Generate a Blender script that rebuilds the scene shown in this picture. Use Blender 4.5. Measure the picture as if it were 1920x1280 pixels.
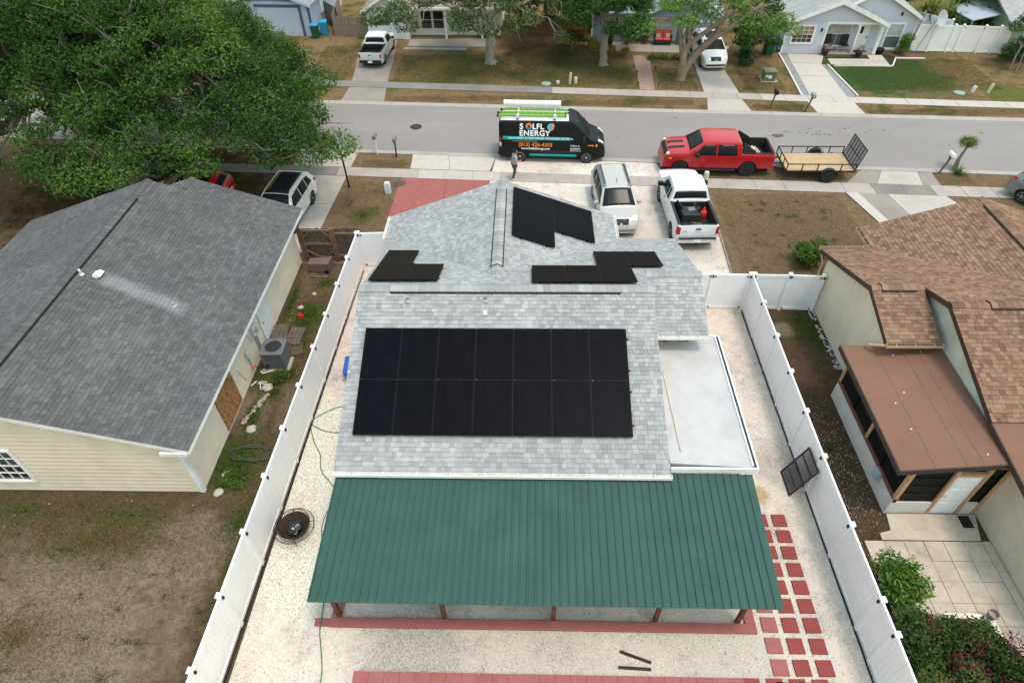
import bpy, bmesh, math, random
import numpy as np
from mathutils import Vector, Matrix
random.seed(7); rng=np.random.default_rng(7)
PI=math.pi; R=math.radians
for o in list(bpy.data.objects): bpy.data.objects.remove(o)
S=bpy.context.scene; C=S.collection
# ---------------------------------------------------------------- camera
PIT,ROL,YAW,CH=R(44.33),0.0210,-0.03684,17.72
cam=bpy.data.cameras.new('camera'); co=bpy.data.objects.new('camera',cam); C.objects.link(co)
fw=Vector((math.sin(YAW)*math.cos(PIT),math.cos(YAW)*math.cos(PIT),-math.sin(PIT)))
up0=Vector((math.sin(YAW)*math.sin(PIT),math.cos(YAW)*math.sin(PIT),math.cos(PIT)))
rt0=Vector((math.cos(YAW),-math.sin(YAW),0))
rt=rt0*math.cos(ROL)-up0*math.sin(ROL); up=rt0*math.sin(ROL)+up0*math.cos(ROL)
M=Matrix((rt,up,-fw)).transposed().to_4x4(); M.translation=Vector((0,0,CH)); co.matrix_world=M
cam.sensor_width=36; cam.lens=1189.8/1920*36; cam.clip_end=600; cam.clip_start=.1
S.camera=co
# ---------------------------------------------------------------- sky and sun (hazy high sun from behind right)
SEL,SDX,SDY=R(73),0.86,-0.51
w=bpy.data.worlds.new('World'); S.world=w; w.use_nodes=True
nt=w.node_tree; bg=nt.nodes['Background']; sk=nt.nodes.new('ShaderNodeTexSky'); sk.sky_type='NISHITA'; sk.sun_disc=False
sk.sun_elevation=SEL; sk.sun_rotation=math.atan2(SDX,SDY); sk.dust_density=2; sk.air_density=3; sk.ozone_density=1.3
nt.links.new(sk.outputs[0],bg.inputs[0]); bg.inputs[1].default_value=0.15
sl=bpy.data.lights.new('sun','SUN'); so=bpy.data.objects.new('sun',sl); C.objects.link(so)
sl.energy=1.1; sl.angle=R(12); sl.color=(1,.89,.79)
sd=Vector((SDX*math.cos(SEL),SDY*math.cos(SEL),math.sin(SEL))).normalized()
so.rotation_euler=sd.to_track_quat('Z','Y').to_euler(); so.location=(20,-20,40)
S.view_settings.view_transform='Standard'; S.view_settings.look='None'; S.view_settings.exposure=0.95; S.view_settings.gamma=1
S.render.engine='CYCLES'
# ---------------------------------------------------------------- object helpers
def link(o,parent=None):
    C.objects.link(o)
    if parent is not None: o.parent=parent
    return o
def tag(o,label=None,cat=None,group=None,kind=None):
    if label: o['label']=label
    if cat: o['category']=cat
    if group: o['group']=group
    if kind: o['kind']=kind
    return o
def thing(name,loc,rz=0,label=None,cat=None,group=None):
    o=bpy.data.objects.new(name,None); o.empty_display_size=.2; link(o); o.location=loc if len(loc)==3 else (loc[0],loc[1],0); o.rotation_euler=(0,0,rz)
    return tag(o,label,cat,group)
def rot2(x,y,a): return x*math.cos(a)-y*math.sin(a), x*math.sin(a)+y*math.cos(a)
class MB:
    def __init__(s): s.v=[]; s.f=[]
    def add(s,vs,fs):
        n=len(s.v); s.v+= [tuple(p) for p in vs]; s.f+=[tuple(i+n for i in f) for f in fs]; return s
    def box(s,cx,cy,cz,sx,sy,sz,rz=0,rx=0,ry=0,taper=1):
        hs=(sx/2,sy/2,sz/2); vs=[]
        m=Matrix.Rotation(rz,3,'Z')@Matrix.Rotation(ry,3,'Y')@Matrix.Rotation(rx,3,'X')
        for z in(-1,1):
            t=taper if z>0 else 1
            for a,b in((-1,-1),(1,-1),(1,1),(-1,1)):
                p=m@Vector((a*hs[0]*t,b*hs[1]*t,z*hs[2])); vs.append((p.x+cx,p.y+cy,p.z+cz))
        return s.add(vs,[(3,2,1,0),(4,5,6,7),(0,1,5,4),(1,2,6,5),(2,3,7,6),(3,0,4,7)])
    def b2(s,x0,x1,y0,y1,z0,z1): return s.box((x0+x1)/2,(y0+y1)/2,(z0+z1)/2,x1-x0,y1-y0,z1-z0)
    def prism(s,poly,z0,z1):
        n=len(poly); vs=[(p[0],p[1],z0) for p in poly]+[(p[0],p[1],z1) for p in poly]
        return s.add(vs,[tuple(range(n))[::-1],tuple(range(n,2*n))]+[(i,(i+1)%n,n+(i+1)%n,n+i) for i in range(n)])
    def slab(s,pts,d):   # pts: 3D polygon (top), d: offset vector to the other side
        n=len(pts); vs=[tuple(p) for p in pts]+[tuple(Vector(p)+Vector(d)) for p in pts]
        return s.add(vs,[tuple(range(n)),tuple(range(n,2*n))[::-1]]+[(i,n+i,n+(i+1)%n,(i+1)%n) for i in range(n)])
    def tube(s,pts,rad,n=8,cap=True):
        pts=[Vector(p) for p in pts]; k=len(pts)
        if not hasattr(rad,'__len__'): rad=[rad]*k
        vs=[]; prev=None
        for i,p in enumerate(pts):
            t=(pts[min(i+1,k-1)]-pts[max(i-1,0)])
            t=t.normalized() if t.length>1e-9 else Vector((0,0,1))
            if prev is None: a=t.orthogonal().normalized()
            else:
                a=prev-t*prev.dot(t); a=a.normalized() if a.length>1e-6 else t.orthogonal().normalized()
            prev=a; b=t.cross(a)
            for j in range(n):
                q=p+(a*math.cos(2*PI*j/n)+b*math.sin(2*PI*j/n))*rad[i]; vs.append(tuple(q))
        fs=[(i*n+j,i*n+(j+1)%n,(i+1)*n+(j+1)%n,(i+1)*n+j) for i in range(k-1) for j in range(n)]
        if cap: fs+=[tuple(range(n))[::-1],tuple(range((k-1)*n,k*n))]
        return s.add(vs,fs)
    def lathe(s,prof,c=(0,0,0),axis='Z',n=16):   # prof: (r,h) list
        vs=[];k=len(prof)
        for r,h in prof:
            for j in range(n):
                a=2*PI*j/n; x,y=r*math.cos(a),r*math.sin(a)
                p=(x,y,h) if axis=='Z' else ((x,h,y) if axis=='Y' else (h,x,y))
                vs.append((p[0]+c[0],p[1]+c[1],p[2]+c[2]))
        fs=[(i*n+j,i*n+(j+1)%n,(i+1)*n+(j+1)%n,(i+1)*n+j) for i in range(k-1) for j in range(n)]
        fs+=[tuple(range(n))[::-1],tuple(range((k-1)*n,k*n))]
        return s.add(vs,fs)
    def mesh(s,name,mt=None,smooth=False):
        me=bpy.data.meshes.new(name); me.from_pydata(s.v,[],s.f)
        if mt: me.materials.append(mt)
        if smooth is not False:
            me.shade_smooth()
            if smooth is not True: me.set_sharp_from_angle(angle=R(smooth))
        return me
    def build(s,name,mt,parent=None,smooth=False,fix=True,bevel=0):
        me=s.mesh(name,mt,False)
        if fix or bevel:
            bm=bmesh.new(); bm.from_mesh(me)
            if fix: bmesh.ops.recalc_face_normals(bm,faces=bm.faces)
            bm.to_mesh(me); bm.free()
        if smooth is not False:
            me.shade_smooth()
            if smooth is not True: me.set_sharp_from_angle(angle=R(smooth))
        o=link(bpy.data.objects.new(name,me),parent)
        if bevel:
            b=o.modifiers.new('bevel','BEVEL'); b.width=bevel; b.segments=2; b.limit_method='ANGLE'
        return o
def npmesh(name,V,F,mt,attr=None):
    """V (n,3), F (m,k) arrays -> mesh, optional per-face float attribute"""
    me=bpy.data.meshes.new(name); m,k=F.shape
    me.vertices.add(len(V)); me.vertices.foreach_set('co',np.ascontiguousarray(V,dtype=np.float32).ravel())
    me.loops.add(m*k); me.loops.foreach_set('vertex_index',np.ascontiguousarray(F,dtype=np.int32).ravel())
    me.polygons.add(m); me.polygons.foreach_set('loop_start',np.arange(0,m*k,k,dtype=np.int32)); me.polygons.foreach_set('loop_total',np.full(m,k,dtype=np.int32))
    me.update(calc_edges=True); me.materials.append(mt)
    me.shade_flat()
    if attr is not None:
        a=me.attributes.new('tone','FLOAT','FACE'); a.data.foreach_set('value',np.ascontiguousarray(attr,dtype=np.float32))
    return me
# ---------------------------------------------------------------- materials
class NT:
    def __init__(s,name):
        s.m=bpy.data.materials.new(name); s.m.use_nodes=True; s.t=s.m.node_tree; s.b=s.t.nodes['Principled BSDF']; s._c=None
    def n(s,typ,**k):
        nd=s.t.nodes.new('ShaderNode'+typ)
        for a,b in k.items():
            if hasattr(nd,a): setattr(nd,a,b)
            else: nd.inputs[a.replace('_',' ')].default_value=b
        return nd
    def l(s,a,b): s.t.links.new(a,b)
    def co(s):
        if s._c is None: s._c=s.n('TexCoord').outputs['Object']
        return s._c
    def noise(s,scale,detail=3,rough=.55,vec=None,dist=0):
        nd=s.n('TexNoise'); nd.inputs['Scale'].default_value=scale; nd.inputs['Detail'].default_value=detail; nd.inputs['Roughness'].default_value=rough; nd.inputs['Distortion'].default_value=dist
        s.l(vec or s.co(),nd.inputs['Vector']); return nd.outputs['Fac']
    def stretch(s,sc,rz=0):
        mp=s.n('Mapping'); mp.inputs['Scale'].default_value=sc; mp.inputs['Rotation'].default_value=(0,0,rz); s.l(s.co(),mp.inputs['Vector']); return mp.outputs[0]
    def ramp(s,fac,stops):
        r=s.n('ValToRGB'); e=r.color_ramp.elements
        while len(e)<len(stops): e.new(.5)
        for i,(p,c) in enumerate(stops): e[i].position=p; e[i].color=(*c,1) if len(c)==3 else c
        s.l(fac,r.inputs[0]); return r.outputs[0]
    def mix(s,fac,a,b,mode='MIX'):
        m=s.n('Mix',data_type='RGBA',blend_type=mode)
        if isinstance(fac,(int,float)): m.inputs[0].default_value=fac
        else: s.l(fac,m.inputs[0])
        for i,x in((6,a),(7,b)):
            if isinstance(x,tuple): m.inputs[i].default_value=(*x[:3],1)
            else: s.l(x,m.inputs[i])
        return m.outputs[2]
    def math(s,op,a,b=None,c=None,clamp=False):
        m=s.n('Math',operation=op); m.use_clamp=clamp
        for i,x in enumerate((a,b,c)):
            if x is None: continue
            if isinstance(x,(int,float)): m.inputs[i].default_value=x
            else: s.l(x,m.inputs[i])
        return m.outputs[0]
    def bump(s,h,strength=.3,dist=.02):
        b=s.n('Bump'); b.inputs['Strength'].default_value=strength; b.inputs['Distance'].default_value=dist
        s.l(h,b.inputs['Height']); s.l(b.outputs[0],s.b.inputs['Normal']); return b
    def done(s,col=None,rough=.7,metal=0,spec=.5,coat=0):
        if col is not None:
            if isinstance(col,tuple): s.b.inputs['Base Color'].default_value=(*col[:3],1)
            else: s.l(col,s.b.inputs['Base Color'])
        if isinstance(rough,(int,float)): s.b.inputs['Roughness'].default_value=rough
        else: s.l(rough,s.b.inputs['Roughness'])
        s.b.inputs['Metallic'].default_value=metal; s.b.inputs['Specular IOR Level'].default_value=spec; s.b.inputs['Coat Weight'].default_value=coat; s.b.inputs['Coat Roughness'].default_value=.08
        return s.m
def sc(c,k): return tuple(min(1,x*k) for x in c)
def pm(name,c,var=.18,scale=6,rough=.65,bump=0,bscale=60,metal=0,spec=.22,coat=0,dirt=None,dscale=1.2,damt=.5):
    """plain material with tonal mottling, fine grain and optional dirt of its own"""
    t=NT(name); a=t.noise(scale,4); col=t.ramp(a,[(.3,sc(c,1-var)),(.7,sc(c,1+var))])
    if dirt:
        d=t.noise(dscale,5,.65); f=t.ramp(d,[(.45,(0,0,0)),(.72,(damt,)*3)]); col=t.mix(f,col,dirt)
    if bump: t.bump(t.noise(bscale,3),bump,.01)
    return t.done(col,rough,metal,spec,coat)
def lawn(name,dry,green,bare,gth=(.5,.62),bth=(.6,.7),patches=(),gs=.35):
    t=NT(name); co=t.co()
    n1=t.noise(gs,5,.6); n2=t.noise(1.1,5,.65); n3=t.noise(14,4,.7); n4=t.noise(70,2,.7)
    base=t.ramp(n3,[(.3,sc(dry,.62)),(.52,dry),(.75,sc(dry,1.35))])
    gr=t.ramp(n3,[(.3,sc(green,.55)),(.6,green),(.8,sc(green,1.4))])
    gm=t.math('MULTIPLY_ADD',n2,.45,t.math('MULTIPLY',n1,.62)); 
    base=t.mix(t.ramp(gm,[(gth[0],(0,0,0)),(gth[1],(1,1,1))]),base,gr)
    br=t.ramp(n3,[(.25,sc(bare,.7)),(.7,sc(bare,1.15))])
    bm_=t.math('MULTIPLY_ADD',t.noise(.8,6,.7),.6,t.math('MULTIPLY',t.noise(.22,3),.45))
    base=t.mix(t.ramp(bm_,[(bth[0],(0,0,0)),(bth[1],(.9,.9,.9))]),base,br)
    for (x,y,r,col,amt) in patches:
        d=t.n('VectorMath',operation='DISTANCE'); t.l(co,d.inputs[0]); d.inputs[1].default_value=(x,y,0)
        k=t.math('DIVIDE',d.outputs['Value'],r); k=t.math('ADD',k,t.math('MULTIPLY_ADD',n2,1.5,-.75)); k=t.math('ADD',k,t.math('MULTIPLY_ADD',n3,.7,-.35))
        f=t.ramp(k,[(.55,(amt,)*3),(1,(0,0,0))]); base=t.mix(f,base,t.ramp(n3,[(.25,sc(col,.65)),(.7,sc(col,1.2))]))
    n5=t.noise(3.2,7,.78,dist=.6); base=t.mix(.55,base,t.ramp(n5,[(.3,(.18,)*3),(.5,(.5,)*3),(.72,(.74,)*3)]),'OVERLAY')
    base=t.mix(.4,base,t.ramp(n4,[(.3,(.25,.25,.25)),(.7,(.8,.8,.8))]),'OVERLAY')
    t.bump(t.math('ADD',t.math('ADD',n4,n3),n5),.9,.07)
    return t.done(base,.97,0,.0)
def gravelmat(name,c,grey=(.26,.245,.22),gth=(.56,.72),patches=()):
    t=NT(name); v=t.n('TexVoronoi'); v.inputs['Scale'].default_value=50; t.l(t.co(),v.inputs['Vector'])
    v2=t.n('TexVoronoi'); v2.inputs['Scale'].default_value=26; t.l(t.co(),v2.inputs['Vector'])
    sp=t.n('SeparateColor'); t.l(v.outputs['Color'],sp.inputs[0]); s2=t.n('SeparateColor'); t.l(v2.outputs['Color'],s2.inputs[0])
    col=t.ramp(sp.outputs[0],[(0,sc(c,.66)),(.25,sc(c,.9)),(.8,c),(1,sc(c,1.15))])
    n1=t.noise(.45,5,.65); n2=t.noise(2.2,4,.7)
    col=t.mix(t.ramp(n2,[(.3,(.0,)*3),(.75,(.35,)*3)]),col,sc(c,.72))
    f=t.ramp(t.math('MULTIPLY_ADD',n2,.4,t.math('MULTIPLY',n1,.72)),[(gth[0],(0,)*3),(gth[1],(.8,)*3)])
    f=t.mix(1.0,f,t.ramp(s2.outputs[1],[(.15,(.25,)*3),(.6,(1,)*3)]),'MULTIPLY')
    col=t.mix(f,col,t.ramp(sp.outputs[1],[(0,sc(grey,.5)),(1,sc(grey,1.6))]))
    for (x,y,r,cc,amt) in patches:
        d=t.n('VectorMath',operation='DISTANCE'); t.l(t.co(),d.inputs[0]); d.inputs[1].default_value=(x,y,0)
        k=t.math('ADD',t.math('DIVIDE',d.outputs['Value'],r),t.math('MULTIPLY_ADD',n2,1.4,-.7))
        col=t.mix(t.ramp(k,[(.5,(amt,)*3),(1,(0,)*3)]),col,t.ramp(sp.outputs[1],[(0,sc(cc,.45)),(1,sc(cc,1.5))]))
    sd_=t.ramp(s2.outputs[2],[(.0,(1,)*3),(.035,(0,)*3)]); col=t.mix(t.math('MULTIPLY',sd_,.55),col,(.1,.075,.05))
    t.bump(v.outputs['Distance'],.8,.03)
    return t.done(col,.95,0,.04)
def concrete(name,c,stain=(.2,.19,.18),sth=(.5,.75),amt=.7,ss=.5):
    t=NT(name); n1=t.noise(ss,6,.7); n2=t.noise(5,5,.7); n3=t.noise(60,2)
    col=t.ramp(n2,[(.3,sc(c,.86)),(.7,sc(c,1.1))])
    col=t.mix(t.ramp(t.math('MULTIPLY_ADD',n2,.3,t.math('MULTIPLY',n1,.75)),[(sth[0],(0,)*3),(sth[1],(amt,)*3)]),col,stain)
    col=t.mix(.25,col,t.ramp(n3,[(.3,(.3,)*3),(.7,(.7,)*3)]),'OVERLAY')
    t.bump(n3,.25,.01); return t.done(col,.92,0,.08)
def shinglemat(name,dark,mid,light,stain=None,samt=0,streak=None,stv=None,wash=None):
    t=NT(name); a=t.n('Attribute',attribute_name='tone'); t._c=t.n('NewGeometry').outputs['Position']
    col=t.ramp(a.outputs['Fac'],[(0,dark),(.5,mid),(1,light)])
    g=t.noise(220,2,.7); col=t.mix(.4,col,t.ramp(g,[(.3,(.25,)*3),(.7,(.75,)*3)]),'OVERLAY')
    b=t.noise(.5,5,.6); col=t.mix(.3,col,t.ramp(b,[(.3,(.32,)*3),(.7,(.66,)*3)]),'OVERLAY')
    if stain:
        q=t.noise(.33,5,.62,vec=t.stretch(stv or (1,1,1))); col=t.mix(t.ramp(q,[(.45,(0,)*3),(.7,(samt,)*3)]),col,stain)
    if streak:
        q=t.noise(1.6,4,.6,vec=t.stretch(streak)); col=t.mix(t.ramp(q,[(.52,(0,)*3),(.75,(.45,)*3)]),col,light)
    if wash:
        sx=t.n('SeparateXYZ'); t.l(t.co(),sx.inputs[0]); x0,y0,x1,y1,hw=wash
        ln=t.math('ADD',y0,t.math('MULTIPLY',t.math('SUBTRACT',sx.outputs[0],x0),(y1-y0)/(x1-x0))); dd=t.math('DIVIDE',t.math('ABSOLUTE',t.math('SUBTRACT',sx.outputs[1],ln)),hw)
        ex=t.math('MAXIMUM',t.math('DIVIDE',t.math('SUBTRACT',x0,sx.outputs[0]),.4),t.math('DIVIDE',t.math('SUBTRACT',sx.outputs[0],x1),.6)); dd=t.math('ADD',t.math('MAXIMUM',dd,t.math('ADD',ex,.3)),t.math('MULTIPLY_ADD',t.noise(3,4,.7),.9,-.45))
        col=t.mix(t.ramp(dd,[(.3,(.6,)*3),(1,(0,)*3)]),col,(.24,.24,.24))
    t.bump(g,.3,.006); return t.done(col,.95,0,.04)
def glassmat(name,c=(.012,.014,.016),rough=.04):
    t=NT(name); return t.done(c,rough,0,.6,.5)
def paint(name,c,rough=.28,coat=.8,var=.03):
    t=NT(name); n=t.noise(3,3); col=t.ramp(n,[(.3,sc(c,1-var)),(.7,sc(c,1+var))])
    d=t.noise(9,4,.7); return t.done(col,t.ramp(d,[(.3,(rough*.8,)*3),(.8,(rough*1.5,)*3)]),0,.5,coat)
m={}
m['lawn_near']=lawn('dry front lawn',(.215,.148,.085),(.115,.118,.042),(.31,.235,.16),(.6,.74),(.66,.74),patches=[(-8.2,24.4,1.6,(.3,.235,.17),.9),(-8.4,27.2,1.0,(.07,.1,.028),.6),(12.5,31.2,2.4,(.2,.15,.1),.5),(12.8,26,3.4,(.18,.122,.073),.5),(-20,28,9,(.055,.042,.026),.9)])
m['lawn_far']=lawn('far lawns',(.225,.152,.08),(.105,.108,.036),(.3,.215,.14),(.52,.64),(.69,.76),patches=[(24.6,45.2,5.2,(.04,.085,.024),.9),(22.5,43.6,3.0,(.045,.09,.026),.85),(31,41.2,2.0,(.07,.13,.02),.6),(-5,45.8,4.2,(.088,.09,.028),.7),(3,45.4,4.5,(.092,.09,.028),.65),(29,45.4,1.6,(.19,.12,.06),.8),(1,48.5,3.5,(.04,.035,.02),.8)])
m['lawn_back']=lawn('worn back yard',(.14,.095,.055),(.08,.09,.027),(.29,.225,.165),(.62,.76),(.62,.72),patches=[(-13.2,6.0,4.4,(.31,.24,.18),.85),(-10.2,9.0,1.8,(.3,.23,.17),.75),(-17,7.6,2.6,(.27,.21,.16),.6),(-9.6,14.8,1.5,(.3,.225,.165),.75),(-9.3,19.5,1.1,(.075,.1,.02),.8),(-10.0,16.0,.9,(.065,.1,.02),.7),(-9.9,12.2,1.3,(.06,.095,.02),.85),(-13,10.2,2.2,(.1,.088,.038),.45),(-17,10.3,1.8,(.1,.088,.038),.45),(-9.2,22,1.3,(.2,.14,.09),.6)],gs=.5)
m['dirt_right']=lawn('bare side yard',(.105,.072,.045),(.05,.06,.018),(.2,.16,.12),(.62,.78),(.64,.74),patches=[(11.0,19,1.1,(.06,.065,.02),.8),(10.2,18.9,.5,(.24,.19,.14),.8)])
m['gravel']=gravelmat('white shell gravel',(.71,.615,.52),patches=[(-6.9,13,3.2,(.8,.665,.55),.8),(-6.9,8.5,2.0,(.8,.665,.55),.8),(4,30.5,3.0,(.8,.7,.6),.6),(-3,6.2,2.0,(.36,.33,.29),.8),(8.2,12.4,1.2,(.36,.32,.28),.6),(7.3,11.2,.45,(.42,.29,.14),.8),(5.0,6.0,2.2,(.42,.38,.32),.5),(7.4,25,2.2,(.42,.38,.33),.6),(.5,6.3,2.5,(.4,.36,.31),.5),(4.2,25.6,1.5,(.42,.38,.33),.5)])
t=NT('weathered asphalt'); n1=t.noise(.35,6,.65,vec=t.stretch((.35,1.2,1),R(-4))); n2=t.noise(3,5,.7); n3=t.noise(90,2,.8)
c_=t.ramp(n1,[(.3,(.2,.18,.168)),(.7,(.242,.221,.207))]); c_=t.mix(t.ramp(n2,[(.6,(0,)*3),(.8,(.4,)*3)]),c_,(.185,.175,.17)); c_=t.mix(.45,c_,t.ramp(n3,[(.3,(.25,)*3),(.72,(.75,)*3)]),'OVERLAY')
wv=t.n('TexVoronoi',feature='DISTANCE_TO_EDGE'); wv.inputs['Scale'].default_value=.33; t.l(t.co(),wv.inputs['Vector'])
cr=t.ramp(t.math('ADD',wv.outputs['Distance'],t.math('MULTIPLY_ADD',n2,.05,-.02)),[(.0,(1,)*3),(.006,(0,)*3)]); c_=t.mix(t.math('MULTIPLY',cr,.3),c_,(.17,.16,.155))
t.bump(n3,.3,.01); m['asphalt']=t.done(c_,.9,0,.2)
m['walk']=concrete('sidewalk concrete',(.345,.305,.268),(.2,.18,.155),(.5,.7),.6)
m['walk2']=concrete('sidewalk concrete clean',(.4,.36,.32),(.27,.25,.22),(.55,.75),.5)
m['walkd']=concrete('mildewed sidewalk concrete',(.22,.205,.19),(.13,.12,.112),(.4,.65),.7)
m['drive']=concrete('driveway concrete',(.38,.345,.31),(.25,.2,.16),(.52,.75),.6)
m['driveg']=concrete('grey driveway concrete',(.27,.238,.21),(.145,.125,.11),(.45,.7),.6)
m['drivew']=concrete('pale driveway concrete',(.42,.38,.335),(.31,.27,.23),(.55,.8),.5)
m['redslab']=concrete('red painted concrete',(.28,.1,.088),(.2,.065,.055),(.5,.75),.5,1.1)
m['redpav']=concrete('red paver',(.235,.058,.05),(.165,.04,.035),(.45,.75),.6,1.5)
m['pinkpav']=concrete('faded red paver',(.3,.108,.1),(.225,.075,.068),(.45,.75),.6,1.5)
m['kerb']=concrete('kerb concrete',(.34,.31,.275),(.22,.2,.175),(.45,.7),.6)
m['brickpath']=pm('brick path',(.3,.2,.16),.35,9,.9,.6,25)
m['patio']=concrete('patio concrete slab',(.45,.385,.3),(.19,.165,.125),(.5,.72),.75,.8)
m['iron']=pm('dark iron',(.035,.032,.03),.3,8,.6,.3)
def flat(name,poly,z,mt,kind='structure',parent=None):
    o=MB().add([(p[0],p[1],z) for p in poly],[tuple(range(len(poly)))]).build(name,mt,parent,fix=False)
    if o.data.polygons[0].normal.z<0: o.data.flip_normals()
    if parent is None: tag(o,kind=kind)
    return o
nk=lambda x:33.3-.0755*x
fk=lambda x:39.35-.0707*x
ns0=lambda x:30.35-.069*x
ns1=lambda x:31.3-.066*x
fs0=lambda x:41.8-.09*x
fs1=lambda x:42.78-.0925*x
XL,XR=-70,90
flat('ground',[(-260,-200),(260,-200),(260,320),(-260,320)],-.03,pm('distant soil',(.1,.09,.045),.3,.2,.95))
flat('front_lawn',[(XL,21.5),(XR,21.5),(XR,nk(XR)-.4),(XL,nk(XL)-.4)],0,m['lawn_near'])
flat('far_lawn',[(XL,fk(XL)+.4),(XR,fk(XR)+.4),(XR,90),(XL,90)],0,m['lawn_far'])
flat('back_yard',[(XL,-10),(-7.6,-10),(-7.6,23.2),(XL,23.2)],.006,m['lawn_back'])
flat('side_yard',[(8.85,-10),(40,-10),(40,20.1),(8.85,20.1)],.004,m['dirt_right'])
flat('gravel_yard',[(-7.9,-10),(8.95,-10),(8.9,20.1),(9.25,29.8),(9.0,29.75),(7.3,31.2),(7.05,nk(7)-.4),(-1.9,nk(-1.9)-.4),(-2.15,30.6),(-2.2,23),(-7.55,23.05)],.012,m['gravel'])
flat('road',[(XL,nk(XL)),(XR,nk(XR)),(XR,fk(XR)),(XL,fk(XL))],.004,m['asphalt'])
# sidewalks in slabs, kerbs in lengths (pieces of the setting)
def slabrow(name,f0,f1,x0,x1,step,z0,z1,mats,gap=.014):
    root=flat(name,[(x0,f0(x0)+.03),(x1,f0(x1)+.03),(x1,f1(x1)-.03),(x0,f1(x0)-.03)],z0,m['kerb'])
    x=x0; i=0
    while x<x1-.01:
        a,b=x+gap,min(x+step,x1)-gap; jz=z1+random.uniform(-.004,.006)
        MB().prism([(a,f0(a)),(b,f0(b)),(b,f1(b)),(a,f1(a))],z0+.001,jz).build(root['pn'] if 'pn' in root else 'paving_slab',mats(x),root)
        x+=step; i+=1
    return root
def near_mat(x): return m['walkd'] if x<-11 else (m['walk2'] if -6.8<x<-2 else random.choice([m['walk'],m['walkd'],m['walk']]))
def far_mat(x): return m['walkd'] if x<1 else (m['walk2'] if x>13.5 else m['walk'])
slabrow('sidewalk',ns0,ns1,-24.1,30,1.5,.014,.03,near_mat)
slabrow('far_sidewalk',fs0,fs1,-24,42,1.5,.01,.03,far_mat)
def kerbrow(name,f0,f1,x0,x1):
    root=flat(name,[(x0,f0(x0)),(x1,f0(x1)),(x1,f1(x1)),(x0,f1(x0))],.002,m['kerb'])
    x=x0
    while x<x1:
        a,b=x+.008,x+2.992
        MB().add([(a,f0(a),.0),(b,f0(b),.0),(b,f1(b),0),(a,f1(a),0),(a,f0(a),.05),(b,f0(b),.05),(b,f1(b),.014),(a,f1(a),.014)],[(3,2,1,0),(4,5,6,7),(0,1,5,4),(1,2,6,5),(2,3,7,6),(3,0,4,7)]).build('kerb_stone',m['kerb'],root)
        x+=3
kerbrow('near_kerb',lambda x:nk(x)-.42,nk,-27,36)
kerbrow('far_kerb',lambda x:fk(x)+.42,fk,-27,45)
def slabs(name,polys,mt,z0=.012,z1=.034,piece='concrete_slab'):
    root=None
    for i,p in enumerate(polys):
        mm=mt[i%len(mt)] if isinstance(mt,list) else mt
        if root is None: root=tag(MB().prism(p,z0,z1).build(name,mm),kind='structure')
        else: MB().prism(p,z0,z1).build(piece,mm,root)
    return root
slabs('driveway',[[(-6.68,nk(-6.7)-.42),(-6.62,31.78),(-4.42,31.62),(-4.62,nk(-4.6)-.42)],[(-4.6,nk(-4.6)-.42),(-4.4,31.62),(-2.2,31.48),(-1.92,nk(-1.9)-.42)]],m['drivew'],.014,.036)
slabs('red_driveway',[[(-6.98,30.8),(-7.08,26.8),(-7.12,23.2),(-4.52,23.2),(-4.47,30.63)],[(-4.45,30.63),(-4.5,23.2),(-2.2,23.2),(-2.23,30.48)]],m['redslab'],.014,.034)
slabs('neighbour_driveway',[[(-13.4,nk(-13.4)-.42),(-13.3,32.2),(-10.0,31.98),(-9.9,nk(-9.9)-.42)],[(-13.3,31.22),(-13.35,28.4),(-10.15,28.2),(-10.02,31.0)],[(-13.35,28.37),(-13.4,24),(-10.35,24),(-10.16,28.17)]],m['drive'],.01,.03)
slabs('right_driveway',[[(17.95,nk(18)-.42),(16.75,30.2),(18.3,30.1),(19.0,nk(19)-.42)],[(19.02,nk(19)-.42),(18.32,30.1),(20.6,29.95),(20.9,nk(20.9)-.42)],[(20.92,nk(21)-.42),(20.62,29.95),(21.5,29.88),(21.6,nk(21.6)-.42)],[(16.5,29.2),(17.7,24),(19.3,24),(18.4,29.07)],[(18.42,29.07),(19.32,24),(23,24),(21.3,28.87)]],[m['driveg'],m['drive'],m['driveg'],m['driveg'],m['drive']],.01,.03)
tag(MB().prism([(16.35,29.22),(17.05,26.2),(17.6,26.2),(16.95,29.18)],.031,.05).build('drive_edging',m['drivew']),kind='structure')
flat('right_drive_gravel',[(23.2,24),(40,24),(40,27),(21.6,29)],.004,m['lawn_near'])
slabs('far_driveway',[[(-12.45,fk(-12)+.42),(-12.3,42.85),(-9.75,42.65),(-9.55,fk(-9.6)+.42)],[(-12.35,43.9),(-12.75,47.9),(-10.05,47.8),(-9.85,43.72)],[(-12.76,47.93),(-13.1,51.9),(-10.4,51.8),(-10.06,47.83)]],m['driveg'],.006,.026)
slabs('middle_driveway',[[(11.2,fk(11.2)+.42),(11.5,40.75),(13.7,40.55),(13.9,fk(13.9)+.42)],[(11.5,41.75),(11.7,46),(13.6,45.8),(13.75,41.5)],[(11.72,46.05),(11.7,50.4),(14.3,50.4),(13.62,45.83)]],m['drive'],.006,.026)
slabs('lavender_house_driveway',[[(17.9,fk(17.9)+.42),(17.75,40.2),(20.65,39.93),(20.75,fk(20.7)+.42)],[(18.2,41.15),(18.45,44.3),(20.6,44.1),(20.5,40.86)],[(18.47,44.35),(18.62,46.6),(20.65,46.45),(20.6,44.15)],[(18.64,46.65),(18.8,48.35),(21.35,48.1),(20.7,46.5)]],m['drivew'],.006,.026)
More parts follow.
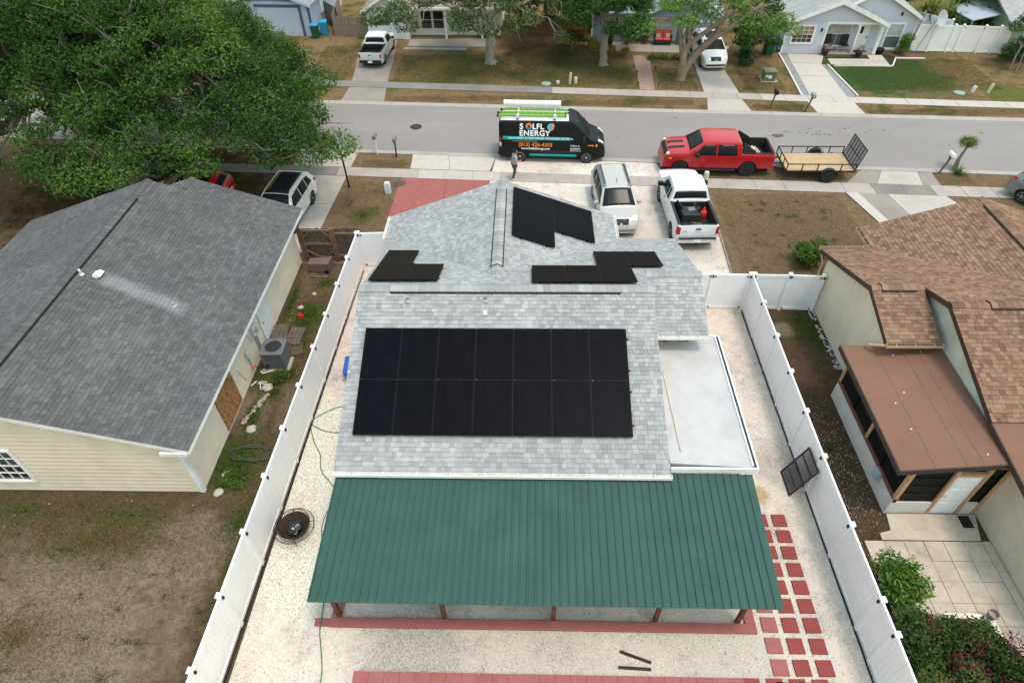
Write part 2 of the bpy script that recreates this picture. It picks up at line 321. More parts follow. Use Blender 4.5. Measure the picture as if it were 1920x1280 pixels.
slabs('lavender_front_walk',[[(21.38,47.4),(21.3,46.3),(23.5,46.15),(23.52,47.28)],[(23.54,47.28),(23.52,46.15),(25.3,46.0),(25.45,47.9),(24.4,47.95),(24.35,47.25)]],m['drivew'],.006,.026)
slabs('brick_path',[[(7.55,48.2),(8.75,48.2),(8.3,42.1),(7.35,42.2)]],m['brickpath'],.004,.02)
slabs('middle_house_patio',[[(4.9,50.9),(4.9,49.2),(11.6,48.6),(11.6,50.9)]],concrete('patio brick',(.3,.265,.23),(.2,.17,.15)),.004,.03)
slabs('white_house_porch_slab',[[(-9.4,51.8),(-9.4,50.3),(-2.7,50),(-2.7,51.8)],[(-9.6,50.1),(-9.6,49.65),(-4.8,49.4),(-4.8,49.85)]],m['driveg'],.004,.06)
# river-stone strips and white edging beside the lavender house drive
for poly in ([(17.72,41.0),(18.22,41.0),(18.8,48.3),(18.3,48.4)],[(20.5,40.95),(21.12,40.95),(20.97,46.2),(20.62,46.35)]):
    flat('stone_strip',poly,.012,gravelmat('grey river stone',(.3,.3,.3),(.12,.12,.12)))
e=MB()
for a,b in (((17.66,41.0),(18.0,45.4)),((18.0,45.4),(18.2,48.4)),((21.22,40.95),(21.0,46.15)),((21.4,46.0),(25.4,45.85)),((25.4,45.85),(26.2,47.3)),((26.2,47.3),(28.2,47.2))):
    d=Vector((b[0]-a[0],b[1]-a[1],0)); e.box((a[0]+b[0])/2,(a[1]+b[1])/2,.04,d.length,.09,.08,math.atan2(d.y,d.x))
tag(e.build('bed_edging',pm('white edging',(.62,.58,.5),.1)),kind='structure')
for poly in ([(21.3,47.6),(21.3,47.35),(24.3,47.2),(24.35,47.5)],[(25.5,47.9),(25.35,46.0),(25.7,45.95),(26.3,47.2),(26.2,47.8)]): flat('mulch_bed',poly,.03,pm('dark mulch',(.03,.022,.018),.4,20,.95))
flat('mulch_bed',[(26,48.6),(26.1,47.5),(28.2,47.3),(28.3,48.3)],.012,pm('red mulch',(.15,.07,.05),.4,20,.95))
# manhole and road patches
mh=thing('manhole_cover',(-6.98,36.9,.006),0,'round dark iron manhole cover set in the road','manhole cover')
MB().lathe([(.36,0),(.36,.012),(.33,.016),(.33,.01),(0.02,.012)],n=24).build('cover',m['iron'],mh,smooth=30)
x=MB()
for q in range(7): x.box(-.3+.1*q,0,.016,.03,.5*math.sqrt(max(.05,1-((q-3)/3.4)**2)),.008)
x.build('rib',m['iron'],mh)
tar=MB()
def blot(mb,cx,cy,r,z=.0075,n=10,ex=1.6):
    vs=[(cx+ex*r*random.uniform(.5,1)*math.cos(2*PI*k/n),cy+r*random.uniform(.5,1)*math.sin(2*PI*k/n),z) for k in range(n)]; mb.add(vs,[tuple(range(n))])
blot(tar,14.6,35.6,.32)
for q in range(34): blot(tar,random.gauss(17,1.6),random.gauss(35.9,.35),random.uniform(.02,.09),.0075,6)
for q in ((9.0,38),(5.2,35.4),(21,36.2),(26.5,35.8),(-1,35.2),(24,34.3)): blot(tar,*q,random.uniform(.06,.13),.0075,7)
tag(tar.build('road_patches',pm('tar patch',(.09,.08,.075),.2,20,.95),fix=False),kind='structure')
# ---------------------------------------------------------------- houses
WORLD={}
def link(o,parent=None):
    C.objects.link(o)
    if parent is not None:
        o.parent=parent
        if parent.name in WORLD: o.matrix_parent_inverse=Matrix.Translation(-WORLD[parent.name])
    return o
def wthing(name,loc,label,cat,group=None):
    o=thing(name,loc,0,label,cat,group); WORLD[o.name]=Vector((loc[0],loc[1],loc[2] if len(loc)>2 else 0)); return o
def poly_range(poly,v):
    xs=[]
    for (u0,v0),(u1,v1) in zip(poly,poly[1:]+poly[:1]):
        if (v0<=v)!=(v1<=v): xs.append(u0+(u1-u0)*(v-v0)/(v1-v0))
    return (min(xs),max(xs)) if len(xs)>=2 else None
DIR={'Y+':(0,1),'Y-':(0,-1),'X+':(1,0),'X-':(-1,0)}
def roofplane(acc,xy,up,z0,s,slabmb=None,th=.17,e=.143,wr=(.09,.24),skip=None,lift=0):
    """xy: plan polygon; up: plan direction of rise; z0(x,y) height function. Lays shingles into acc, slab into slabmb"""
    d=Vector((*DIR[up],0)); k=math.sqrt(1+s*s); V=(d+Vector((0,0,s))).normalized(); Uv=Vector((d.y,-d.x,0)); N=Uv.cross(V)
    o2=Vector((xy[0][0],xy[0][1],0)); O=Vector((xy[0][0],xy[0][1],z0(*xy[0])+lift))
    uv=[((Vector((*p,0))-o2).dot(Uv),(Vector((*p,0))-o2).dot(d)*k) for p in xy]
    v=min(q[1] for q in uv); vm=max(q[1] for q in uv)
    while v<vm-.02:
        el=min(e,vm-v); r=poly_range(uv,v+el/2)
        if r:
            u=r[0]-random.uniform(0,.1)
            while u<r[1]-.01:
                w=random.uniform(*wr); a,b=max(u,r[0]),min(u+w,r[1]); u+=w
                if b-a<.015: continue
                p=O+Uv*a+V*(v-.012)
                if skip and skip(p.x+Uv.x*(b-a)/2,p.y+Uv.y*(b-a)/2): continue
                acc.append((tuple(p),tuple(Uv*(b-a-.006)),tuple(V*(el+.02)),tuple(N),random.uniform(.009,.018) if random.random()>.35 else .021,random.betavariate(1.6,1.6)))
        v+=e
    if slabmb is not None:
        slabmb.slab([(x,y,z0(x,y)-.012+lift) for x,y in xy],(0,0,-th))
def lay_shingles(acc,roof,mt,nobj=300,vis=None):
    P=np.array([a[0] for a in acc]); Uv=np.array([a[1] for a in acc]); Vv=np.array([a[2] for a in acc]); N=np.array([a[3] for a in acc]); T=np.array([a[4] for a in acc])[:,None]; tone=np.array([a[5] for a in acc])
    dist=np.linalg.norm(P-np.array([0,0,CH]),axis=1); 
    if vis is not None: dist=np.where([vis(p) for p in P],dist,1e6)
    order=np.argsort(dist); ind=order[:nobj]; rest=order[nobj:]
    var=[]
    for k in range(8):
        me=bpy.data.meshes.new('shingle'); me.from_pydata([(0,0,0),(1,0,0),(1,1,0),(0,1,0),(0,0,1),(1,0,1),(1,1,.12),(0,1,.12)],[],[(4,5,6,7),(0,1,5,4),(1,2,6,5),(3,0,4,7),(2,3,7,6),(3,2,1,0)])
        me.materials.append(mt); a=me.attributes.new('tone','FLOAT','FACE'); a.data.foreach_set('value',[(k+.5)/8]*6); var.append(me)
    for i in ind:
        o=link(bpy.data.objects.new('shingle',var[min(7,int(tone[i]*8))]),roof)
        n=N[i]*T[i]; o.matrix_basis=Matrix(((Uv[i][0],Vv[i][0],n[0],P[i][0]),(Uv[i][1],Vv[i][1],n[1],P[i][1]),(Uv[i][2],Vv[i][2],n[2],P[i][2]),(0,0,0,1)))
    P,Uv,Vv,N,T,tone=P[rest],Uv[rest],Vv[rest],N[rest],T[rest],tone[rest]; n=len(P)
    VV=np.stack([P,P+Uv,P+Uv+Vv,P+Vv,P+N*T,P+Uv+N*T,P+Uv+Vv+N*T*.12,P+Vv+N*T*.12],1).reshape(-1,3)
    F=(np.arange(n)[:,None,None]*8+np.array([[4,5,6,7],[0,1,5,4],[1,2,6,5],[3,0,4,7]])[None]).reshape(-1,4)
    tag(link(bpy.data.objects.new('shingles',npmesh('shingles',VV,F,mt,np.repeat(tone,4))),roof),kind='stuff')
def ridge(parent,a,b,mt,half=.17,s=.35,lift=.03,step=.2,name='ridge_cap'):
    a,b=Vector(a),Vector(b); d=(b-a); L=d.length; d.normalize(); sd_=d.cross(Vector((0,0,1))).normalized(); n=int(L/step); V=[];F=[];T=[]
    for i in range(n):
        p=a+d*(i*L/n); q=a+d*((i+1)*L/n+.03); k=len(V); h0,h1=lift+.012,lift
        for c,h in((p,h0),(q,h1)):
            V+=[c+sd_*half+Vector((0,0,h-half*s)),c+Vector((0,0,h+.01)),c-sd_*half+Vector((0,0,h-half*s)),c+sd_*half+Vector((0,0,h-half*s-.03)),c-sd_*half+Vector((0,0,h-half*s-.03))]
        F+=[(k,k+1,k+6,k+5),(k+1,k+2,k+7,k+6),(k+3,k,k+5,k+8),(k+2,k+4,k+9,k+7),(k,k+3,k+4,k+2)]; T+=[random.betavariate(2,2)]*5
    me=npmesh(name,np.array([tuple(v) for v in V]),np.array(F),mt,T); o=link(bpy.data.objects.new(name,me),parent); return o
def vent(parent,a,b,mt,s):
    v=MB(); a,b=Vector(a),Vector(b); d=(b-a).normalized(); sd_=d.cross(Vector((0,0,1))).normalized()
    for h,half in((.04,.225),):
        v.slab([a+sd_*half+Vector((0,0,h-half*s)),a+Vector((0,0,h)),b+Vector((0,0,h)),b+sd_*half+Vector((0,0,h-half*s))],(0,0,-.035))
        v.slab([a-sd_*half+Vector((0,0,h-half*s)),a+Vector((0,0,h)),b+Vector((0,0,h)),b-sd_*half+Vector((0,0,h-half*s))],(0,0,-.035))
    v.build('vent_base',m['black'],parent); ridge(parent,a+Vector((0,0,.035)),b+Vector((0,0,.035)),mt,.185,s,.012,.22,'ridge_vent')
def siding(parent,poly,org,uax,nrm,mt,e=.2,z0=None,name='siding_board',objs=True,proud=.034,skip=None):
    """poly in (u,z); one board a row"""
    org,uax,nrm=Vector(org),Vector(uax),Vector(nrm); v=min(p[1] for p in poly); vm=max(p[1] for p in poly); mb=MB()
    while v<vm-.01:
        el=min(e,vm-v); a=poly_range(poly,v+.004); b=poly_range(poly,v+el-.004); r=poly_range(poly,v+el/2)
        if r:
            a=a or r; b=b or r
            segs=[(a[0],a[1],b[0],b[1])]
            if skip:
                for (s0,s1,z0_,z1_) in skip:
                    if v+el/2>z0_ and v+el/2<z1_:
                        ns=[]
                        for g in segs:
                            if g[0]<s1 and g[1]>s0:
                                if g[0]<s0: ns.append((g[0],s0,g[2],s0))
                                if g[1]>s1: ns.append((s1,g[1],s1,g[3]))
                            else: ns.append(g)
                        segs=ns
            for (a0,a1,b0,b1) in segs:
                k=mb if not objs else MB()
                P=lambda u,z,o:org+uax*u+Vector((0,0,z))+nrm*o
                k.add([P(a0,v,0),P(a1,v,0),P(b1,v+el,0),P(b0,v+el,0),P(a0,v,proud),P(a1,v,proud),P(b1,v+el,.003),P(b0,v+el,.003)],[(3,2,1,0),(4,5,6,7),(0,1,5,4),(1,2,6,5),(2,3,7,6),(3,0,4,7)])
                if objs: k.build(name,mt,parent)
        v+=e
    if not objs: return tag(mb.build(name,mt,parent),kind='stuff')
def window(parent,org,uax,nrm,w,h,mf,mg,nx=2,ny=2,fw=.06,d=.05,mull=None,name='window'):
    org,u,n=Vector(org),Vector(uax),Vector(nrm); zz=Vector((0,0,1))
    def bar(mb,u0,u1,z0,z1,o0,o1):
        vs=[org+u*a+zz*b+n*c for c in(o0,o1) for a,b in((u0,z0),(u1,z0),(u1,z1),(u0,z1))]
        mb.add(vs,[(3,2,1,0),(4,5,6,7),(0,1,5,4),(1,2,6,5),(2,3,7,6),(3,0,4,7)])
    f=MB(); bar(f,-fw,0,-fw,h+fw,-.02,d); bar(f,w,w+fw,-fw,h+fw,-.02,d); bar(f,0,w,-fw,0,-.02,d+.015); bar(f,0,w,h,h+fw,-.02,d)
    fr=f.build(name,mf,parent)
    g=.02 if mull is None else mull
    for i in range(1,nx):
        b=MB(); bar(b,w*i/nx-g/2,w*i/nx+g/2,0,h,-.01,d*.55); b.build('muntin',mf,fr)
    for j in range(1,ny):
        b=MB(); q=g*(1.8 if j*2==ny else 1); bar(b,0,w,h*j/ny-q/2,h*j/ny+q/2,-.012,d*.57); b.build('muntin',mf,fr)
    for i in range(nx):
        for j in range(ny):
            b=MB(); bar(b,w*i/nx+g/2,w*(i+1)/nx-g/2,h*j/ny+g/2,h*(j+1)/ny-g/2,-.01,.012); b.build('pane',mg if not isinstance(mg,list) else mg[j*len(mg)//ny],fr)
    return fr
m['black']=pm('black plastic',(.012,.012,.013),.2,8,.5)
m['white']=pm('white vinyl',(.78,.77,.78),.03,3,.35,0,60,0,.4,0,(.6,.57,.55),.9,.35)
m['trim']=pm('white painted trim',(.72,.72,.72),.05,5,.5,dirt=(.45,.43,.4),damt=.4)
m['cream']=pm('cream siding',(.64,.555,.435),.05,2,.6,dirt=(.42,.34,.24),damt=.35,dscale=.8)
m['creamw']=pm('cream stucco',(.55,.48,.38),.08,3,.8,.25,40,dirt=(.36,.33,.26),damt=.45,dscale=1)
m['brownfascia']=pm('dark brown fascia',(.055,.034,.028),.2,6,.6)
m['glass']=glassmat('window glass')
m['glassl']=pm('curtained window glass',(.4,.42,.42),.2,2,.15,spec=.6)
m['sh_main']=shinglemat('light grey shingles',(.215,.215,.213),(.272,.272,.268),(.335,.335,.33))
m['sh_left']=shinglemat('weathered grey shingles',(.08,.078,.078),(.1,.098,.098),(.126,.124,.124),(.064,.064,.066),.6,streak=(.35,4,1),wash=(-14.7,17.0,-12.3,16.45,.42))
m['sh_right']=shinglemat('brown blend shingles',(.125,.072,.049),(.195,.117,.078),(.25,.155,.105))
BI=lambda p:True
# ---- the solar house in the middle
s=.363
H=wthing('house',(0,16,0),'house with light grey shingle roof carrying black solar panels, in the fenced gravel lot','house')
acc=[]; sl=MB()
rear=lambda x,y:2.5+s*(y-10.3); front=lambda x,y:4.55-s*(y-15.95)
under=lambda x,y:(-5.0<x<2.95 and 11.35<y<14.3)
roofplane(acc,[(-5.55,10.28),(4.02,10.28),(4.02,15.95),(-5.55,15.95)],'Y+',rear,s,sl,skip=under)
roofplane(acc,[(-5.55,15.95),(-1.12,15.95),(-1.12,16.92),(-5.55,21.35)],'Y-',front,s,sl)
roofplane(acc,[(-1.12,15.95),(4.02,15.95),(4.02,21.6),(3.56,21.6),(-1.12,16.92)],'Y-',front,s,sl)
roofplane(acc,[(4.03,17.42),(5.92,17.42),(5.92,21.6),(4.03,21.6)],'Y-',front,s,sl)
roofplane(acc,[(4.03,15.2),(5.92,15.2),(5.92,17.42),(4.03,17.42)],'Y+',lambda x,y:4.015-s*(17.42-y),s,sl)
wl=lambda x,y:4.2-s*(-1.12-x); wr_=lambda x,y:4.2-s*(x+1.12)
roofplane(acc,[(-1.12,16.92),(-1.12,23.35),(-5.97,23.35),(-5.97,21.77)],'X+',wl,s,sl)
roofplane(acc,[(-1.12,16.92),(3.56,21.6),(3.56,23.35),(-1.12,23.35)],'X-',wr_,s,sl)
rf=sl.build('roof',m['trim'],H)
lay_shingles(acc,rf,m['sh_main'],300,lambda p:10.2<p[1]<11.3 or (14.4<p[1]<15.9 and p[0]<4.02))
ridge(rf,(-5.55,15.95,4.55),(4.02,15.95,4.55),m['sh_main'],.17,s); ridge(rf,(4.03,17.42,4.015),(5.92,17.42,4.015),m['sh_main'],.17,s); ridge(rf,(-1.12,16.9,4.2),(-1.12,23.35,4.2),m['sh_main'],.17,s)
vent(rf,(-4.5,15.95,4.57),(2.95,15.95,4.57),m['sh_main'],s); vent(rf,(-1.12,17.6,4.22),(-1.12,22.7,4.22),m['sh_main'],s)
w_=MB(); w_.b2(-5.25,3.85,10.6,15.9,0,2.45); w_.b2(-5.25,3.85,15.9,21.2,0,2.45); w_.b2(-5.6,3.2,21.0,23.1,0,2.4); w_.b2(3.8,5.7,15.9,21.2,0,2.45)
w_.add([(4.0,10.6,2.3),(4.0,21.3,2.3),(4.0,15.95,4.35)],[(0,1,2)]); w_.add([(-5.25,10.6,2.3),(-5.25,21.3,2.3),(-5.25,15.95,4.35)],[(0,1,2)]); w_.add([(-5.6,23.12,2.3),(3.2,23.12,2.3),(-1.12,23.12,4.0)],[(0,1,2)])
w_.b2(4.02,5.8,15.9,16.8,2.4,3.2)
w_.build('wall',pm('off white house wall',(.55,.55,.53),.05),H)
def gutter(parent,x0,x1,y,z,mt,mi,axis='X',wd=.13,n=9,sgn=-1):
    def bb(mb,a0,a1,o0,o1,z0,z1):
        mb.b2(a0,a1,min(y+sgn*o0,y+sgn*o1),max(y+sgn*o0,y+sgn*o1),z0,z1) if axis=='X' else mb.b2(min(y+sgn*o0,y+sgn*o1),max(y+sgn*o0,y+sgn*o1),a0,a1,z0,z1)
    g=MB(); bb(g,x0,x1,wd-.015,wd,z-.11,z); bb(g,x0,x1,0,.01,z-.11,z); bb(g,x0,x0+.01,.01,wd-.015,z-.11,z); bb(g,x1-.01,x1,.01,wd-.015,z-.11,z)
    go=g.build('gutter',mt,parent); f=MB(); bb(f,x0+.01,x1-.01,.01,wd-.015,z-.11,z-.06); f.build('gutter_bed',mi,go)
    for i in range(n):
        q=x0+(x1-x0)*(i+.5)/n; k=MB(); bb(k,q-.012,q+.012,.0,wd-.016,z-.006,z+.004); k.build('hanger',mt,go)
m['gbed']=pm('gutter silt',(.5,.47,.4),.2,6,.9)
gutter(H,-5.58,4.06,10.27,2.47,m['trim'],m['gbed'],n=10)
gutter(H,21.75,23.35,-5.98,2.43,m['trim'],m['gbed'],'Y',n=3); gutter(H,21.65,23.35,3.57,2.47,m['trim'],m['gbed'],'Y',n=3,sgn=1)
gutter(H,4.1,5.9,15.19,3.2,m['trim'],m['gbed'],n=3)
m['lead']=pm('grey flashing',(.25,.27,.28),.2,10,.5)
for (x,y,hh) in((-3.91,15.5,.16),(-1.39,15.52,.2)):
    z=rear(x,y); p=MB().lathe([(.13,0),(.1,.03),(.05,.06),(.05,hh),(.035,hh)],(x,y,z),n=10).build('vent_pipe',m['lead'],rf,smooth=40)
MB().box(-1.39,15.03,rear(0,15.03)+.05,.12,.16,.1,rx=.3).build('roof_vent',pm('white vent',(.5,.55,.55),.1),rf)
# flat white roof over the side room
W=MB().slab([(4.06,10.62,2.52),(6.45,10.5,2.5),(6.47,15.85,2.5),(4.06,15.88,2.55)],(0,0,-.16)).build('flat_roof',pm('white coated roof',(.4,.385,.375),.05,3,.6,dirt=(.3,.29,.28),dscale=.7,damt=.75),H)
g=MB(); g.b2(6.36,6.4,10.55,15.8,2.505,2.54); g.b2(6.47,6.52,10.48,15.85,2.36,2.56); g.b2(4.06,6.52,10.42,10.48,2.34,2.54); g.b2(5.6,6.47,15.83,15.88,2.5,2.54); g.build('roof_edge',m['trim'],W)
MB().b2(6.4,6.47,10.5,15.8,2.505,2.53).build('roof_gutter',pm('dark gutter trough',(.035,.04,.035),.3,5),W)
MB().tube([(4.42,14.2,2.6),(4.36,14.1,2.545),(4.42,11.0,2.55)],.016,6).build('conduit',pm('tan conduit',(.5,.42,.33),.1),W)
d=MB()
for q in range(14): blot(d,4.25+q*.09+random.uniform(-.05,.05),15.62+random.uniform(-.12,.1),random.uniform(.015,.05),2.556,8,1.8)
tag(d.build('leaf_litter',pm('dark leaf litter',(.05,.042,.035),.4,25,.95),W,fix=False),kind='stuff')
w2=MB(); w2.b2(4.05,6.25,10.75,15.4,0,2.36); w2.build('side_room_wall',pm('off white wall',(.55,.55,.52),.05),H)
# ---- solar arrays
t=NT('solar cells'); sx=t.n('SeparateXYZ'); t.l(t.co(),sx.inputs[0])
fx=t.math('FRACT',t.math('MULTIPLY',sx.outputs[0],5.4)); fy=t.math('FRACT',t.math('MULTIPLY',sx.outputs[1],11.0))
lx=t.math('LESS_THAN',fx,.03); ly=t.math('LESS_THAN',fy,.07); gl=t.math('MAXIMUM',lx,ly)
cc=t.mix(t.math('MULTIPLY',gl,.55),t.ramp(t.noise(2.5,2),[(.35,(.0018,.0022,.004)),(.65,(.003,.0034,.0055))]),(.012,.011,.011))
m['solar']=t.done(cc,.4,0,.035,0)
m['pframe']=pm('black anodised frame',(.006,.006,.007),.15,8,.5,spec=.12)
m['clamp']=pm('dulled aluminium',(.07,.07,.07),.1,8,.35,metal=.8)
def array(label,O,U_,V_,cells,pw,pl,portrait=True):
    """cells: (i,j) positions in units of panel width and length on the plane O,U,V"""
    O,U_,V_=Vector(O),Vector(U_).normalized(),Vector(V_).normalized(); N=U_.cross(V_)
    a=wthing('solar_array',tuple(O),label,'solar panels','arrays of black solar panels on the roof')
    gm=MB().b2(.012,pw-.012,.012,pl-.012,-.03,.0).mesh('solar_panel',m['solar'])
    f=MB(); f.b2(0,pw,0,.012,-.035,.003); f.b2(0,pw,pl-.012,pl,-.035,.003); f.b2(0,.012,.012,pl-.012,-.035,.003); f.b2(pw-.012,pw,.012,pl-.012,-.035,.003); fm=f.mesh('frame',m['pframe'])
    for (i,j) in cells:
        p=O+U_*(i*(pw+.003))+V_*(j*(pl+.004)); o=link(bpy.data.objects.new('solar_panel',gm),a)
        o.matrix_basis=Matrix(((U_.x,V_.x,N.x,p.x),(U_.y,V_.y,N.y,p.y),(U_.z,V_.z,N.z,p.z),(0,0,0,1)))
        q=bpy.data.objects.new('frame',fm); C.objects.link(q); q.parent=o
        k=MB(); k.box(pw*.06,pl+.002,.006,.05,.016,.012)
        c=bpy.data.objects.new('clamp',k.mesh('clamp',m['clamp'])); C.objects.link(c); c.parent=o
    rl=MB(); us=[c[0] for c in cells]; vs=[c[1] for c in cells]
    for j in sorted(set(vs)):
        u0,u1=min(c[0] for c in cells if c[1]==j)*(pw+.012),(max(c[0] for c in cells if c[1]==j)+1)*(pw+.012)
        for fr in(.2,.8):
            c=O+V_*((j+fr)*(pl+.012))-N*.075; rl.slab([c+U_*u0,c+U_*u1,c+U_*u1+V_*.04,c+U_*u0+V_*.04],-N*.035)
    rl.build('rail',m['pframe'],a); return a
k=math.sqrt(1+s*s)
array('large array of fourteen black solar panels on the rear roof slope',(-5.12,11.2,rear(0,11.2)+.13),(1,0,0),(0,1,s),[(i,j) for i in range(7) for j in range(2)],1.16,1.735)
array('L-shaped trio of black solar panels at the roof left beside the white fence corner',(-5.36,16.45,front(0,16.45)+.13),(1,0,0),(0,1,-s),[(0,0),(1,0),(0,1)],1.16,1.72)
array('stepped group of five black solar panels right of the roof valley near the pickup',(.09,16.3,front(0,16.3)+.13),(1,0,0),(0,1,-s),[(0,0),(1,0),(2,0),(2,1),(3,1)],1.155,1.73)
array('L-shaped group of five solar panels on the front wing beside the beige car',(-.64,22.9,wr_(-.64,0)+.13),(0,-1,0),(1,0,-s),[(0,0),(1,0),(2,0),(0,1),(1,1)],1.115,1.72)
# ---- left neighbour, grey roof
L=wthing('neighbour_house',(-15.8,17,0),'cream sided house with weathered dark grey shingle roof left of the white fence','house')
sL=.326; acc=[]; sl=MB()
lr=lambda x,y:2.5+sL*(-10.02-x); ll=lambda x,y:4.384-sL*(-15.8-x)
roofplane(acc,[(-15.8,10.88),(-10.02,10.88),(-10.02,23.1),(-15.8,23.1)],'X-',lr,sL,sl,wr=(.12,.3))
roofplane(acc,[(-15.0,23.1),(-10.02,23.1),(-10.02,23.9),(-14.46,24.0)],'X-',lr,sL,sl)
roofplane(acc,[(-14.46,23.1),(-14.46,24.0),(-17.2,24.0),(-17.2,23.1)],'X+',lambda x,y:lr(-14.46,0)+sL*(x+14.46),sL,sl)
roofplane(acc,[(-15.8,10.88),(-15.8,23.1),(-21.75,23.0),(-21.75,10.88)],'X+',ll,sL,sl,wr=(.12,.3))
rf=sl.build('roof',m['trim'],L); lay_shingles(acc,rf,m['sh_left'],300,lambda p:p[0]>-15.5 and p[1]<14)
ridge(rf,(-15.8,10.9,4.385),(-15.8,23.1,4.385),m['sh_left'],.17,sL); vent(rf,(-15.8,11.5,4.4),(-15.8,21.7,4.4),m['sh_left'],sL); ridge(rf,(-14.46,23.1,3.95),(-14.46,24,3.95),m['sh_left'],.15,sL)
p=MB(); p.lathe([(.09,0),(.07,.04),(.045,.06),(.045,.22),(.03,.22)],(-15.45,16.96,lr(-15.45,0)),n=10); p.build('vent_pipe',pm('pale pipe',(.5,.52,.52),.1),rf,smooth=40)
MB().box(-15.0,17.1,lr(-15,0)+.07,.34,.34,.14,ry=-.32,taper=.75).build('roof_vent',pm('white vent hood',(.6,.63,.63),.05),rf,bevel=.02)
MB().lathe([(.11,0),(.08,.03),(.04,.05),(.04,.14),(.02,.14)],(-12.4,16.47,lr(-12.4,0)),n=10).build('vent_pipe',m['lead'],rf,smooth=40)
w_=MB(); w_.b2(-21.2,-10.48,11.08,23.3,0,2.5); w_.add([(-21.2,11.08,2.4),(-10.48,11.08,2.4),(-15.8,11.08,4.2)],[(0,1,2)]); w_.add([(-21.2,23.3,2.4),(-10.48,23.3,2.4),(-15.8,23.3,4.2)],[(0,1,2)])
wl_=w_.build('wall',m['cream'],L)
ztop=lambda x:(2.5+sL*(-10.02-x) if x>-15.8 else 4.384-sL*(-15.8-x))-.17
siding(wl_,[(-18.6,.12),(-10.46,.12),(-10.46,ztop(-10.46)-.02),(-15.8,ztop(-15.8)),(-18.6,ztop(-18.6))],(0,11.07,0),(1,0,0),(0,-1,0),m['cream'],.2,skip=[(-17.0,-15.6,.66,2.3)])
siding(wl_,[(11.1,.12),(23.2,.12),(23.2,2.4),(11.1,2.4)],(-10.47,0,0),(0,1,0),(1,0,0),m['cream'],.2,skip=[(17.85,18.95,-.1,2.1),(13.42,14.9,.1,2.1)])
t_=MB(); t_.b2(-10.56,-10.44,11.03,11.09,.05,2.4); t_.b2(-10.47,-10.42,11.04,11.16,.05,2.4); t_.build('corner_board',m['trim'],L)
MB().b2(-10.9,-10.1,10.84,11.04,2.28,2.42).build('eave_return',m['trim'],L)
window(L,(-16.95,11.05,.7),(1,0,0),(0,-1,0),1.25,1.5,m['trim'],[m['glass'],pm('greenish window glass',(.05,.07,.07),.3,2,.1)],4,4,.09,.07)
d=MB().b2(-10.47,-10.43,17.95,18.85,.1,2.05).build('door',m['trim'],L,bevel=.01)
k=MB(); k.b2(-10.45,-10.4,17.87,17.95,.05,2.12); k.b2(-10.45,-10.4,18.85,18.93,.05,2.12); k.b2(-10.45,-10.4,17.95,18.85,2.05,2.12); k.build('frame',m['trim'],d)
MB().lathe([(.03,0),(.045,.03),(.03,.06)],(-10.43,18.08,1.02),'X',8).build('knob',m['lead'],d)
t=NT('oriented strand board'); v_=t.n('TexVoronoi'); v_.inputs['Scale'].default_value=16; t.l(t.stretch((1,1,.5)),v_.inputs['Vector']); q_=t.n('SeparateColor'); t.l(v_.outputs['Color'],q_.inputs[0])
m['osb']=t.done(t.ramp(q_.outputs[0],[(0,(.2,.085,.03)),(.5,(.32,.15,.06)),(1,(.42,.22,.1))]),.85,0,.2)
MB().b2(-10.475,-10.435,13.45,14.88,.18,2.05).build('boarded_window',m['osb'],L)['label']='orange strand board covering an opening'
# services on the side wall
k=MB(); k.box(-10.36,17.15,1.5,.2,.3,.42); k.build('meter_box',pm('grey meter box',(.5,.52,.52),.08),L,bevel=.02)
k=MB().lathe([(.09,0),(.09,.1),(.05,.12)],(-10.26,17.15,1.55),'X',12).build('meter',m['lead'],L,smooth=40)
k=MB(); k.box(-10.38,16.2,1.15,.12,.2,.26); k.build('disconnect_box',pm('grey box',(.45,.46,.45),.08),L,bevel=.015)
k=MB(); k.tube([(-10.41,16.2,1.0),(-10.4,16.2,.6),(-10.25,16.3,.35)],.02,6); k.tube([(-10.42,17.15,1.3),(-10.42,17.2,.1)],.025,6); k.tube([(-10.42,17.3,1.3),(-10.42,17.35,.1)],.022,6); k.tube([(-10.44,16.6,1.9),(-10.44,16.9,1.1)],.012,5); k.tube([(-10.44,15.3,1.2),(-10.44,15.6,.4)],.012,5); k.build('conduit',m['lead'],L)
MB().box(-10.36,20.6,2.2,.1,.12,.12).build('wall_lamp',m['black'],L)
# ---- right neighbour, brown roof
N_=wthing('brown_roof_house',(18,16,0),'cream house with brown shingle roof right of the white fence','house')
sR=.33; acc=[]; sl=MB()
rfz=lambda x,y:2.5+sR*(20.9-y); r1=lambda x,y:rfz(0,17.0)-sR*(17.0-y); r2=lambda x,y:rfz(0,15.55)-sR*(15.55-y)
roofplane(acc,[(11.62,17.0),(13.4,17.0),(13.4,20.9),(11.62,20.9)],'Y-',rfz,sR,sl)
roofplane(acc,[(13.4,15.55),(18,15.55),(18,16.66),(13.76,20.9),(13.4,20.9)],'Y-',rfz,sR,sl)
roofplane(acc,[(18,15.55),(26,15.55),(26,20.9),(22.24,20.9),(18,16.66)],'Y-',rfz,sR,sl)
roofplane(acc,[(11.62,14.97),(13.38,14.97),(13.38,17.0),(11.62,17.0)],'Y+',r1,sR,sl)
roofplane(acc,[(13.4,11.8),(26,11.8),(26,15.55),(13.4,15.55)],'Y+',r2,sR,sl)
wz=lambda x,y:3.9-sR*abs(18-x)
roofplane(acc,[(18,16.66),(18,22.45),(13.7,22.45),(13.7,20.96)],'X+',wz,sR,sl)
roofplane(acc,[(18,16.66),(22.3,20.96),(22.3,22.45),(18,22.45)],'X-',wz,sR,sl)
rf=sl.build('roof',m['brownfascia'],N_); lay_shingles(acc,rf,m['sh_right'],300,lambda p:p[0]<17.5 and p[1]<17)
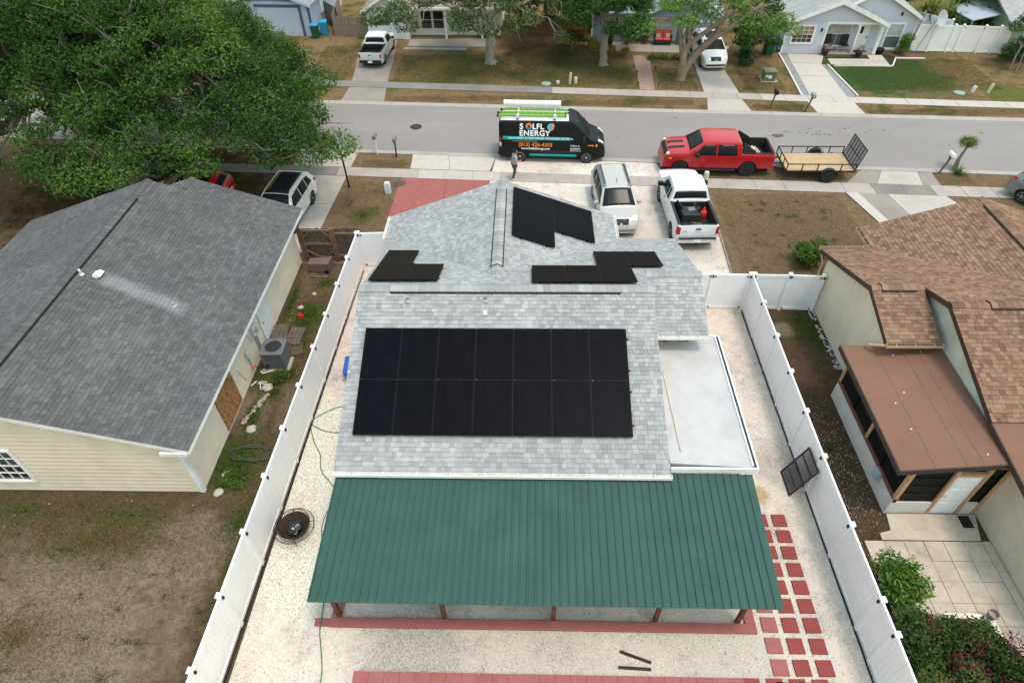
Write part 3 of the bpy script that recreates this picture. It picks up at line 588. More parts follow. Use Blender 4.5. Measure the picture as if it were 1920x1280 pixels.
ridge(rf,(11.62,17,r1(0,17)),(13.4,17,r1(0,17)),m['sh_right'],.17,sR); ridge(rf,(13.4,15.55,r2(0,15.55)),(26,15.55,r2(0,15.55)),m['sh_right'],.17,sR); ridge(rf,(18,16.7,3.9),(18,22.45,3.9),m['sh_right'],.17,sR)
vent(rf,(11.95,17,r1(0,17)+.02),(13.1,17,r1(0,17)+.02),m['sh_right'],sR); vent(rf,(14.6,15.55,r2(0,15.55)+.02),(25,15.55,r2(0,15.55)+.02),m['sh_right'],sR); vent(rf,(18,17.5,3.92),(18,21.9,3.92),m['sh_right'],sR)
w_=MB(); w_.b2(11.84,13.5,15.3,20.5,0,2.5); w_.b2(13.6,25.8,10.6,20.5,0,2.5); w_.b2(14.1,22,20.5,22.1,0,2.4); w_.b2(13.8,22,5.0,10.7,0,2.42)
w_.add([(13.64,10.6,2.4),(13.64,20.5,2.4),(13.64,15.55,4.1),(13.64,11.8,2.86)],[(0,1,2,3)]); w_.add([(14.1,22.1,2.3),(22,22.1,2.3),(18,22.1,3.7)],[(0,1,2)]); w_.add([(11.84,15.3,2.4),(11.84,20.5,2.4),(11.84,20.5,2.5),(11.84,17,3.6),(11.84,15.3,3.05)],[(0,1,2,3,4)])
w_.b2(11.9,13.5,15.3,17,2.4,3.0)
wr2=w_.build('wall',m['creamw'],N_)
gw=MB(); gw.add([(13.62,11.85,2.6),(13.62,15.3,2.6),(13.62,16.9,3.55),(13.62,15.55,4.08),(13.62,11.85,2.87)],[(0,1,2,3,4)]); gw.build('gable_wall',pm('stained white gable',(.5,.51,.47),.12,1.5,.8,dirt=(.3,.3,.2),dscale=1.1,damt=.7),N_)
# vertical board siding on the gable end
v0=15.35
while v0<20.45:
    a,b=v0,min(v0+.199,20.45); zt=lambda y:(rfz(0,y) if y>17 else r1(0,y))-.18
    MB().add([(11.83,a,.08),(11.83,b,.08),(11.83,b,zt(b)),(11.83,a,zt(a)),(11.815,a+.004,.08),(11.815,b-.001,.08),(11.815,b-.001,zt(b)),(11.815,a+.004,zt(a))],[(3,2,1,0),(4,5,6,7),(0,1,5,4),(1,2,6,5),(2,3,7,6),(3,0,4,7)]).build('siding_board',m['cream'],wr2); v0+=.2
m['tan']=pm('tan gutter',(.42,.29,.18),.08,4,.5)
gutter(N_,11.6,13.42,14.96,3.1,m['tan'],m['black'],n=3); gutter(N_,11.66,13.7,21.02,2.47,m['tan'],m['black'],n=3,sgn=1); gutter(N_,20.98,22.45,13.69,2.47,m['tan'],m['black'],'Y',n=3)
MB().tube([(11.62,14.93,3.0),(11.55,15.0,2.95),(11.3,15.3,2.7)],.05,6).build('downspout',m['tan'],N_)
MB().tube([(11.7,20.98,2.36),(11.72,20.6,2.1),(11.74,20.55,.1)],.045,6).build('downspout',m['tan'],N_)
gs=MB()
for q in range(60): gs.box(11.72+random.uniform(-.08,.04),random.uniform(15.4,20.4),.02,random.uniform(.06,.16),random.uniform(.06,.2),.07,random.random())
tag(gs.build('footing_stones',pm('pale footing stone',(.4,.38,.34),.2,9,.9),N_),kind='stuff')
# low membrane roof beyond the sunroom
t=NT('brown roll roofing'); n1=t.noise(150,2,.8); n2=t.noise(.7,4); cc=t.mix(.35,t.ramp(n2,[(.3,(.15,.079,.052)),(.7,(.185,.098,.066))]),t.ramp(n1,[(.3,(.25,)*3),(.7,(.75,)*3)]),'OVERLAY'); t.bump(n1,.2,.005); m['roll']=t.done(cc,.9,0,.2)
mr=MB().slab([(13.42,8.0,2.5),(24,8.0,2.5),(24,11.86,3.0),(13.42,11.86,3.0)],(0,0,-.07)).build('porch_roof',m['roll'],N_)
MB().slab([(13.38,8.0,2.51),(13.42,8.0,2.51),(13.42,11.86,3.01),(13.38,11.86,3.01)],(0,0,-.2)).build('fascia',m['brownfascia'],N_)
x=MB(); x.slab([(13.43,9.9,2.755),(24,9.9,2.755),(24,9.94,2.76),(13.43,9.94,2.76)],(0,0,.006)); x.build('seam',m['roll'],mr)
# sunroom
SR=wthing('sunroom',(12.3,13,0),'sunroom with flat brown roof, dark screens and white door','sunroom')
z1=lambda x:2.46+.09*(x-10.5)
rr=MB().slab([(10.5,10.48,z1(10.5)),(13.46,10.55,z1(13.46)),(13.6,15.28,z1(13.6)),(10.56,15.5,z1(10.56))],(0,0,-.06)).build('roof',m['roll'],SR)
f=MB(); f.slab([(10.46,10.44,z1(10.46)+.01),(10.5,10.44,z1(10.5)+.01),(10.56,15.5,z1(10.56)+.01),(10.52,15.5,z1(10.52)+.01)],(0,0,-.19)); f.slab([(10.46,10.44,z1(10.46)+.012),(13.46,10.51,z1(13.46)+.012),(13.46,10.55,z1(13.46)+.012),(10.5,10.48,z1(10.5)+.012)],(0,0,-.19)); f.build('fascia',m['brownfascia'],SR)
for xx in(11.45,12.3,12.75):
    q=MB(); q.slab([(xx,10.5,z1(xx)+.001),(xx+.05,10.5,z1(xx+.05)+.001),(xx+.1,15.3,z1(xx+.1)+.001),(xx+.05,15.3,z1(xx+.05)+.001)],(0,0,.007)); q.build('seam',pm('seam bitumen',(.15,.085,.06),.2),rr)
for q in((11.3,12.9),(11.7,13.3),(11.35,11.9),(13.0,10.9),(12.0,14.9),(12.9,15)): MB().lathe([(.022,0),(.022,.008),(.005,.01)],(*q,z1(q[0])),n=8).build('roofing_cap',m['trim'],rr)
kw=MB(); kw.b2(11.0,11.15,10.6,15.4,0,.78); kw.b2(11.15,12.28,10.6,10.75,0,.62); kw.b2(13.2,13.72,10.6,10.75,0,.62); kw.slab([(11.1,10.62,2.4),(13.6,10.62,2.58),(13.6,10.62,2.36),(11.1,10.62,2.3)],(0,.06,0)); kw.build('knee_wall',pm('white knee wall',(.6,.57,.51),.06,3,.8,.2,dirt=(.4,.38,.33),damt=.5),SR)
MB().b2(10.97,11.17,10.57,15.42,.78,.82).build('sill',pm('red brown sill',(.2,.075,.055),.15),SR)
m['post']=pm('tan timber',(.42,.26,.135),.15,8,.7,.2,30)
for (x0,x1,y0,y1,a,b) in((11.02,11.14,10.6,10.72,.62,2.34),(11.02,11.14,12.85,12.97,.82,2.34),(11.02,11.14,15.3,15.42,.82,2.36),(12.24,12.34,10.58,10.7,0,2.36),(13.12,13.22,10.58,10.7,0,2.4),(13.6,13.72,10.58,10.7,0,2.44),(12.34,13.12,10.58,10.7,2.02,2.12)): MB().b2(x0,x1,y0,y1,a,b).build('post',m['post'],SR)
t=NT('dark insect screen'); m['screen']=t.done((.006,.006,.006),.6,0,.2)
for (a,b) in((10.74,11.78),(11.82,12.83),(12.99,14.08),(14.12,15.28)):
    q=MB().b2(11.07,11.085,a,b,.83,2.33).build('screen',m['screen'],SR); e=MB()
    e.b2(11.05,11.07,a,a+.03,.83,2.33); e.b2(11.05,11.07,b-.03,b,.83,2.33)
    for zz in(1.2,1.57,1.95): e.b2(11.055,11.07,a+.03,b-.03,zz,zz+.02)
    e.build('screen_frame',m['pframe'],q)
for (a,b,c) in((11.2,12.2,.66),(13.26,13.58,.66)):
    q=MB().b2(a,b,10.655,10.665,c,2.32).build('screen',m['screen'],SR); e=MB(); e.b2(a,a+.03,10.63,10.655,c,2.32); e.b2(b-.03,b,10.63,10.655,c,2.32)
    for zz in(c,1.05,1.45,1.85,2.29): e.b2(a+.03,b-.03,10.632,10.655,zz,zz+.03)
    e.build('screen_frame',m['pframe'],q)
dr=MB().b2(12.36,13.1,10.61,10.65,.02,2.0).build('door',m['trim'],SR); dr['label']='white six panel door'
for xx in(12.45,12.76):
    for za,zb in((.18,.62),(.75,1.35),(1.5,1.85)): MB().b2(xx,xx+.25,10.603,10.611,za,zb).build('door_panel',m['trim'],dr,bevel=.004)
MB().lathe([(.02,0),(.035,.03),(.03,.05)],(12.42,10.57,1.0),'Y',8).build('knob',pm('brass',(.5,.35,.12),.1,8,.3,metal=.9),dr)
MB().box(10.93,11.6,.66,.12,.3,.36).build('outlet_box',pm('grey box',(.33,.37,.4),.08),SR,bevel=.02)
# patio slabs on the right
pt=flat('patio',[(10.05,5),(13.8,5),(13.78,10.58),(11.05,10.58),(10.9,9.66),(10.05,9.66)],.008,pm('patio joint moss',(.045,.045,.03),.3,8,.95))
MB().prism([(11.07,10.56),(10.93,9.68),(13.5,9.68),(13.76,10.56)],.01,.05).build('concrete_slab',m['patio'],pt)
MB().prism([(11.0,10.0),(10.92,9.68),(10.62,9.68),(10.62,9.9)],.01,.045).build('concrete_slab',m['patio'],pt)
for r in range(5):
    for c in range(6):
        x0=10.06+c*.575; y1=9.64-r*.62
        if x0>13.4: continue
        MB().b2(x0+.008,min(x0+.567,13.5),y1-.61,y1,.01,.05+random.uniform(-.006,.006)).build('concrete_slab',m['patio'],pt)
MB().prism([(13.52,9.66),(13.76,9.66),(13.78,6.4),(13.52,6.4)],.01,.045).build('concrete_slab',m['patio'],pt)
MB().prism([(12.95,6.5),(13.78,6.45),(13.78,5),(12.95,5)],.01,.06).build('concrete_slab',pm('pale slab',(.6,.55,.42),.06),pt)
pl=MB(); pl.b2(11.3,12.42,7.3,7.44,0,.22); pl.b2(12.42,12.6,5.0,7.44,0,.22); tag(pl.build('planter_kerb',pm('cream kerb',(.62,.57,.47),.08,4,.8)),'low cream concrete kerb around the bougainvillea bed','planter')
flat('planter_bed',[(10.2,5),(12.42,5),(12.42,7.3),(10.2,7.3)],.056,gravelmat('shell litter',(.2,.15,.12),(.1,.07,.05)))
p=thing('flower_pot',(12.5,7.35,.22),0,'small empty clay pot on the corner of the cream kerb','pot'); MB().lathe([(.1,0),(.14,.2),(.15,.2),(.15,.24),(.125,.24),(.11,.12),(.02,.1)],n=14).build('pot',pm('weathered clay pot',(.28,.24,.2),.2,9,.9),p,smooth=40)
p=thing('floor_mat',(13.35,10.3,.055),0,'small black floor mat beside the sunroom door','mat'); MB().b2(-.16,.16,-.2,.2,0,.015).build('mat',m['black'],p)
# ---- green metal patio cover
G=wthing('patio_cover',(.4,8.4,0),'patio cover with ribbed green metal roof on brown posts behind the house','patio cover')
m['green']=pm('green painted metal',(.034,.077,.064),.14,.9,.6,metal=.0,spec=.12,dirt=(.036,.09,.07),dscale=.5,damt=.35)
ya,yb=6.63,10.42; za,zb=2.16,2.285
xs0=lambda i:-5.48+i*(11.73/14); xs1=lambda i:-5.52+i*(11.9/14)
for i in range(14):
    q=MB(); nr=4
    for r in range(nr):
        f0,f1=r/nr,(r+1)/nr; A0,A1=xs0(i+f0),xs0(i+f1); B0,B1=xs1(i+f0),xs1(i+f1); rw=.032
        P=[(A0,B0,0),(A0+rw*.2,B0+rw*.2,.042),(A0+rw*1.1,B0+rw*1.1,.042),(A0+rw*1.4,B0+rw*1.4,0),(A1,B1,0)]
        if r>0: P=[(a,b,h*(1 if r%2==0 else .8)) for a,b,h in P]
        vs=[(a,ya,za+h) for a,b,h in P]+[(b,yb,zb+h) for a,b,h in P]; n=len(P)
        q.add(vs,[(j,j+1,n+j+1,n+j) for j in range(n-1)])
    o=q.build('roof_sheet',m['green'],G,fix=False); o.location.z=.002*(i%2)
    md=o.modifiers.new('thickness','SOLIDIFY'); md.thickness=.012; md.offset=-1
sc_=MB()
for yy in(6.7,7.3,8.0,8.7,9.4,10.1):
    for i in range(14*4):
        if random.random()<.8:
            f=(yy-ya)/(yb-ya); xx=(xs0((i+.4)/4)*(1-f)+xs1((i+.4)/4)*f); sc_.lathe([(.012,0),(.012,.008),(.004,.012)],(xx+random.uniform(-.03,.03),yy,za+(zb-za)*f+.001),n=5)
tag(sc_.build('screws',pm('zinc screw',(.1,.17,.145),.2),G),kind='stuff')
m['wood']=pm('red brown stained timber',(.11,.045,.025),.3,7,.7,.3,30)
for xx in(-5.21,-2.3,.71,3.5,5.73):
    MB().b2(xx-.055,xx+.055,7.13,7.24,.01,2.1).build('post',m['wood'],G)
MB().b2(-5.4,6.1,7.12,7.2,2.0,2.14).build('beam',m['wood'],G); MB().b2(-5.4,6.1,10.25,10.33,2.02,2.2).build('beam',m['wood'],G)
for q in range(12): x0=-5.2+q*.98; MB().add([(x0,7.2,2.1),(x0+.04,7.2,2.1),(x0+.04,10.25,2.24),(x0,10.25,2.24),(x0,7.2,2.02),(x0+.04,7.2,2.02),(x0+.04,10.25,2.16),(x0,10.25,2.16)],[(0,1,2,3),(7,6,5,4),(0,4,5,1),(1,5,6,2),(2,6,7,3),(3,7,4,0)]).build('rafter',m['wood'],G)
rc=MB(); rc.b2(-5.42,6.2,6.86,7.12,.01,.1); rc.b2(-5.42,-5.14,7.12,10.0,.01,.09); rc.b2(5.92,6.2,7.12,10.0,.01,.09); rc.b2(-5.86,-5.42,6.88,7.1,.01,.06)
tag(rc.build('patio_kerb',m['redslab'],bevel=.015),'low red painted kerb framing the patio under the green roof','kerb')
# ---- red pavers
pv=flat('paver_path',[(6.3,10.5),(8.0,10.5),(8.0,5.0),(6.3,5.0)],.0125,m['gravel'])
for c,x0 in enumerate((6.36,6.94,7.52)):
    for r in range(11):
        y1=10.48-r*.527+(0 if r<6 else (r-6)*-.02)
        mt=m['pinkpav'] if c==0 else m['redpav']
        MB().box(x0+.205+random.uniform(-.01,.01),y1-.2,.035,.41,.4,.05,random.uniform(-.02,.02)).build('paver',mt,pv,bevel=.006)
pv=flat('paver_terrace',[(-4.52,5.75),(5.55,5.75),(5.55,4.5),(-4.52,4.5)],.0128,m['pinkpav'])
for c in range(25):
    for r in range(2):
        MB().box(-4.32+c*.403,5.55-r*.405,.035+random.uniform(-.004,.004),.396,.398,.05).build('paver',random.choice([m['pinkpav'],m['pinkpav'],m['pinkpav'],m['redslab']]),pv)
for c in range(4): MB().box(5.75+c*.58,5.55,.035,.4,.4,.05).build('paver',m['redpav'],pv)
# ---------------------------------------------------------------- white vinyl fences
def unitpanel(L_,H_):
    i=MB(); n=max(2,int(L_/.15)); 
    for k in range(n): i.b2(k*L_/n+.002,(k+1)*L_/n-.002,-.011,.011,.13,H_-.1)
    i.b2(.0,L_,-.005,.005,.13,H_-.1)
    r0=MB().b2(0,L_,-.025,.025,.04,.17); r1=MB().b2(0,L_,-.025,.025,H_-.13,H_-.0)
    return i.mesh('panel',m['white']),r0.mesh('rail',m['white']),r1.mesh('rail',m['white'])
UP=unitpanel(1.8,1.82)
PM=MB().b2(-.06,.06,-.06,.06,0,1.84).mesh('post',m['white']); CM=MB().box(0,0,1.87,.15,.15,.05).box(0,0,1.915,.13,.13,.045,taper=.35).mesh('post_cap',m['white']); BM=MB().b2(.06,.1,-.03,.03,1.7,1.8).mesh('bracket',m['black'])
HG=MB().box(0,0,0,.12,.02,.06).mesh('hinge',m['black'])
def vfence(label,pts,bracket=None,gates=(),group='white vinyl fence runs around the gravel lot'):
    a=thing('vinyl_fence',(pts[0][0],pts[0][1],0),0,label,'fence',group); ox,oy=pts[0]
    for i,(x,y) in enumerate(pts):
        p=link(bpy.data.objects.new('post',PM),a); p.location=(x-ox,y-oy,0)
        c=bpy.data.objects.new('post_cap',CM); C.objects.link(c); c.parent=p
        if bracket is not None:
            b=bpy.data.objects.new('bracket',BM); C.objects.link(b); b.parent=p; b.rotation_euler=(0,0,bracket)
    for i,((x0,y0),(x1,y1)) in enumerate(zip(pts,pts[1:])):
        d=Vector((x1-x0,y1-y0)); L_=d.length-.12; an=math.atan2(d.y,d.x)
        p=link(bpy.data.objects.new('panel',UP[0]),a); p.location=(x0-ox+.06*math.cos(an),y0-oy+.06*math.sin(an),0); p.rotation_euler=(0,0,an); p.scale=(L_/1.8,1,1)
        for q in UP[1:]: r=bpy.data.objects.new('rail',q); C.objects.link(r); r.parent=p
        if i in gates:
            for u in(.03,L_-.03):
                for zz in(.12,1.72): h_=bpy.data.objects.new('hinge',HG); C.objects.link(h_); h_.parent=p; h_.location=(u*1.8/L_,-.03,zz)
    return a
lx=lambda y:-7.56-.0205*(22.96-y)
vfence('long white vinyl fence between the gravel lot and the dark grey roof house',[(lx(y),y) for y in(22.96,21.2,19.45,17.67,15.92,14.09,12.28,10.5,8.68,6.89,5.1,3.3,1.5)],0)
vfence('long white vinyl fence between the gravel lot and the brown roof house',[(8.92,20.15),(8.91,18.43),(8.9,16.62),(8.89,14.87),(8.88,13.14),(8.87,11.39),(8.88,9.13),(8.9,7.05),(8.92,6.2),(8.93,4.4),(8.95,2.6)],PI)
vfence('short white vinyl gate between the fence corner and the solar house',[(-7.5,22.99),(-5.75,23.08)],-PI/2,(0,))
vfence('white vinyl gate between the solar house and the brown roof house',[(5.8,20.2),(7.36,20.17),(8.84,20.15)],-PI/2,(0,1))
vfence('white vinyl double gate section against the cream gable wall',[(9.0,20.14),(10.4,20.12),(11.7,20.05)],-PI/2,(1,))
vfence('white vinyl fence beside the lavender house across the street',[(27.75,48.7),(28.9,48.6),(30.2,48.5),(30.75,48.45),(32.2,48.25),(33.2,48.15),(33.9,48.05)],None,(3,),'white vinyl fences by the lavender house')
vfence('white vinyl fence running back from the lavender house fence towards the palms',[(27.9,52.9),(29.2,51.2),(30.5,49.6)],None,(),'white vinyl fences by the lavender house')
gp=MB()  # black strips stand in for the shaded gap below the bottom fence rails
for y0 in np.arange(2.7,20,.3): gp.box(8.84-random.uniform(0,.012),y0,.025,.035,.305,.05,random.uniform(-.03,.03))
for y0 in np.arange(3,22.8,.3): gp.box(lx(y0)+.075+random.uniform(0,.012),y0,.02,.035,.305,.045,random.uniform(-.03,.03))
tag(gp.build('fence_gap_shade',pm('dark fence gap shade',(.018,.017,.018),.3,12,.9)),kind='stuff')
# ---------------------------------------------------------------- grey wooden gate beside the left house
m['grey_wood']=pm('weathered grey wood',(.10,.078,.062),.35,5,.9,.5,30); m['brown_wood']=pm('brown weathered wood',(.155,.095,.058),.3,6,.9,.4,30); m['pale_wood']=pm('silvered fence wood',(.21,.175,.14),.25,5,.9,.4,30)
wg=thing('wooden_gate',(-10.35,23.4,0),0,'weathered brown wooden gate with diagonal braces beside the dark grey roof house','gate')
for i in range(20):
    MB().box(.07+i*.139,.06,.88+random.uniform(-.02,.03),.13,.02,1.72).build('plank',m['grey_wood'],wg)
for (x0,x1,z) in((.08,1.55,.2),(.08,1.55,.95),(.08,1.55,1.66),(1.62,2.75,.3),(1.62,2.75,1.5)): MB().b2(x0,x1,-.03,.045,z-.05,z+.05).build('rail',m['brown_wood'],wg)
for (x0,h,tk) in((.05,1.85,.13),(.2,1.75,.1),(1.5,1.75,.1),(1.62,1.8,.1)): MB().b2(x0-tk/2,x0+tk/2,-.06,.045,0,h).build('post',m['brown_wood'],wg)
for (a,b) in(((.22,1.3),(.55,1.64)),((1.48,1.28),(1.12,1.64)),((.24,.6),(.75,.24)),((1.46,.6),(1.05,.24))): MB().tube([(a[0],-.02,a[1]),(b[0],-.02,b[1])],.04,4).build('brace',m['brown_wood'],wg)
# ---------------------------------------------------------------- air conditioner and clutter in the left side yard
ac=thing('air_conditioner',(-9.68,16.85,.0),R(2),'grey outdoor air conditioner with round top fan beside the cream wall','air conditioner')
m['acg']=pm('grey enamel',(.115,.118,.122),.06,4,.45); m['acd']=pm('dark louvre',(.03,.031,.033),.2,6,.6)
MB().box(0,0,.05,1.05,1.0,.1).build('pad',m['kerb'],ac)
MB().box(0,0,.5,.78,.78,.78).build('coil',m['acd'],ac)
for sx_,sy_ in((1,1),(1,-1),(-1,1),(-1,-1)): MB().box(sx_*.37,sy_*.37,.5,.1,.1,.8).build('cabinet_corner',m['acg'],ac,bevel=.03)
for q in range(22):
    MB().box(0,0,.13+q*.035,.815,.815,.022).build('louvre',m['acg'],ac)
t_=MB(); n=28; ri,ro=.31,.44; vs=[];fs=[]
for k in range(n):
    a=2*PI*k/n; q=max(abs(math.cos(a)),abs(math.sin(a))); r_=min(ro/q,ro*1.28)
    vs+=[(ri*math.cos(a),ri*math.sin(a),.93),(r_*math.cos(a),r_*math.sin(a),.92),(r_*math.cos(a),r_*math.sin(a),.86),(ri*math.cos(a),ri*math.sin(a),.8)]
for k in range(n):
    j=(k+1)%n; fs+=[(4*k,4*k+1,4*j+1,4*j),(4*k+1,4*k+2,4*j+2,4*j+1),(4*k+3,4*k,4*j,4*j+3)]
t_.add(vs,fs).build('top_ring',m['acg'],ac,smooth=40)
MB().lathe([(.3,0),(.3,.01),(.01,.01)],(0,0,.79),n=20).build('fan_well',m['black'],ac)
f_=MB()
for k in range(3): f_.box(.14*math.cos(k*2.1),.14*math.sin(k*2.1),.86,.22,.12,.01,k*2.1,rx=.35)
f_.lathe([(.06,0),(.06,.06),(.02,.07)],(0,0,.83),n=10); f_.build('fan',m['acd'],ac)
g_=MB()
for rr in(.1,.2,.29): g_.tube([(rr*math.cos(2*PI*k/20),rr*math.sin(2*PI*k/20),.935) for k in range(21)],.005,4)
for k in range(6): g_.tube([(0,0,.937),(.31*math.cos(k*PI/3),.31*math.sin(k*PI/3),.935)],.005,4)
g_.build('fan_guard',m['acd'],ac)
def crate(name,loc,rz,sx,sy,sz,label,cat,n=4,mt=None):
    c=thing(name,loc,rz,label,cat); mt=mt or m['grey_wood']
    MB().box(0,0,sz*.45,sx*.94,sy*.94,sz*.88).build('frame',m['brown_wood'],c)
    for i in range(n): MB().box(-sx/2+(i+.5)*sx/n,0,sz-.02,sx/n-.012,sy,.035).build('plank',mt,c)
    return c
crate('wooden_step',(-10.0,18.3,0),R(8),.62,.95,.3,'grey plank wooden step directly below the white side door','step',4)
crate('wooden_crate',(-9.38,18.2,0),R(-4),.62,.95,.22,'low grey plank platform right of the side door step','crate',4)
c=thing('planter_box',(-9.15,17.45,0),R(15),'small open brown wooden box behind the air conditioner','box')
b=MB(); 
for (x0,x1,y0,y1) in((-.25,.25,-.3,-.27),(-.25,.25,.27,.3),(-.25,-.22,-.27,.27),(.22,.25,-.27,.27)): b.b2(x0,x1,y0,y1,0,.22)
b.build('side',m['brown_wood'],c); MB().b2(-.22,.22,-.27,.27,0,.12).build('soil',pm('soil',(.09,.06,.04),.3,9,.95),c)
tb=thing('fallen_bin',(-9.45,22.75,0),R(-4),'brown wheeled bin lying on its side by the wooden gate','bin')
m['binb']=pm('brown plastic',(.145,.105,.088),.1,5,.6)
q=MB(); q.add([(-.5,-.24,.02),(.45,-.3,.0),(.45,.3,.0),(-.5,.24,.02),(-.5,-.22,.46),(.45,-.28,.56),(.45,.28,.56),(-.5,.22,.46)],[(3,2,1,0),(4,5,6,7),(0,1,5,4),(1,2,6,5),(2,3,7,6),(3,0,4,7)]); q.build('body',m['binb'],tb,bevel=.03)
MB().box(.49,0,.28,.06,.64,.6).build('lid',m['binb'],tb,bevel=.02)
for sy_ in(-.24,.2): MB().lathe([(.1,0),(.1,.05),(.03,.05)],(.36,-.33 if sy_<0 else .28,.1),'Y',12).build('wheel',m['black'],tb)
tag(MB().box(-9.4,22.2,.03,.8,.16,.04,R(-3)).build('timber_offcut',m['grey_wood']),'grey timber board lying in front of the fallen bin','board')
j=thing('fuel_can',(-9.5,19.45,0),R(25),'small red plastic can on the weeds left of the fence','can'); m['redp']=pm('red plastic',(.5,.03,.018),.1,5,.45)
MB().box(0,0,.13,.24,.16,.24,taper=.8).build('body',m['redp'],j,bevel=.03); MB().tube([(.07,0,.25),(.14,0,.36)],[.025,.015],6).build('spout',m['black'],j); MB().tube([(-.07,0,.24),(-.06,0,.31),(.03,0,.31),(.04,0,.25)],.014,5).build('handle',m['redp'],j)
bl=thing('blue_bin',(-6.1,16.35,0),R(5),'blue plastic bin tucked under the left eave of the solar house','bin'); m['bluep']=pm('blue plastic',(.02,.1,.36),.1,5,.4)
MB().box(-.55,0,.25,.5,.8,.5,taper=1.08).build('body',m['bluep'],bl,bevel=.04); MB().box(-.55,0,.53,.58,.88,.06).build('lid',m['bluep'],bl,bevel=.02)
def stone(x,y,r,label):
    bm=bmesh.new(); bmesh.ops.create_icosphere(bm,subdivisions=2,radius=r)
    for v in bm.verts: v.co*=random.uniform(.8,1.1); v.co.z=max(v.co.z*.6,-r*.2)
    me=bpy.data.meshes.new('stone'); bm.to_mesh(me); bm.free(); me.materials.append(m['palestone']); me.shade_smooth(); o=link(bpy.data.objects.new('stone',me)); o.location=(x,y,r*.2); return tag(o,label,'stone','loose pale stones in the left side yard')
m['palestone']=pm('pale limestone',(.37,.33,.28),.15,8,.9,.4,20)
stone(-10.0,11.05,.17,'pale stone at the rear corner of the cream house'); stone(-10.0,11.75,.15,'pale stone a step up from the cream house corner'); stone(-9.75,13.6,.2,'flat round pale stone by the strand board'); stone(-9.75,15.55,.22,'pale rock just below the air conditioner'); stone(-9.35,21.0,.11,'small white stone in the middle of the side yard'); stone(-9.7,20.1,.14,'pale stone near the red can')
rk=MB()
for q in range(14): rk.box(-10.15+q*.04+random.uniform(-.05,.05),13.9+q*.1,.03,random.uniform(.08,.18),random.uniform(.08,.16),.07,random.random())
for q in range(14): rk.box(random.uniform(-10.3,-9.9) if q%2 else random.uniform(-17,-10.5),random.uniform(19,22) if q%2 else random.uniform(9.5,10.8),.02,random.uniform(.02,.045),random.uniform(.02,.045),.03,random.random())
tag(rk.build('rubble',m['palestone']),kind='stuff')
# white plastic pipes and clutter near the AC
cl=thing('pipe_clutter',(-10.05,15.75,0),0,'jumble of white pipes and a red valve handle left of the air conditioner','pipes')
q=MB()
for k in range(7): a=random.uniform(0,6.3); q.tube([(random.uniform(-.15,.15),random.uniform(-.3,.3),.05+.06*k),(random.uniform(-.1,.3)+.2*math.cos(a),random.uniform(-.3,.3)+.3*math.sin(a),.05+.05*k)],.02,6)
q.build('pipe',pm('white pipe',(.6,.58,.55),.1),cl); MB().tube([(-.2,.1,.75),(-.05,.25,.8)],.03,6).build('valve_handle',m['redp'],cl); MB().tube([(-.1,.3,.6),(.1,.5,.4),(.15,.8,.3)],.035,6).build('hose',m['black'],cl)
# garden hoses
def hose(name,pts,label,cat='hose',r=.014,mt=None):
    P=[Vector((p[0],p[1],p[2] if len(p)>2 else .03)) for p in pts]; out=[]
    for i in range(len(P)-1):
        a,b,c,d=P[max(i-1,0)],P[i],P[i+1],P[min(i+2,len(P)-1)]
        for k in range(6):
            t=k/6; out.append(.5*((2*b)+(c-a)*t+(2*a-5*b+4*c-d)*t*t+(3*b-a-3*c+d)*t**3))
    out.append(P[-1]); return tag(MB().tube(out,r,6).build(name,mt or m['hose'],smooth=True),label,cat)
m['hose']=pm('green hose',(.035,.13,.06),.15,5,.5)
hose('garden_hose',[(-6.0,14.6),(-6.7,14.7),(-7.3,14.4),(-7.7,13.95),(-7.2,13.6),(-6.5,13.5),(-6.0,13.7)],'thin green hose looping from the white fence towards the roof eave')
hose('garden_hose',[(-7.72,13.85),(-7.4,13.1),(-7.05,12.55),(-6.85,11.9),(-6.35,11.35),(-6.2,10.9),(-6.35,10.2),(-6.3,9.6),(-6.0,9.0)],'green hose winding down the gravel beside the green roof')
hose('garden_hose',[(-5.75,7.6),(-5.68,7.0,.08),(-5.66,6.7),(-5.5,6.2),(-5.35,5.6),(-5.3,4.5)],'green hose crossing the left end of the red kerb')
hp=[]
for k in range(46): a=k*.7; hp.append((-9.4+.75*math.cos(a)*random.uniform(.7,1.1)+.1*math.sin(k),12.55+.3*math.sin(a)*random.uniform(.7,1.2),.04+.003*k))
hose('garden_hose',hp,'tangled heap of dull green hose at the foot of the cream wall',r=.011,mt=pm('dull hose',(.07,.085,.06),.2,5,.8))
hp=[(-10.2,13.2),(-9.9,13.55),(-9.6,13.35),(-9.5,13.6),(-9.7,13.75),(-9.3,13.6),(-8.8,13.5),(-8.5,13.8),(-8.3,14.1)]
hose('garden_hose',hp,'green hose loops beside the flat pale stone')
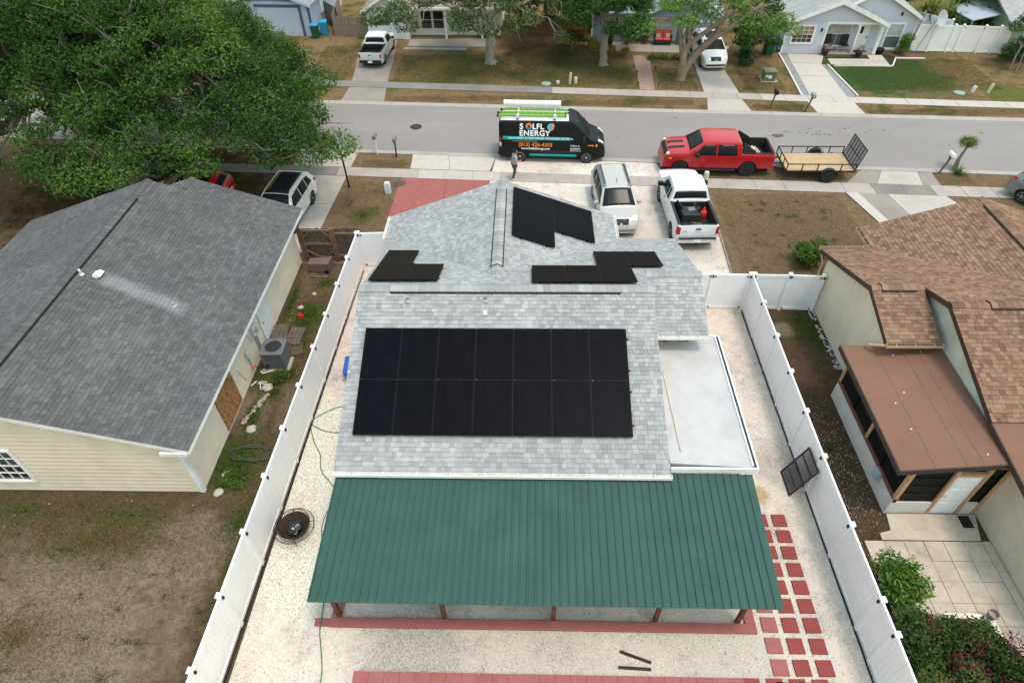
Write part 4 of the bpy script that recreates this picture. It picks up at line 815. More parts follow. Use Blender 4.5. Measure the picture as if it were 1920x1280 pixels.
# fire pit
fp=thing('fire_pit',(-7.1,9.72,0),0,'round rusty iron fire pit with black bag inside, beside the white fence','fire pit'); m['rust']=pm('rusty iron',(.035,.024,.019),.4,8,.75,.3)
MB().lathe([(.2,.12),(.36,.22),(.46,.4),(.47,.4),(.37,.2),(.2,.1)],n=28).build('bowl',m['rust'],fp,smooth=50)
MB().tube([(.6*math.cos(2*PI*k/36),.6*math.sin(2*PI*k/36),.36) for k in range(37)],.013,6).build('ring',m['rust'],fp)
for k in range(4):
    a=k*PI/2+.3; MB().tube([(.46*math.cos(a),.46*math.sin(a),.4),(.6*math.cos(a),.6*math.sin(a),.36),(.5*math.cos(a),.5*math.sin(a),0)],.012,6).build('leg',m['rust'],fp)
q=MB()
for k in range(28):
    a=2*PI*k/28; b=2*PI*(k+1)/28
    q.tube([(.47*math.cos(a),.47*math.sin(a),.4),(.5*math.cos(b),.5*math.sin(b),.5)],.006,4); q.tube([(.47*math.cos(b),.47*math.sin(b),.4),(.5*math.cos(a),.5*math.sin(a),.5)],.006,4)
q.tube([(.5*math.cos(2*PI*k/28),.5*math.sin(2*PI*k/28),.5) for k in range(29)],.01,5); q.build('mesh_rim',m['rust'],fp)
bm=bmesh.new(); bmesh.ops.create_icosphere(bm,subdivisions=3,radius=.24)
for v in bm.verts: v.co*=random.uniform(.82,1.12); v.co.z=v.co.z*.45
me=bpy.data.meshes.new('bag'); bm.to_mesh(me); bm.free(); me.materials.append(pm('black bin bag',(.01,.01,.01),.2,9,.22,spec=.6)); o=link(bpy.data.objects.new('bag',me),fp); o.location=(0,-.02,.3)
# leaning screen frame and loose bars
sf=thing('screen_frame',(8.28,11.62,0),0,'dark metal screen door frame leaning against the right white fence','screen frame'); m['dkbrown']=pm('dark bronze metal',(.03,.022,.02),.2,6,.5)
tl=math.atan2(.52,1.34); 
def fr(mb,u0,u1,v0,v1,tk=.03):
    ux=Vector((0,1,0)); vx=Vector((math.sin(tl),0,math.cos(tl))); nn=Vector((-math.cos(tl),0,math.sin(tl)))*tk
    mb.slab([ux*u0+vx*v0,ux*u1+vx*v0,ux*u1+vx*v1,ux*u0+vx*v1],nn)
q=MB()
for a in((-.47,-.42,0,1.45),(.42,.47,0,1.45),(-.42,.42,0,.05),(-.42,.42,1.4,1.45),(-.42,.42,.7,.76),(-.42,.42,1.08,1.12),(-.42,.42,.36,.385)): fr(q,*a)
q.build('frame',m['dkbrown'],sf)
t=NT('see-through insect screen'); mx=t.n('MixShader'); mx.inputs[0].default_value=.4; tr=t.n('BsdfTransparent'); t.l(tr.outputs[0],mx.inputs[1]); t.l(t.b.outputs[0],mx.inputs[2]); t.l(mx.outputs[0],t.t.nodes['Material Output'].inputs[0]); m['mesh_screen']=t.done((.05,.05,.05),.8,0,.1)
for a in((-.42,.42,.05,.7),(-.42,.42,.76,1.4)):
    q=MB(); fr(q,*a,tk=.004); o=q.build('screen',m['mesh_screen'],sf); o.location=(-.008,0,.006)
for (c,rz,lb) in((( 2.85,6.22),R(-19),'dark metal bar lying slanted on the gravel behind the patio'),((2.8,5.94),R(-2.5),'dark metal bar lying level on the gravel behind the patio')):
    b=thing('metal_bar',(*c,.012),rz,lb,'bar','loose dark bars on the gravel'); MB().b2(-.42,.42,-.035,-.008,0,.05).b2(-.42,.42,.008,.035,0,.05).b2(-.42,.42,-.008,.008,0,.02).build('bar',m['dkbrown'],b)
# ---------------------------------------------------------------- vehicles (local x points forward)
m['tyre']=pm('tyre rubber',(.02,.02,.021),.2,12,.85); m['alloy']=pm('silver wheel',(.42,.42,.43),.1,9,.35,metal=.6); m['darkrim']=pm('black wheel',(.018,.018,.019),.2,9,.35)
m['under']=pm('underbody',(.012,.012,.012),.2,9,.9); m['autoglass']=NT('car glass').done((.014,.018,.018),.12,0,.06,0); m['head']=pm('headlamp lens',(.6,.6,.58),.1,20,.12,spec=.8); m['tail']=pm('tail lamp red',(.35,.012,.015),.15,12,.25); m['amber']=pm('amber lens',(.75,.22,.03),.1,9,.25)
m['plate']=pm('licence plate',(.7,.7,.68),.06,30,.5); m['blacktrim']=pm('black trim',(.02,.02,.021),.15,10,.55); m['grey_trim']=pm('grey trim',(.16,.16,.165),.1,6,.5); m['chrome']=pm('chrome',(.65,.65,.66),.05,6,.15,metal=.9)
class Veh:
    def __init__(v,name,loc,rz,label,cat,L,W,top,wheels,wr,pt,belt=1.0,roof=1.75,tum=.2,sill=.28,plan=None,bed=None,r=.07,crown=.03,rim='alloy',tw=.24):
        v.L,v.W,v.top,v.belt,v.roof,v.tum,v.bed,v.r,v.crown=L,W,top,belt,roof,tum,bed,r,crown
        v.plan=plan or [(-L/2,.9),(-L/2+.12,.97),(-L/2+.5,1),(L/2-.9,1),(L/2-.3,.93),(L/2-.08,.82),(L/2,.72)]
        v.o=thing(name,loc,rz,label,cat); v.pt=pt
        xs=set(np.linspace(-L/2,L/2,40).tolist())|{p[0] for p in top}|{p[0] for p in v.plan}
        ra=wr*1.13
        for xw in wheels: xs|={xw+ra*math.cos(a) for a in np.linspace(0,PI,13)}|{xw+ra*1.001,xw-ra*1.001}
        if bed: xs|={bed[0]-.001,bed[0]+.001,bed[1]-.001,bed[1]+.001}; xs={x for x in xs}
        xs=sorted(x for x in xs if -L/2<=x<=L/2); rings=[]
        lv=[0,.38,.55,.75,belt-.07,belt,belt+.34*(roof-belt),belt+.68*(roof-belt),roof]
        for x in xs:
            T=v.T(x); zb=sill
            for xw in wheels:
                if abs(x-xw)<ra: zb=max(zb,wr+math.sqrt(max(0,ra*ra-(x-xw)**2)))
            zs=T-r; zb=min(zb,zs); h=[(v.w(x,min(max(z,zb),zs)),min(max(z,zb),zs)) for z in lv]
            wt=v.w(x,zs)-r; h.append((wt+r*.7,T-r*.3))
            if bed and bed[0]<x<bed[1]: wi=v.w(x,zs)-.1; h+=[(wt,T),(wi,T),(wi,bed[2]),(0,bed[2])]
            else: h+=[(wt*f,T+crown*(1-f*f)) for f in(1,.7,.35,0)]
            rings.append([(x,-y,z) for y,z in h]+[(x,y,z) for y,z in h[-2::-1]])
        n=len(rings[0]); mb=MB(); vs=[p for q in rings for p in q]
        fs=[(i*n+j,i*n+j+1,(i+1)*n+j+1,(i+1)*n+j) for i in range(len(rings)-1) for j in range(n-1)]+[tuple(range(n)),tuple(range((len(rings)-1)*n,len(rings)*n))[::-1]]
        me=bpy.data.meshes.new('body'); me.from_pydata(vs,[],fs); bm=bmesh.new(); bm.from_mesh(me); bmesh.ops.remove_doubles(bm,verts=bm.verts,dist=.0008); bmesh.ops.dissolve_degenerate(bm,edges=bm.edges,dist=.0005); bmesh.ops.recalc_face_normals(bm,faces=bm.faces); bm.to_mesh(me); bm.free()
        me.materials.append(pt); me.shade_smooth(); me.set_sharp_from_angle(angle=R(32)); v.body=link(bpy.data.objects.new('body',me),v.o)
        MB().b2(-L/2+.15,L/2-.2,-W*.72,W*.72,.2,min(.75,belt-.2) if not bed else min(bed[2]-.05,.7)).build('underbody',m['under'],v.o)
        tm=MB().lathe([(.55*wr,-tw/2),(.92*wr,-tw/2),(wr,-tw*.36),(wr,tw*.36),(.92*wr,tw/2),(.55*wr,tw/2)],axis='Y',n=26).mesh('wheel',m['tyre'],35)
        rb=MB(); rb.lathe([(.66*wr,-.035),(.66*wr,.0),(.6*wr,.01),(.57*wr,-.035),(.05,-.04)],axis='Y',n=26)
        for k in range(5 if rim!='steel' else 8): a=2*PI*k/(5 if rim!='steel' else 8); rb.box(.32*wr*math.cos(a),-.01,.32*wr*math.sin(a),.56*wr,.03,.13*wr if rim!='steel' else .07*wr,0,0,-a)
        rb.lathe([(.17*wr,-.02),(.17*wr,.018),(.1*wr,.022),(.01,.022)],axis='Y',n=14)
        rm=rb.mesh('rim',m['darkrim'] if rim=='dark' else m['alloy'],30); rbk=MB().lathe([(.6*wr,-.03),(.6*wr,-.024),(.02,-.024)],axis='Y',n=20).mesh('brake_disc',m['under'])
        for xw in wheels:
            for sd_ in(-1,1):
                w_=link(bpy.data.objects.new('wheel',tm),v.o); w_.location=(xw,sd_*(v.w(xw,.75)-tw/2-.01),wr)
                for q in(rm,rbk):
                    k=bpy.data.objects.new(q.name.split('.')[0],q); C.objects.link(k); k.parent=w_; k.location=(0,sd_*(tw/2-.005),0); k.rotation_euler=(0,0,0 if sd_>0 else PI)
    def T(v,x): return float(np.interp(x,[p[0] for p in v.top],[p[1] for p in v.top]))
    def w(v,x,z):
        k=1-.05*max(0,.5-z)/.5
        if z>v.belt: k=1-v.tum*(z-v.belt)/max(.1,v.roof-v.belt)
        return v.W*float(np.interp(x,[p[0] for p in v.plan],[p[1] for p in v.plan]))*k
    def wt(v,x): T=v.T(x); return v.w(x,T-v.r)-v.r
    def side(v,name,poly,mt,off=.006,sides=(-1,1),parent=None,div=1):
        for sd_ in sides:
            if len(poly)==4:
                nx,nz=max(1,int(max(abs(poly[1][0]-poly[0][0]),abs(poly[2][0]-poly[3][0]))/.18)),3; vs=[]
                for j in range(nz+1):
                    for i in range(nx+1):
                        s_,t_=i/nx,j/nz; x=(poly[0][0]*(1-s_)+poly[1][0]*s_)*(1-t_)+(poly[3][0]*(1-s_)+poly[2][0]*s_)*t_; z=(poly[0][1]*(1-s_)+poly[1][1]*s_)*(1-t_)+(poly[3][1]*(1-s_)+poly[2][1]*s_)*t_; vs.append((x,sd_*(v.w(x,z)+off),z))
                o=MB().add(vs,[(j*(nx+1)+i,j*(nx+1)+i+1,(j+1)*(nx+1)+i+1,(j+1)*(nx+1)+i)[::-sd_] for j in range(nz) for i in range(nx)]).build(name,mt,parent or v.o,smooth=40,fix=False)
                md=o.modifiers.new('thickness','SOLIDIFY'); md.thickness=.02; md.offset=-1; continue
            P=[(x,sd_*(v.w(x,z)+off),z) for x,z in poly]; Q=[(x,sd_*(v.w(x,z)-.03),z) for x,z in poly]; n=len(P)
            MB().add(P+Q,[tuple(range(n))]+[(i,n+i,n+(i+1)%n,(i+1)%n) for i in range(n)]).build(name,mt,parent or v.o)
    def toppatch(v,name,x0,x1,f0,f1,mt,off=.006,nx=8,ny=6,parent=None,inset=0):
        """patch lying on the upper surface; f0,f1 as fractions of the half width there"""
        vs=[];fs=[]
        for i in range(nx+1):
            x=x0+(x1-x0)*i/nx; d=(v.T(x+.01)-v.T(x-.01))/.02; nl=math.sqrt(1+d*d); wt=v.wt(x)-inset
            for j in range(ny+1):
                f=f0+(f1-f0)*j/ny; vs.append((x-d/nl*off,wt*f,v.T(x)+v.crown*(1-min(1,abs(f))**2)+off/nl))
        fs=[(i*(ny+1)+j,(i+1)*(ny+1)+j,(i+1)*(ny+1)+j+1,i*(ny+1)+j+1) for i in range(nx) for j in range(ny)]
        o=MB().add(vs,fs).build(name,mt,parent or v.o,smooth=40,fix=False)
        md=o.modifiers.new('thickness','SOLIDIFY'); md.thickness=.012; md.offset=-1; return o
    def box(v,name,c,s_,mt,bevel=.015,parent=None,both=False,**k):
        for sd_ in((1,-1) if both else (1,)):
            MB().box(c[0],c[1]*sd_,c[2],*s_,**k).build(name,mt,parent or v.o,bevel=bevel)
    def mirrors(v,x,z,mt,s_=(.12,.2,.16)):
        for sd_ in(-1,1): y=v.w(x,z); MB().box(x,sd_*(y+.13),z+.04,*s_).box(x+.01,sd_*(y+.02),z-.02,.06,.1,.05).build('mirror',mt,v.o,bevel=.02)
    def handles(v,pts,mt):
        for x,z in pts:
            for sd_ in(-1,1): MB().box(x,sd_*(v.w(x,z)+.012),z,.16,.025,.035).build('door_handle',mt,v.o,bevel=.008)
    def seams(v,xs,z0,z1):
        for x in xs: v.side('door_seam',[(x-.006,z0),(x+.006,z0),(x+.006,z1),(x-.006,z1)],m['under'],.0015)
    def bumperplate(v,x,z,mt,front=True):
        MB().box(x,0,z,.02,.31,.16).build('licence_plate',mt,v.o)
def text(body,size,loc,rot,mt,parent,name='lettering',align='LEFT',ext=.003,space=1.0,bold=0.0,sx=1.0):
    c=bpy.data.curves.new('t','FONT'); c.body=body; c.size=size; c.align_x=align; c.extrude=ext; c.space_character=space; c.offset=bold
    t=bpy.data.objects.new('t',c); C.objects.link(t); dg=bpy.context.evaluated_depsgraph_get(); me=bpy.data.meshes.new_from_object(t.evaluated_get(dg)); bpy.data.objects.remove(t)
    me.materials.clear(); me.materials.append(mt); o=link(bpy.data.objects.new(name,me),parent); o.location=loc; o.rotation_euler=rot; o.scale=(sx,1,1); return o
m['pblack']=NT('black vehicle wrap').done((.006,.008,.008),.38,0,.2,0); m['pred']=paint('red truck paint',(.36,.004,.009),.25,.4); m['pwhite']=paint('white car paint',(.6,.61,.615),.25); m['pbeige']=paint('champagne car paint',(.36,.34,.31),.3,.6); m['pwhite2']=paint('pearl white car paint',(.6,.6,.595),.25); m['pgrey']=paint('grey car paint',(.16,.17,.17),.3); m['teal']=pm('teal wrap',(.012,.3,.3),.05,4,.4); m['wtxt']=pm('white lettering',(.8,.8,.8),.03,9,.4); m['otxt']=pm('orange lettering',(.72,.2,.03),.06,9,.4); m['btxt']=pm('blue logo',(.03,.22,.5),.06,9,.4)
# van
V=Veh('van',(1.28,33.42,0),R(-3),'black work van with green ladders on its white roof, parked by the gravel','van',5.85,1.0,[(-2.925,2.18),(-2.86,2.31),(-2.6,2.35),(.9,2.36),(1.15,2.3),(1.4,2.12),(2.02,1.48),(2.1,1.42),(2.6,1.24),(2.78,1.1),(2.88,.85),(2.925,.5)],[-1.76,1.91],.36,m['pblack'],1.3,2.36,.12,.32,rim='steel',tw=.22,r=.1)
V.toppatch('roof_panel',-2.85,.85,-1,1,m['pwhite'],.008,12)
V.toppatch('windscreen',1.2,2.0,-.93,.93,m['autoglass'])
V.side('side_window',[(.98,1.42),(1.72,1.36),(1.78,1.45),(1.38,1.92),(1.05,1.96)],m['autoglass'])
V.side('stripe',[(-2.72,1.34),(.95,1.34),(.95,1.52),(-2.72,1.52)],m['teal'],.008); V.side('lower_stripe',[(-1.25,.4),(1.35,.4),(1.35,.53),(-1.25,.53)],m['teal'],.012); V.side('door_rail',[(-2.2,1.25),(-.8,1.25),(-.8,1.29),(-2.2,1.29)],m['grey_trim'],.014); V.side('sill_trim',[(-1.25,.6),(1.4,.6),(1.4,.72),(-1.25,.72)],m['blacktrim'],.01)
V.seams((-.78,.95,1.75),.4,2.05); V.side('tail_lamp',[(-2.9,.85),(-2.8,.85),(-2.8,1.45),(-2.9,1.45)],m['tail'],.01); V.side('reverse_lamp',[(-2.905,.95),(-2.79,.95),(-2.79,1.15),(-2.905,1.15)],m['head'],.014)
V.toppatch('grille',2.74,2.88,-.55,.55,m['blacktrim'],.01); V.toppatch('headlamp',2.5,2.82,.72,1.0,m['head'],.012); V.toppatch('headlamp',2.5,2.82,-1.0,-.72,m['head'],.012); V.side('marker_lamp',[(2.35,1.0),(2.45,.98),(2.5,1.1),(2.38,1.15)],m['amber'],.012); V.side('fender_badge',[(1.95,1.06),(2.28,1.04),(2.28,1.1),(1.95,1.12)],m['otxt'],.01)
V.box('bumper',(2.8,0,.5),(.25,1.66,.3),m['blacktrim'],.05); V.box('rear_bumper',(-2.93,0,.45),(.15,1.7,.2),m['blacktrim'],.03); V.mirrors(1.72,1.42,m['blacktrim'],(.14,.2,.3)); V.handles([(.75,.98)],m['blacktrim'])
ty=lambda x,z:-(V.w(x,z)+.012); lean=R(90)-math.atan(.12/1.06)
def vt(b,x,z,size,mt,rot=lean,**k): return text(b,size,(x,ty(x,z),z),(rot,0,0),mt,V.o,**k)
vt('S',-1.78,1.94,.42,m['wtxt'],bold=.012); vt('LFL',-1.1,1.94,.42,m['wtxt'],bold=.012,space=1.06); vt('ENERGY',-1.8,1.58,.42,m['wtxt'],bold=.012,space=1.1,sx=1.0)
def disc(x,z,r,mt,dy=0,half=None,drop=False):
    n=24; pts=[]
    for k in range(n):
        a=2*PI*k/n; rr=r*(1.25 if drop and .5<a<1.2 else 1)
        if half=='low' and math.sin(a)>.1: continue
        pts.append((x+rr*math.cos(a),z+rr*math.sin(a)))
    P=[(px,-(V.w(px,pz)+.012+dy),pz) for px,pz in pts]; Q=[(a,b+.01,c) for a,b,c in P]; n=len(P)
    MB().add(P+Q,[tuple(range(n))]+[(i,n+i,n+(i+1)%n,(i+1)%n) for i in range(n)]).build('logo',mt,V.o)
disc(-1.28,2.09,.18,m['otxt']); disc(-1.28,2.07,.17,m['btxt'],.003,'low'); disc(-1.28,2.08,.07,m['pblack'],.006)
disc(-.1,2.06,.19,m['otxt'],0,None,True); disc(-.13,2.06,.16,pm('cyan logo',(.03,.42,.6),.05),.003); disc(-.02,2.02,.07,m['otxt'],.006)
vt('SOLAR ENERGY  BATTERY STORAGE  EV CHARGERS  ELECTRICAL',-2.4,1.395,.12,m['wtxt'],bold=.001)
vt('(813) 426-4305',-1.85,.98,.3,m['otxt'],rot=R(90),bold=.006); vt('www.SolfloEnergy.com',-1.7,.8,.17,m['wtxt'],rot=R(90),bold=.004)
vt('T E S L A',1.0,1.0,.13,m['wtxt'],rot=R(90),bold=.003); vt('ENERGY',1.0,.83,.13,m['wtxt'],rot=R(90),bold=.003,space=1.25); vt('CERTIFIED INSTALLER',1.0,.73,.06,m['wtxt'],rot=R(90))
text('SOLFLO',.3,(1.28,-.62,2.28),(0,R(40),R(90)),m['wtxt'],V.o,bold=.006); text('SOLFLO',.3,(2.55,-.5,1.315),(0,R(20),R(90)),m['wtxt'],V.o,bold=.006); text('ENERGY',.2,(2.72,-.45,1.235),(0,R(30),R(90)),m['otxt'],V.o)
# things strapped to the van roof
rk=thing('roof_rack',(1.28,33.42,2.36),R(-3),'white and black ladder rack across the black van roof','rack')
for xx in(-1.9,.1):
    MB().b2(xx-.04,xx+.04,-.8,.8,.1,.16).build('crossbar',m['pwhite'],rk)
    for yy in(-.72,.72): MB().b2(xx-.06,xx+.06,yy-.04,yy+.04,0,.1).build('foot',m['blacktrim'],rk)
    MB().box(xx,-.72,.2,.16,.1,.2).build('clamp',m['pwhite'],rk,bevel=.02); MB().box(xx,.66,.12,.1,.06,.1).build('stanchion',m['pwhite'],rk)
m['lime']=pm('lime fibreglass',(.17,.36,.02),.1,6,.5)
for j,(y0,z0,dx,lb) in enumerate(((-.58,.2,-2.95,'lime green extension ladder nearest the camera on the van roof'),(-.15,.2,-2.8,'lime green extension ladder in the middle of the van roof'))):
    ld=thing('ladder',(1.28,33.42,2.3),R(-3),lb,'ladder','green ladders on the van roof')
    for yy in(0,.36): MB().b2(dx,dx+3.6,y0+yy-.02,y0+yy+.02,z0-.04,z0+.06).build('rail',m['lime'],ld)
    for q in range(11): MB().tube([(dx+.2+q*.32,y0,z0+.01),(dx+.2+q*.32,y0+.36,z0+.01)],.018,6).build('rung',m['alloy'],ld)
    for yy in(0,.36): MB().box(dx-.04,y0+yy,z0,.1,.06,.12).build('foot',m['blacktrim'],ld); MB().box(dx+3.63,y0+yy,z0+.01,.08,.05,.1).build('end_cap',m['blacktrim'],ld)
    MB().box(dx+1.1,y0+.02,z0+.02,.5,.03,.05).build('warning_label',m['otxt'],ld)
cd=thing('conduit_carrier',(1.28,33.42,2.22),R(-3),'long white storage tube on the far side of the van roof','tube'); MB().lathe([(.17,-2.7),(.17,.35)],(0,.62,.46),'X',20).build('tube',m['pwhite'],cd,smooth=40)
for xx in(-2.72,.36): MB().lathe([(.18,0),(.18,.05)],(xx-.02,.62,.46),'X',20).build('end_cap',m['white'],cd,smooth=40)
for xx in(-2.05,-.45): MB().lathe([(.176,0),(.176,.05)],(xx,.62,.46),'X',20).build('strap',m['trim'],cd,smooth=40)
# red pickup
V=Veh('pickup_truck',(10.02,31.92,0),R(178),'red four door pickup with black wheels parked along the kerb, towing the trailer','pickup',5.85,.99,[(-2.925,1.2),(-2.9,1.28),(-1.2,1.3),(-1.17,1.34),(-1.1,1.8),(-.98,1.87),(.6,1.9),(.85,1.86),(1.56,1.38),(1.62,1.35),(2.4,1.3),(2.7,1.22),(2.82,1.05),(2.88,.7),(2.925,.45)],[-1.6,1.95],.43,m['pred'],1.14,1.9,.2,.5,plan=[(-2.925,.93),(-2.8,.98),(-2.5,1),(2.3,1),(2.7,.96),(2.86,.88),(2.925,.8)],bed=(-2.8,-1.22,.72),rim='dark',tw=.28)
def pickup_common(V,bx0,bx1,fl,rail,liner):
    b=MB(); wi=V.w(0,rail)-.115; b.b2(bx0+.015,bx1-.015,-wi,wi,fl+.005,fl+.02); b.b2(bx0+.005,bx0+.02,-wi,wi,fl+.02,rail-.04); b.b2(bx1-.02,bx1-.005,-wi,wi,fl+.02,rail-.03)
    b.b2(bx0+.02,bx1-.02,-wi-.01,-wi+.005,fl+.02,rail-.02); b.b2(bx0+.02,bx1-.02,wi-.005,wi+.01,fl+.02,rail-.02)
    for q in range(7): b.b2(bx0+.03,bx1-.03,-.55+q*.18,-.5+q*.18,fl+.02,fl+.03)
    b.build('bed_liner',liner,V.o)
    for sd_ in(-1,1): MB().b2(bx0-.02,bx1+.02,sd_*(wi+.05)-.06,sd_*(wi+.05)+.06,rail+.0,rail+.015).build('bed_rail_cap',m['blacktrim'],V.o)
    MB().b2(bx0-.09,bx0-.01,-wi,wi,rail,rail+.014).build('tailgate_cap',m['blacktrim'],V.o)
pickup_common(V,-2.8,-1.22,.72,1.3,m['blacktrim'])
V.toppatch('windscreen',.9,1.53,-.94,.94,m['autoglass']); V.toppatch('rear_window',-1.16,-1.105,-.85,.85,m['autoglass'],.01,2)
V.side('side_window',[(-.92,1.2),(.1,1.19),(.1,1.74),(-.85,1.74)],m['autoglass']); V.side('side_window',[(.18,1.19),(1.32,1.22),(.86,1.71),(.18,1.74)],m['autoglass'])
V.seams((-1.0,.14,1.38),.55,1.16); V.handles([(-.75,1.07),(.35,1.07)],m['blacktrim']); V.mirrors(1.15,1.22,m['blacktrim'],(.16,.22,.2))
V.toppatch('hood_stripe',1.75,2.6,.2,.5,m['blacktrim'],.006); V.toppatch('hood_stripe',1.75,2.6,-.5,-.2,m['blacktrim'],.006)
V.toppatch('grille',2.64,2.82,-.75,.75,m['blacktrim'],.012); V.toppatch('headlamp',2.6,2.74,.78,1.04,m['head'],.014,4,3); V.toppatch('headlamp',2.6,2.74,-1.04,-.78,m['head'],.014,4,3); V.side('marker_lamp',[(2.45,.98),(2.62,.95),(2.62,1.04),(2.47,1.06)],m['amber'],.01); V.side('tail_lamp',[(-2.9,.85),(-2.82,.85),(-2.82,1.2),(-2.9,1.2)],m['tail'],.01)
V.box('bumper',(2.78,0,.5),(.26,1.6,.2),m['pred'],.05); V.box('rear_bumper',(-2.95,0,.58),(.16,1.75,.2),m['pred'],.04); V.bumperplate(-3.035,.6,m['plate'])
for sd_ in(-1,1): MB().b2(-.95,1.3,sd_*.98-.08,sd_*.98+.08,.36,.44).build('side_step',m['blacktrim'],V.o,bevel=.02)
for sd_ in(-1,1): MB().add([(-1.18,sd_*.86,1.3),(-1.95,sd_*.86,1.3),(-1.85,sd_*.84,1.42),(-1.22,sd_*.78,1.8),(-1.18,sd_*.72,1.3),(-1.95,sd_*.78,1.3),(-1.85,sd_*.76,1.42),(-1.22,sd_*.68,1.8)],[(0,1,2,3),(7,6,5,4),(0,4,5,1),(1,5,6,2),(2,6,7,3),(3,7,4,0)]).build('sail_panel',m['blacktrim'],V.o)
cb=thing('cardboard_box',(11.9,31.95,.75),R(10),'open cardboard box in the bed of the red pickup','box'); MB().b2(-.42,.42,-.35,.35,0,.26).build('carton',pm('cardboard',(.42,.25,.12),.15,6,.85),cb); 
q=MB()
for k in range(9): q.tube([(random.uniform(-.3,.3),random.uniform(-.25,.25),.27),(random.uniform(-.3,.3),random.uniform(-.25,.25),.4)],.02,5)
q.build('contents',m['wtxt'],cb)
# trailer
tr=thing('utility_trailer',(15.3,31.4,0),R(-1),'black utility trailer with pale plank deck and raised mesh ramp behind the red pickup','trailer')
m['tb']=pm('black painted steel',(.014,.014,.015),.2,8,.5); m['deck']=pm('pine deck',(.4,.275,.155),.12,4,.75,.2,30)
for q in range(9): MB().b2(-1.75,1.72,-.93+q*.207,-.93+q*.207+.198,.56,.6).build('deck_plank',m['deck'],tr)
def bar(a,b,r=.025,nm='frame_bar'): MB().tube([a,b],r*1.25,4).build(nm,m['tb'],tr)
for yy in(-.97,.97):
    bar((-1.78,yy,.97),(1.75,yy,.97)); bar((-1.78,yy,.55),(1.75,yy,.55),.035)
    for xx in(-1.78,-1.0,-.2,1.0,1.75): bar((xx,yy,.55),(xx,yy,.97))
bar((-1.78,-.97,.97),(-1.78,.97,.97)); bar((-1.78,-.97,.55),(-1.78,.97,.55),.035); bar((1.75,-.97,.55),(1.75,.97,.55),.035)
for yy in(-.32,.32): bar((-1.78,yy,.55),(-1.78,yy,.97))
bar((-1.75,-.7,.5),(-2.72,0,.5),.03); bar((-1.75,.7,.5),(-2.72,0,.5),.03); bar((-1.75,0,.5),(-2.75,0,.5),.03); MB().tube([(-2.55,0,.15),(-2.55,0,.85)],.03,8).build('jack',m['tb'],tr)
gx0,gx1=1.78,2.02
for k in range(7): yy=-.93+k*.31; bar((gx0,yy,.58),(gx1,yy,1.72),.018,'ramp_bar')
bar((gx0,-.95,.58),(gx0,.95,.58),.022,'ramp_bar'); bar((gx1,-.95,1.72),(gx1,.95,1.72),.022,'ramp_bar'); bar((1.9,-.93,1.15),(1.9,.93,1.15),.015,'ramp_bar')
gm=MB().slab([(gx0+.01,-.92,.6),(gx0+.01,.92,.6),(gx1+.01,.92,1.7),(gx1+.01,-.92,1.7)],(.004,0,0)).build('ramp_mesh',m['mesh_screen'],tr)
tm=MB().lathe([(.2,-.11),(.33,-.11),(.36,-.08),(.36,.08),(.33,.11),(.2,.11)],axis='Y',n=24).mesh('wheel',m['tyre'],35); rm=MB().lathe([(.23,-.03),(.23,0),(.19,.0),(.17,-.04),(.06,-.02),(.05,.02),(.01,.02)],axis='Y',n=20).mesh('rim',m['darkrim'],30)
for sd_ in(-1,1):
    w_=link(bpy.data.objects.new('wheel',tm),tr); w_.location=(.4,sd_*1.12,.36); k=bpy.data.objects.new('rim',rm); C.objects.link(k); k.parent=w_; k.location=(0,sd_*.1,0); k.rotation_euler=(0,0,0 if sd_>0 else PI)
    f=MB(); 
    for k in range(9):
        a=PI*k/8; b=PI*(k+1)/8
        if k<8: f.slab([(.4+.43*math.cos(a),sd_*1.0,.36+.43*math.sin(a)),(.4+.43*math.cos(b),sd_*1.0,.36+.43*math.sin(b)),(.4+.43*math.cos(b),sd_*1.25,.36+.43*math.sin(b)),(.4+.43*math.cos(a),sd_*1.25,.36+.43*math.sin(a))],(0,0,.015))
    f.build('mudguard',m['tb'],tr); MB().box(1.2,sd_*1.03,.55,.1,.06,.1).build('tail_lamp',m['tail'],tr)
# white pickup on the gravel
V=Veh('pickup_truck',(7.6,27.1,0),R(91.5),'white pickup parked on the gravel drive with black load in its open bed','pickup',5.6,1.0,[(-2.8,1.22),(-2.78,1.29),(-.72,1.31),(-.69,1.36),(-.58,1.8),(-.45,1.87),(.55,1.9),(.75,1.86),(1.4,1.34),(1.46,1.3),(2.3,1.22),(2.62,1.1),(2.72,.85),(2.8,.45)],[-1.8,1.45],.4,m['pwhite'],1.14,1.9,.24,.42,bed=(-2.66,-.74,.74),rim='alloy',tw=.27)
pickup_common(V,-2.66,-.74,.74,1.31,m['blacktrim'])
V.toppatch('windscreen',.8,1.36,-.93,.93,m['autoglass']); V.toppatch('rear_window',-.675,-.595,-.93,.93,m['autoglass'],.012,3); V.side('side_window',[(-.42,1.24),(-.1,1.22),(-.1,1.72),(-.32,1.74)],m['autoglass']); V.side('side_window',[(-.04,1.22),(1.1,1.24),(.66,1.72),(-.04,1.74)],m['autoglass'])
V.seams((-.5,-.07,1.18),.5,1.16); V.handles([(.12,1.06)],m['blacktrim']); V.mirrors(.98,1.24,m['blacktrim'],(.16,.24,.22)); V.side('tail_lamp',[(-2.79,.85),(-2.68,.85),(-2.68,1.24),(-2.79,1.24)],m['tail'],.012)
V.box('tail_lamp',(-2.795,.86,1.04),(.03,.12,.38),m['tail'],.01,both=True); V.box('tailgate_handle',(-2.81,0,1.13),(.03,.24,.08),m['blacktrim']); V.box('emblem',(-2.81,0,.98),(.015,.2,.04),m['chrome'],.005); V.box('emblem',(-2.81,.6,1.0),(.015,.2,.025),m['grey_trim'],.004)
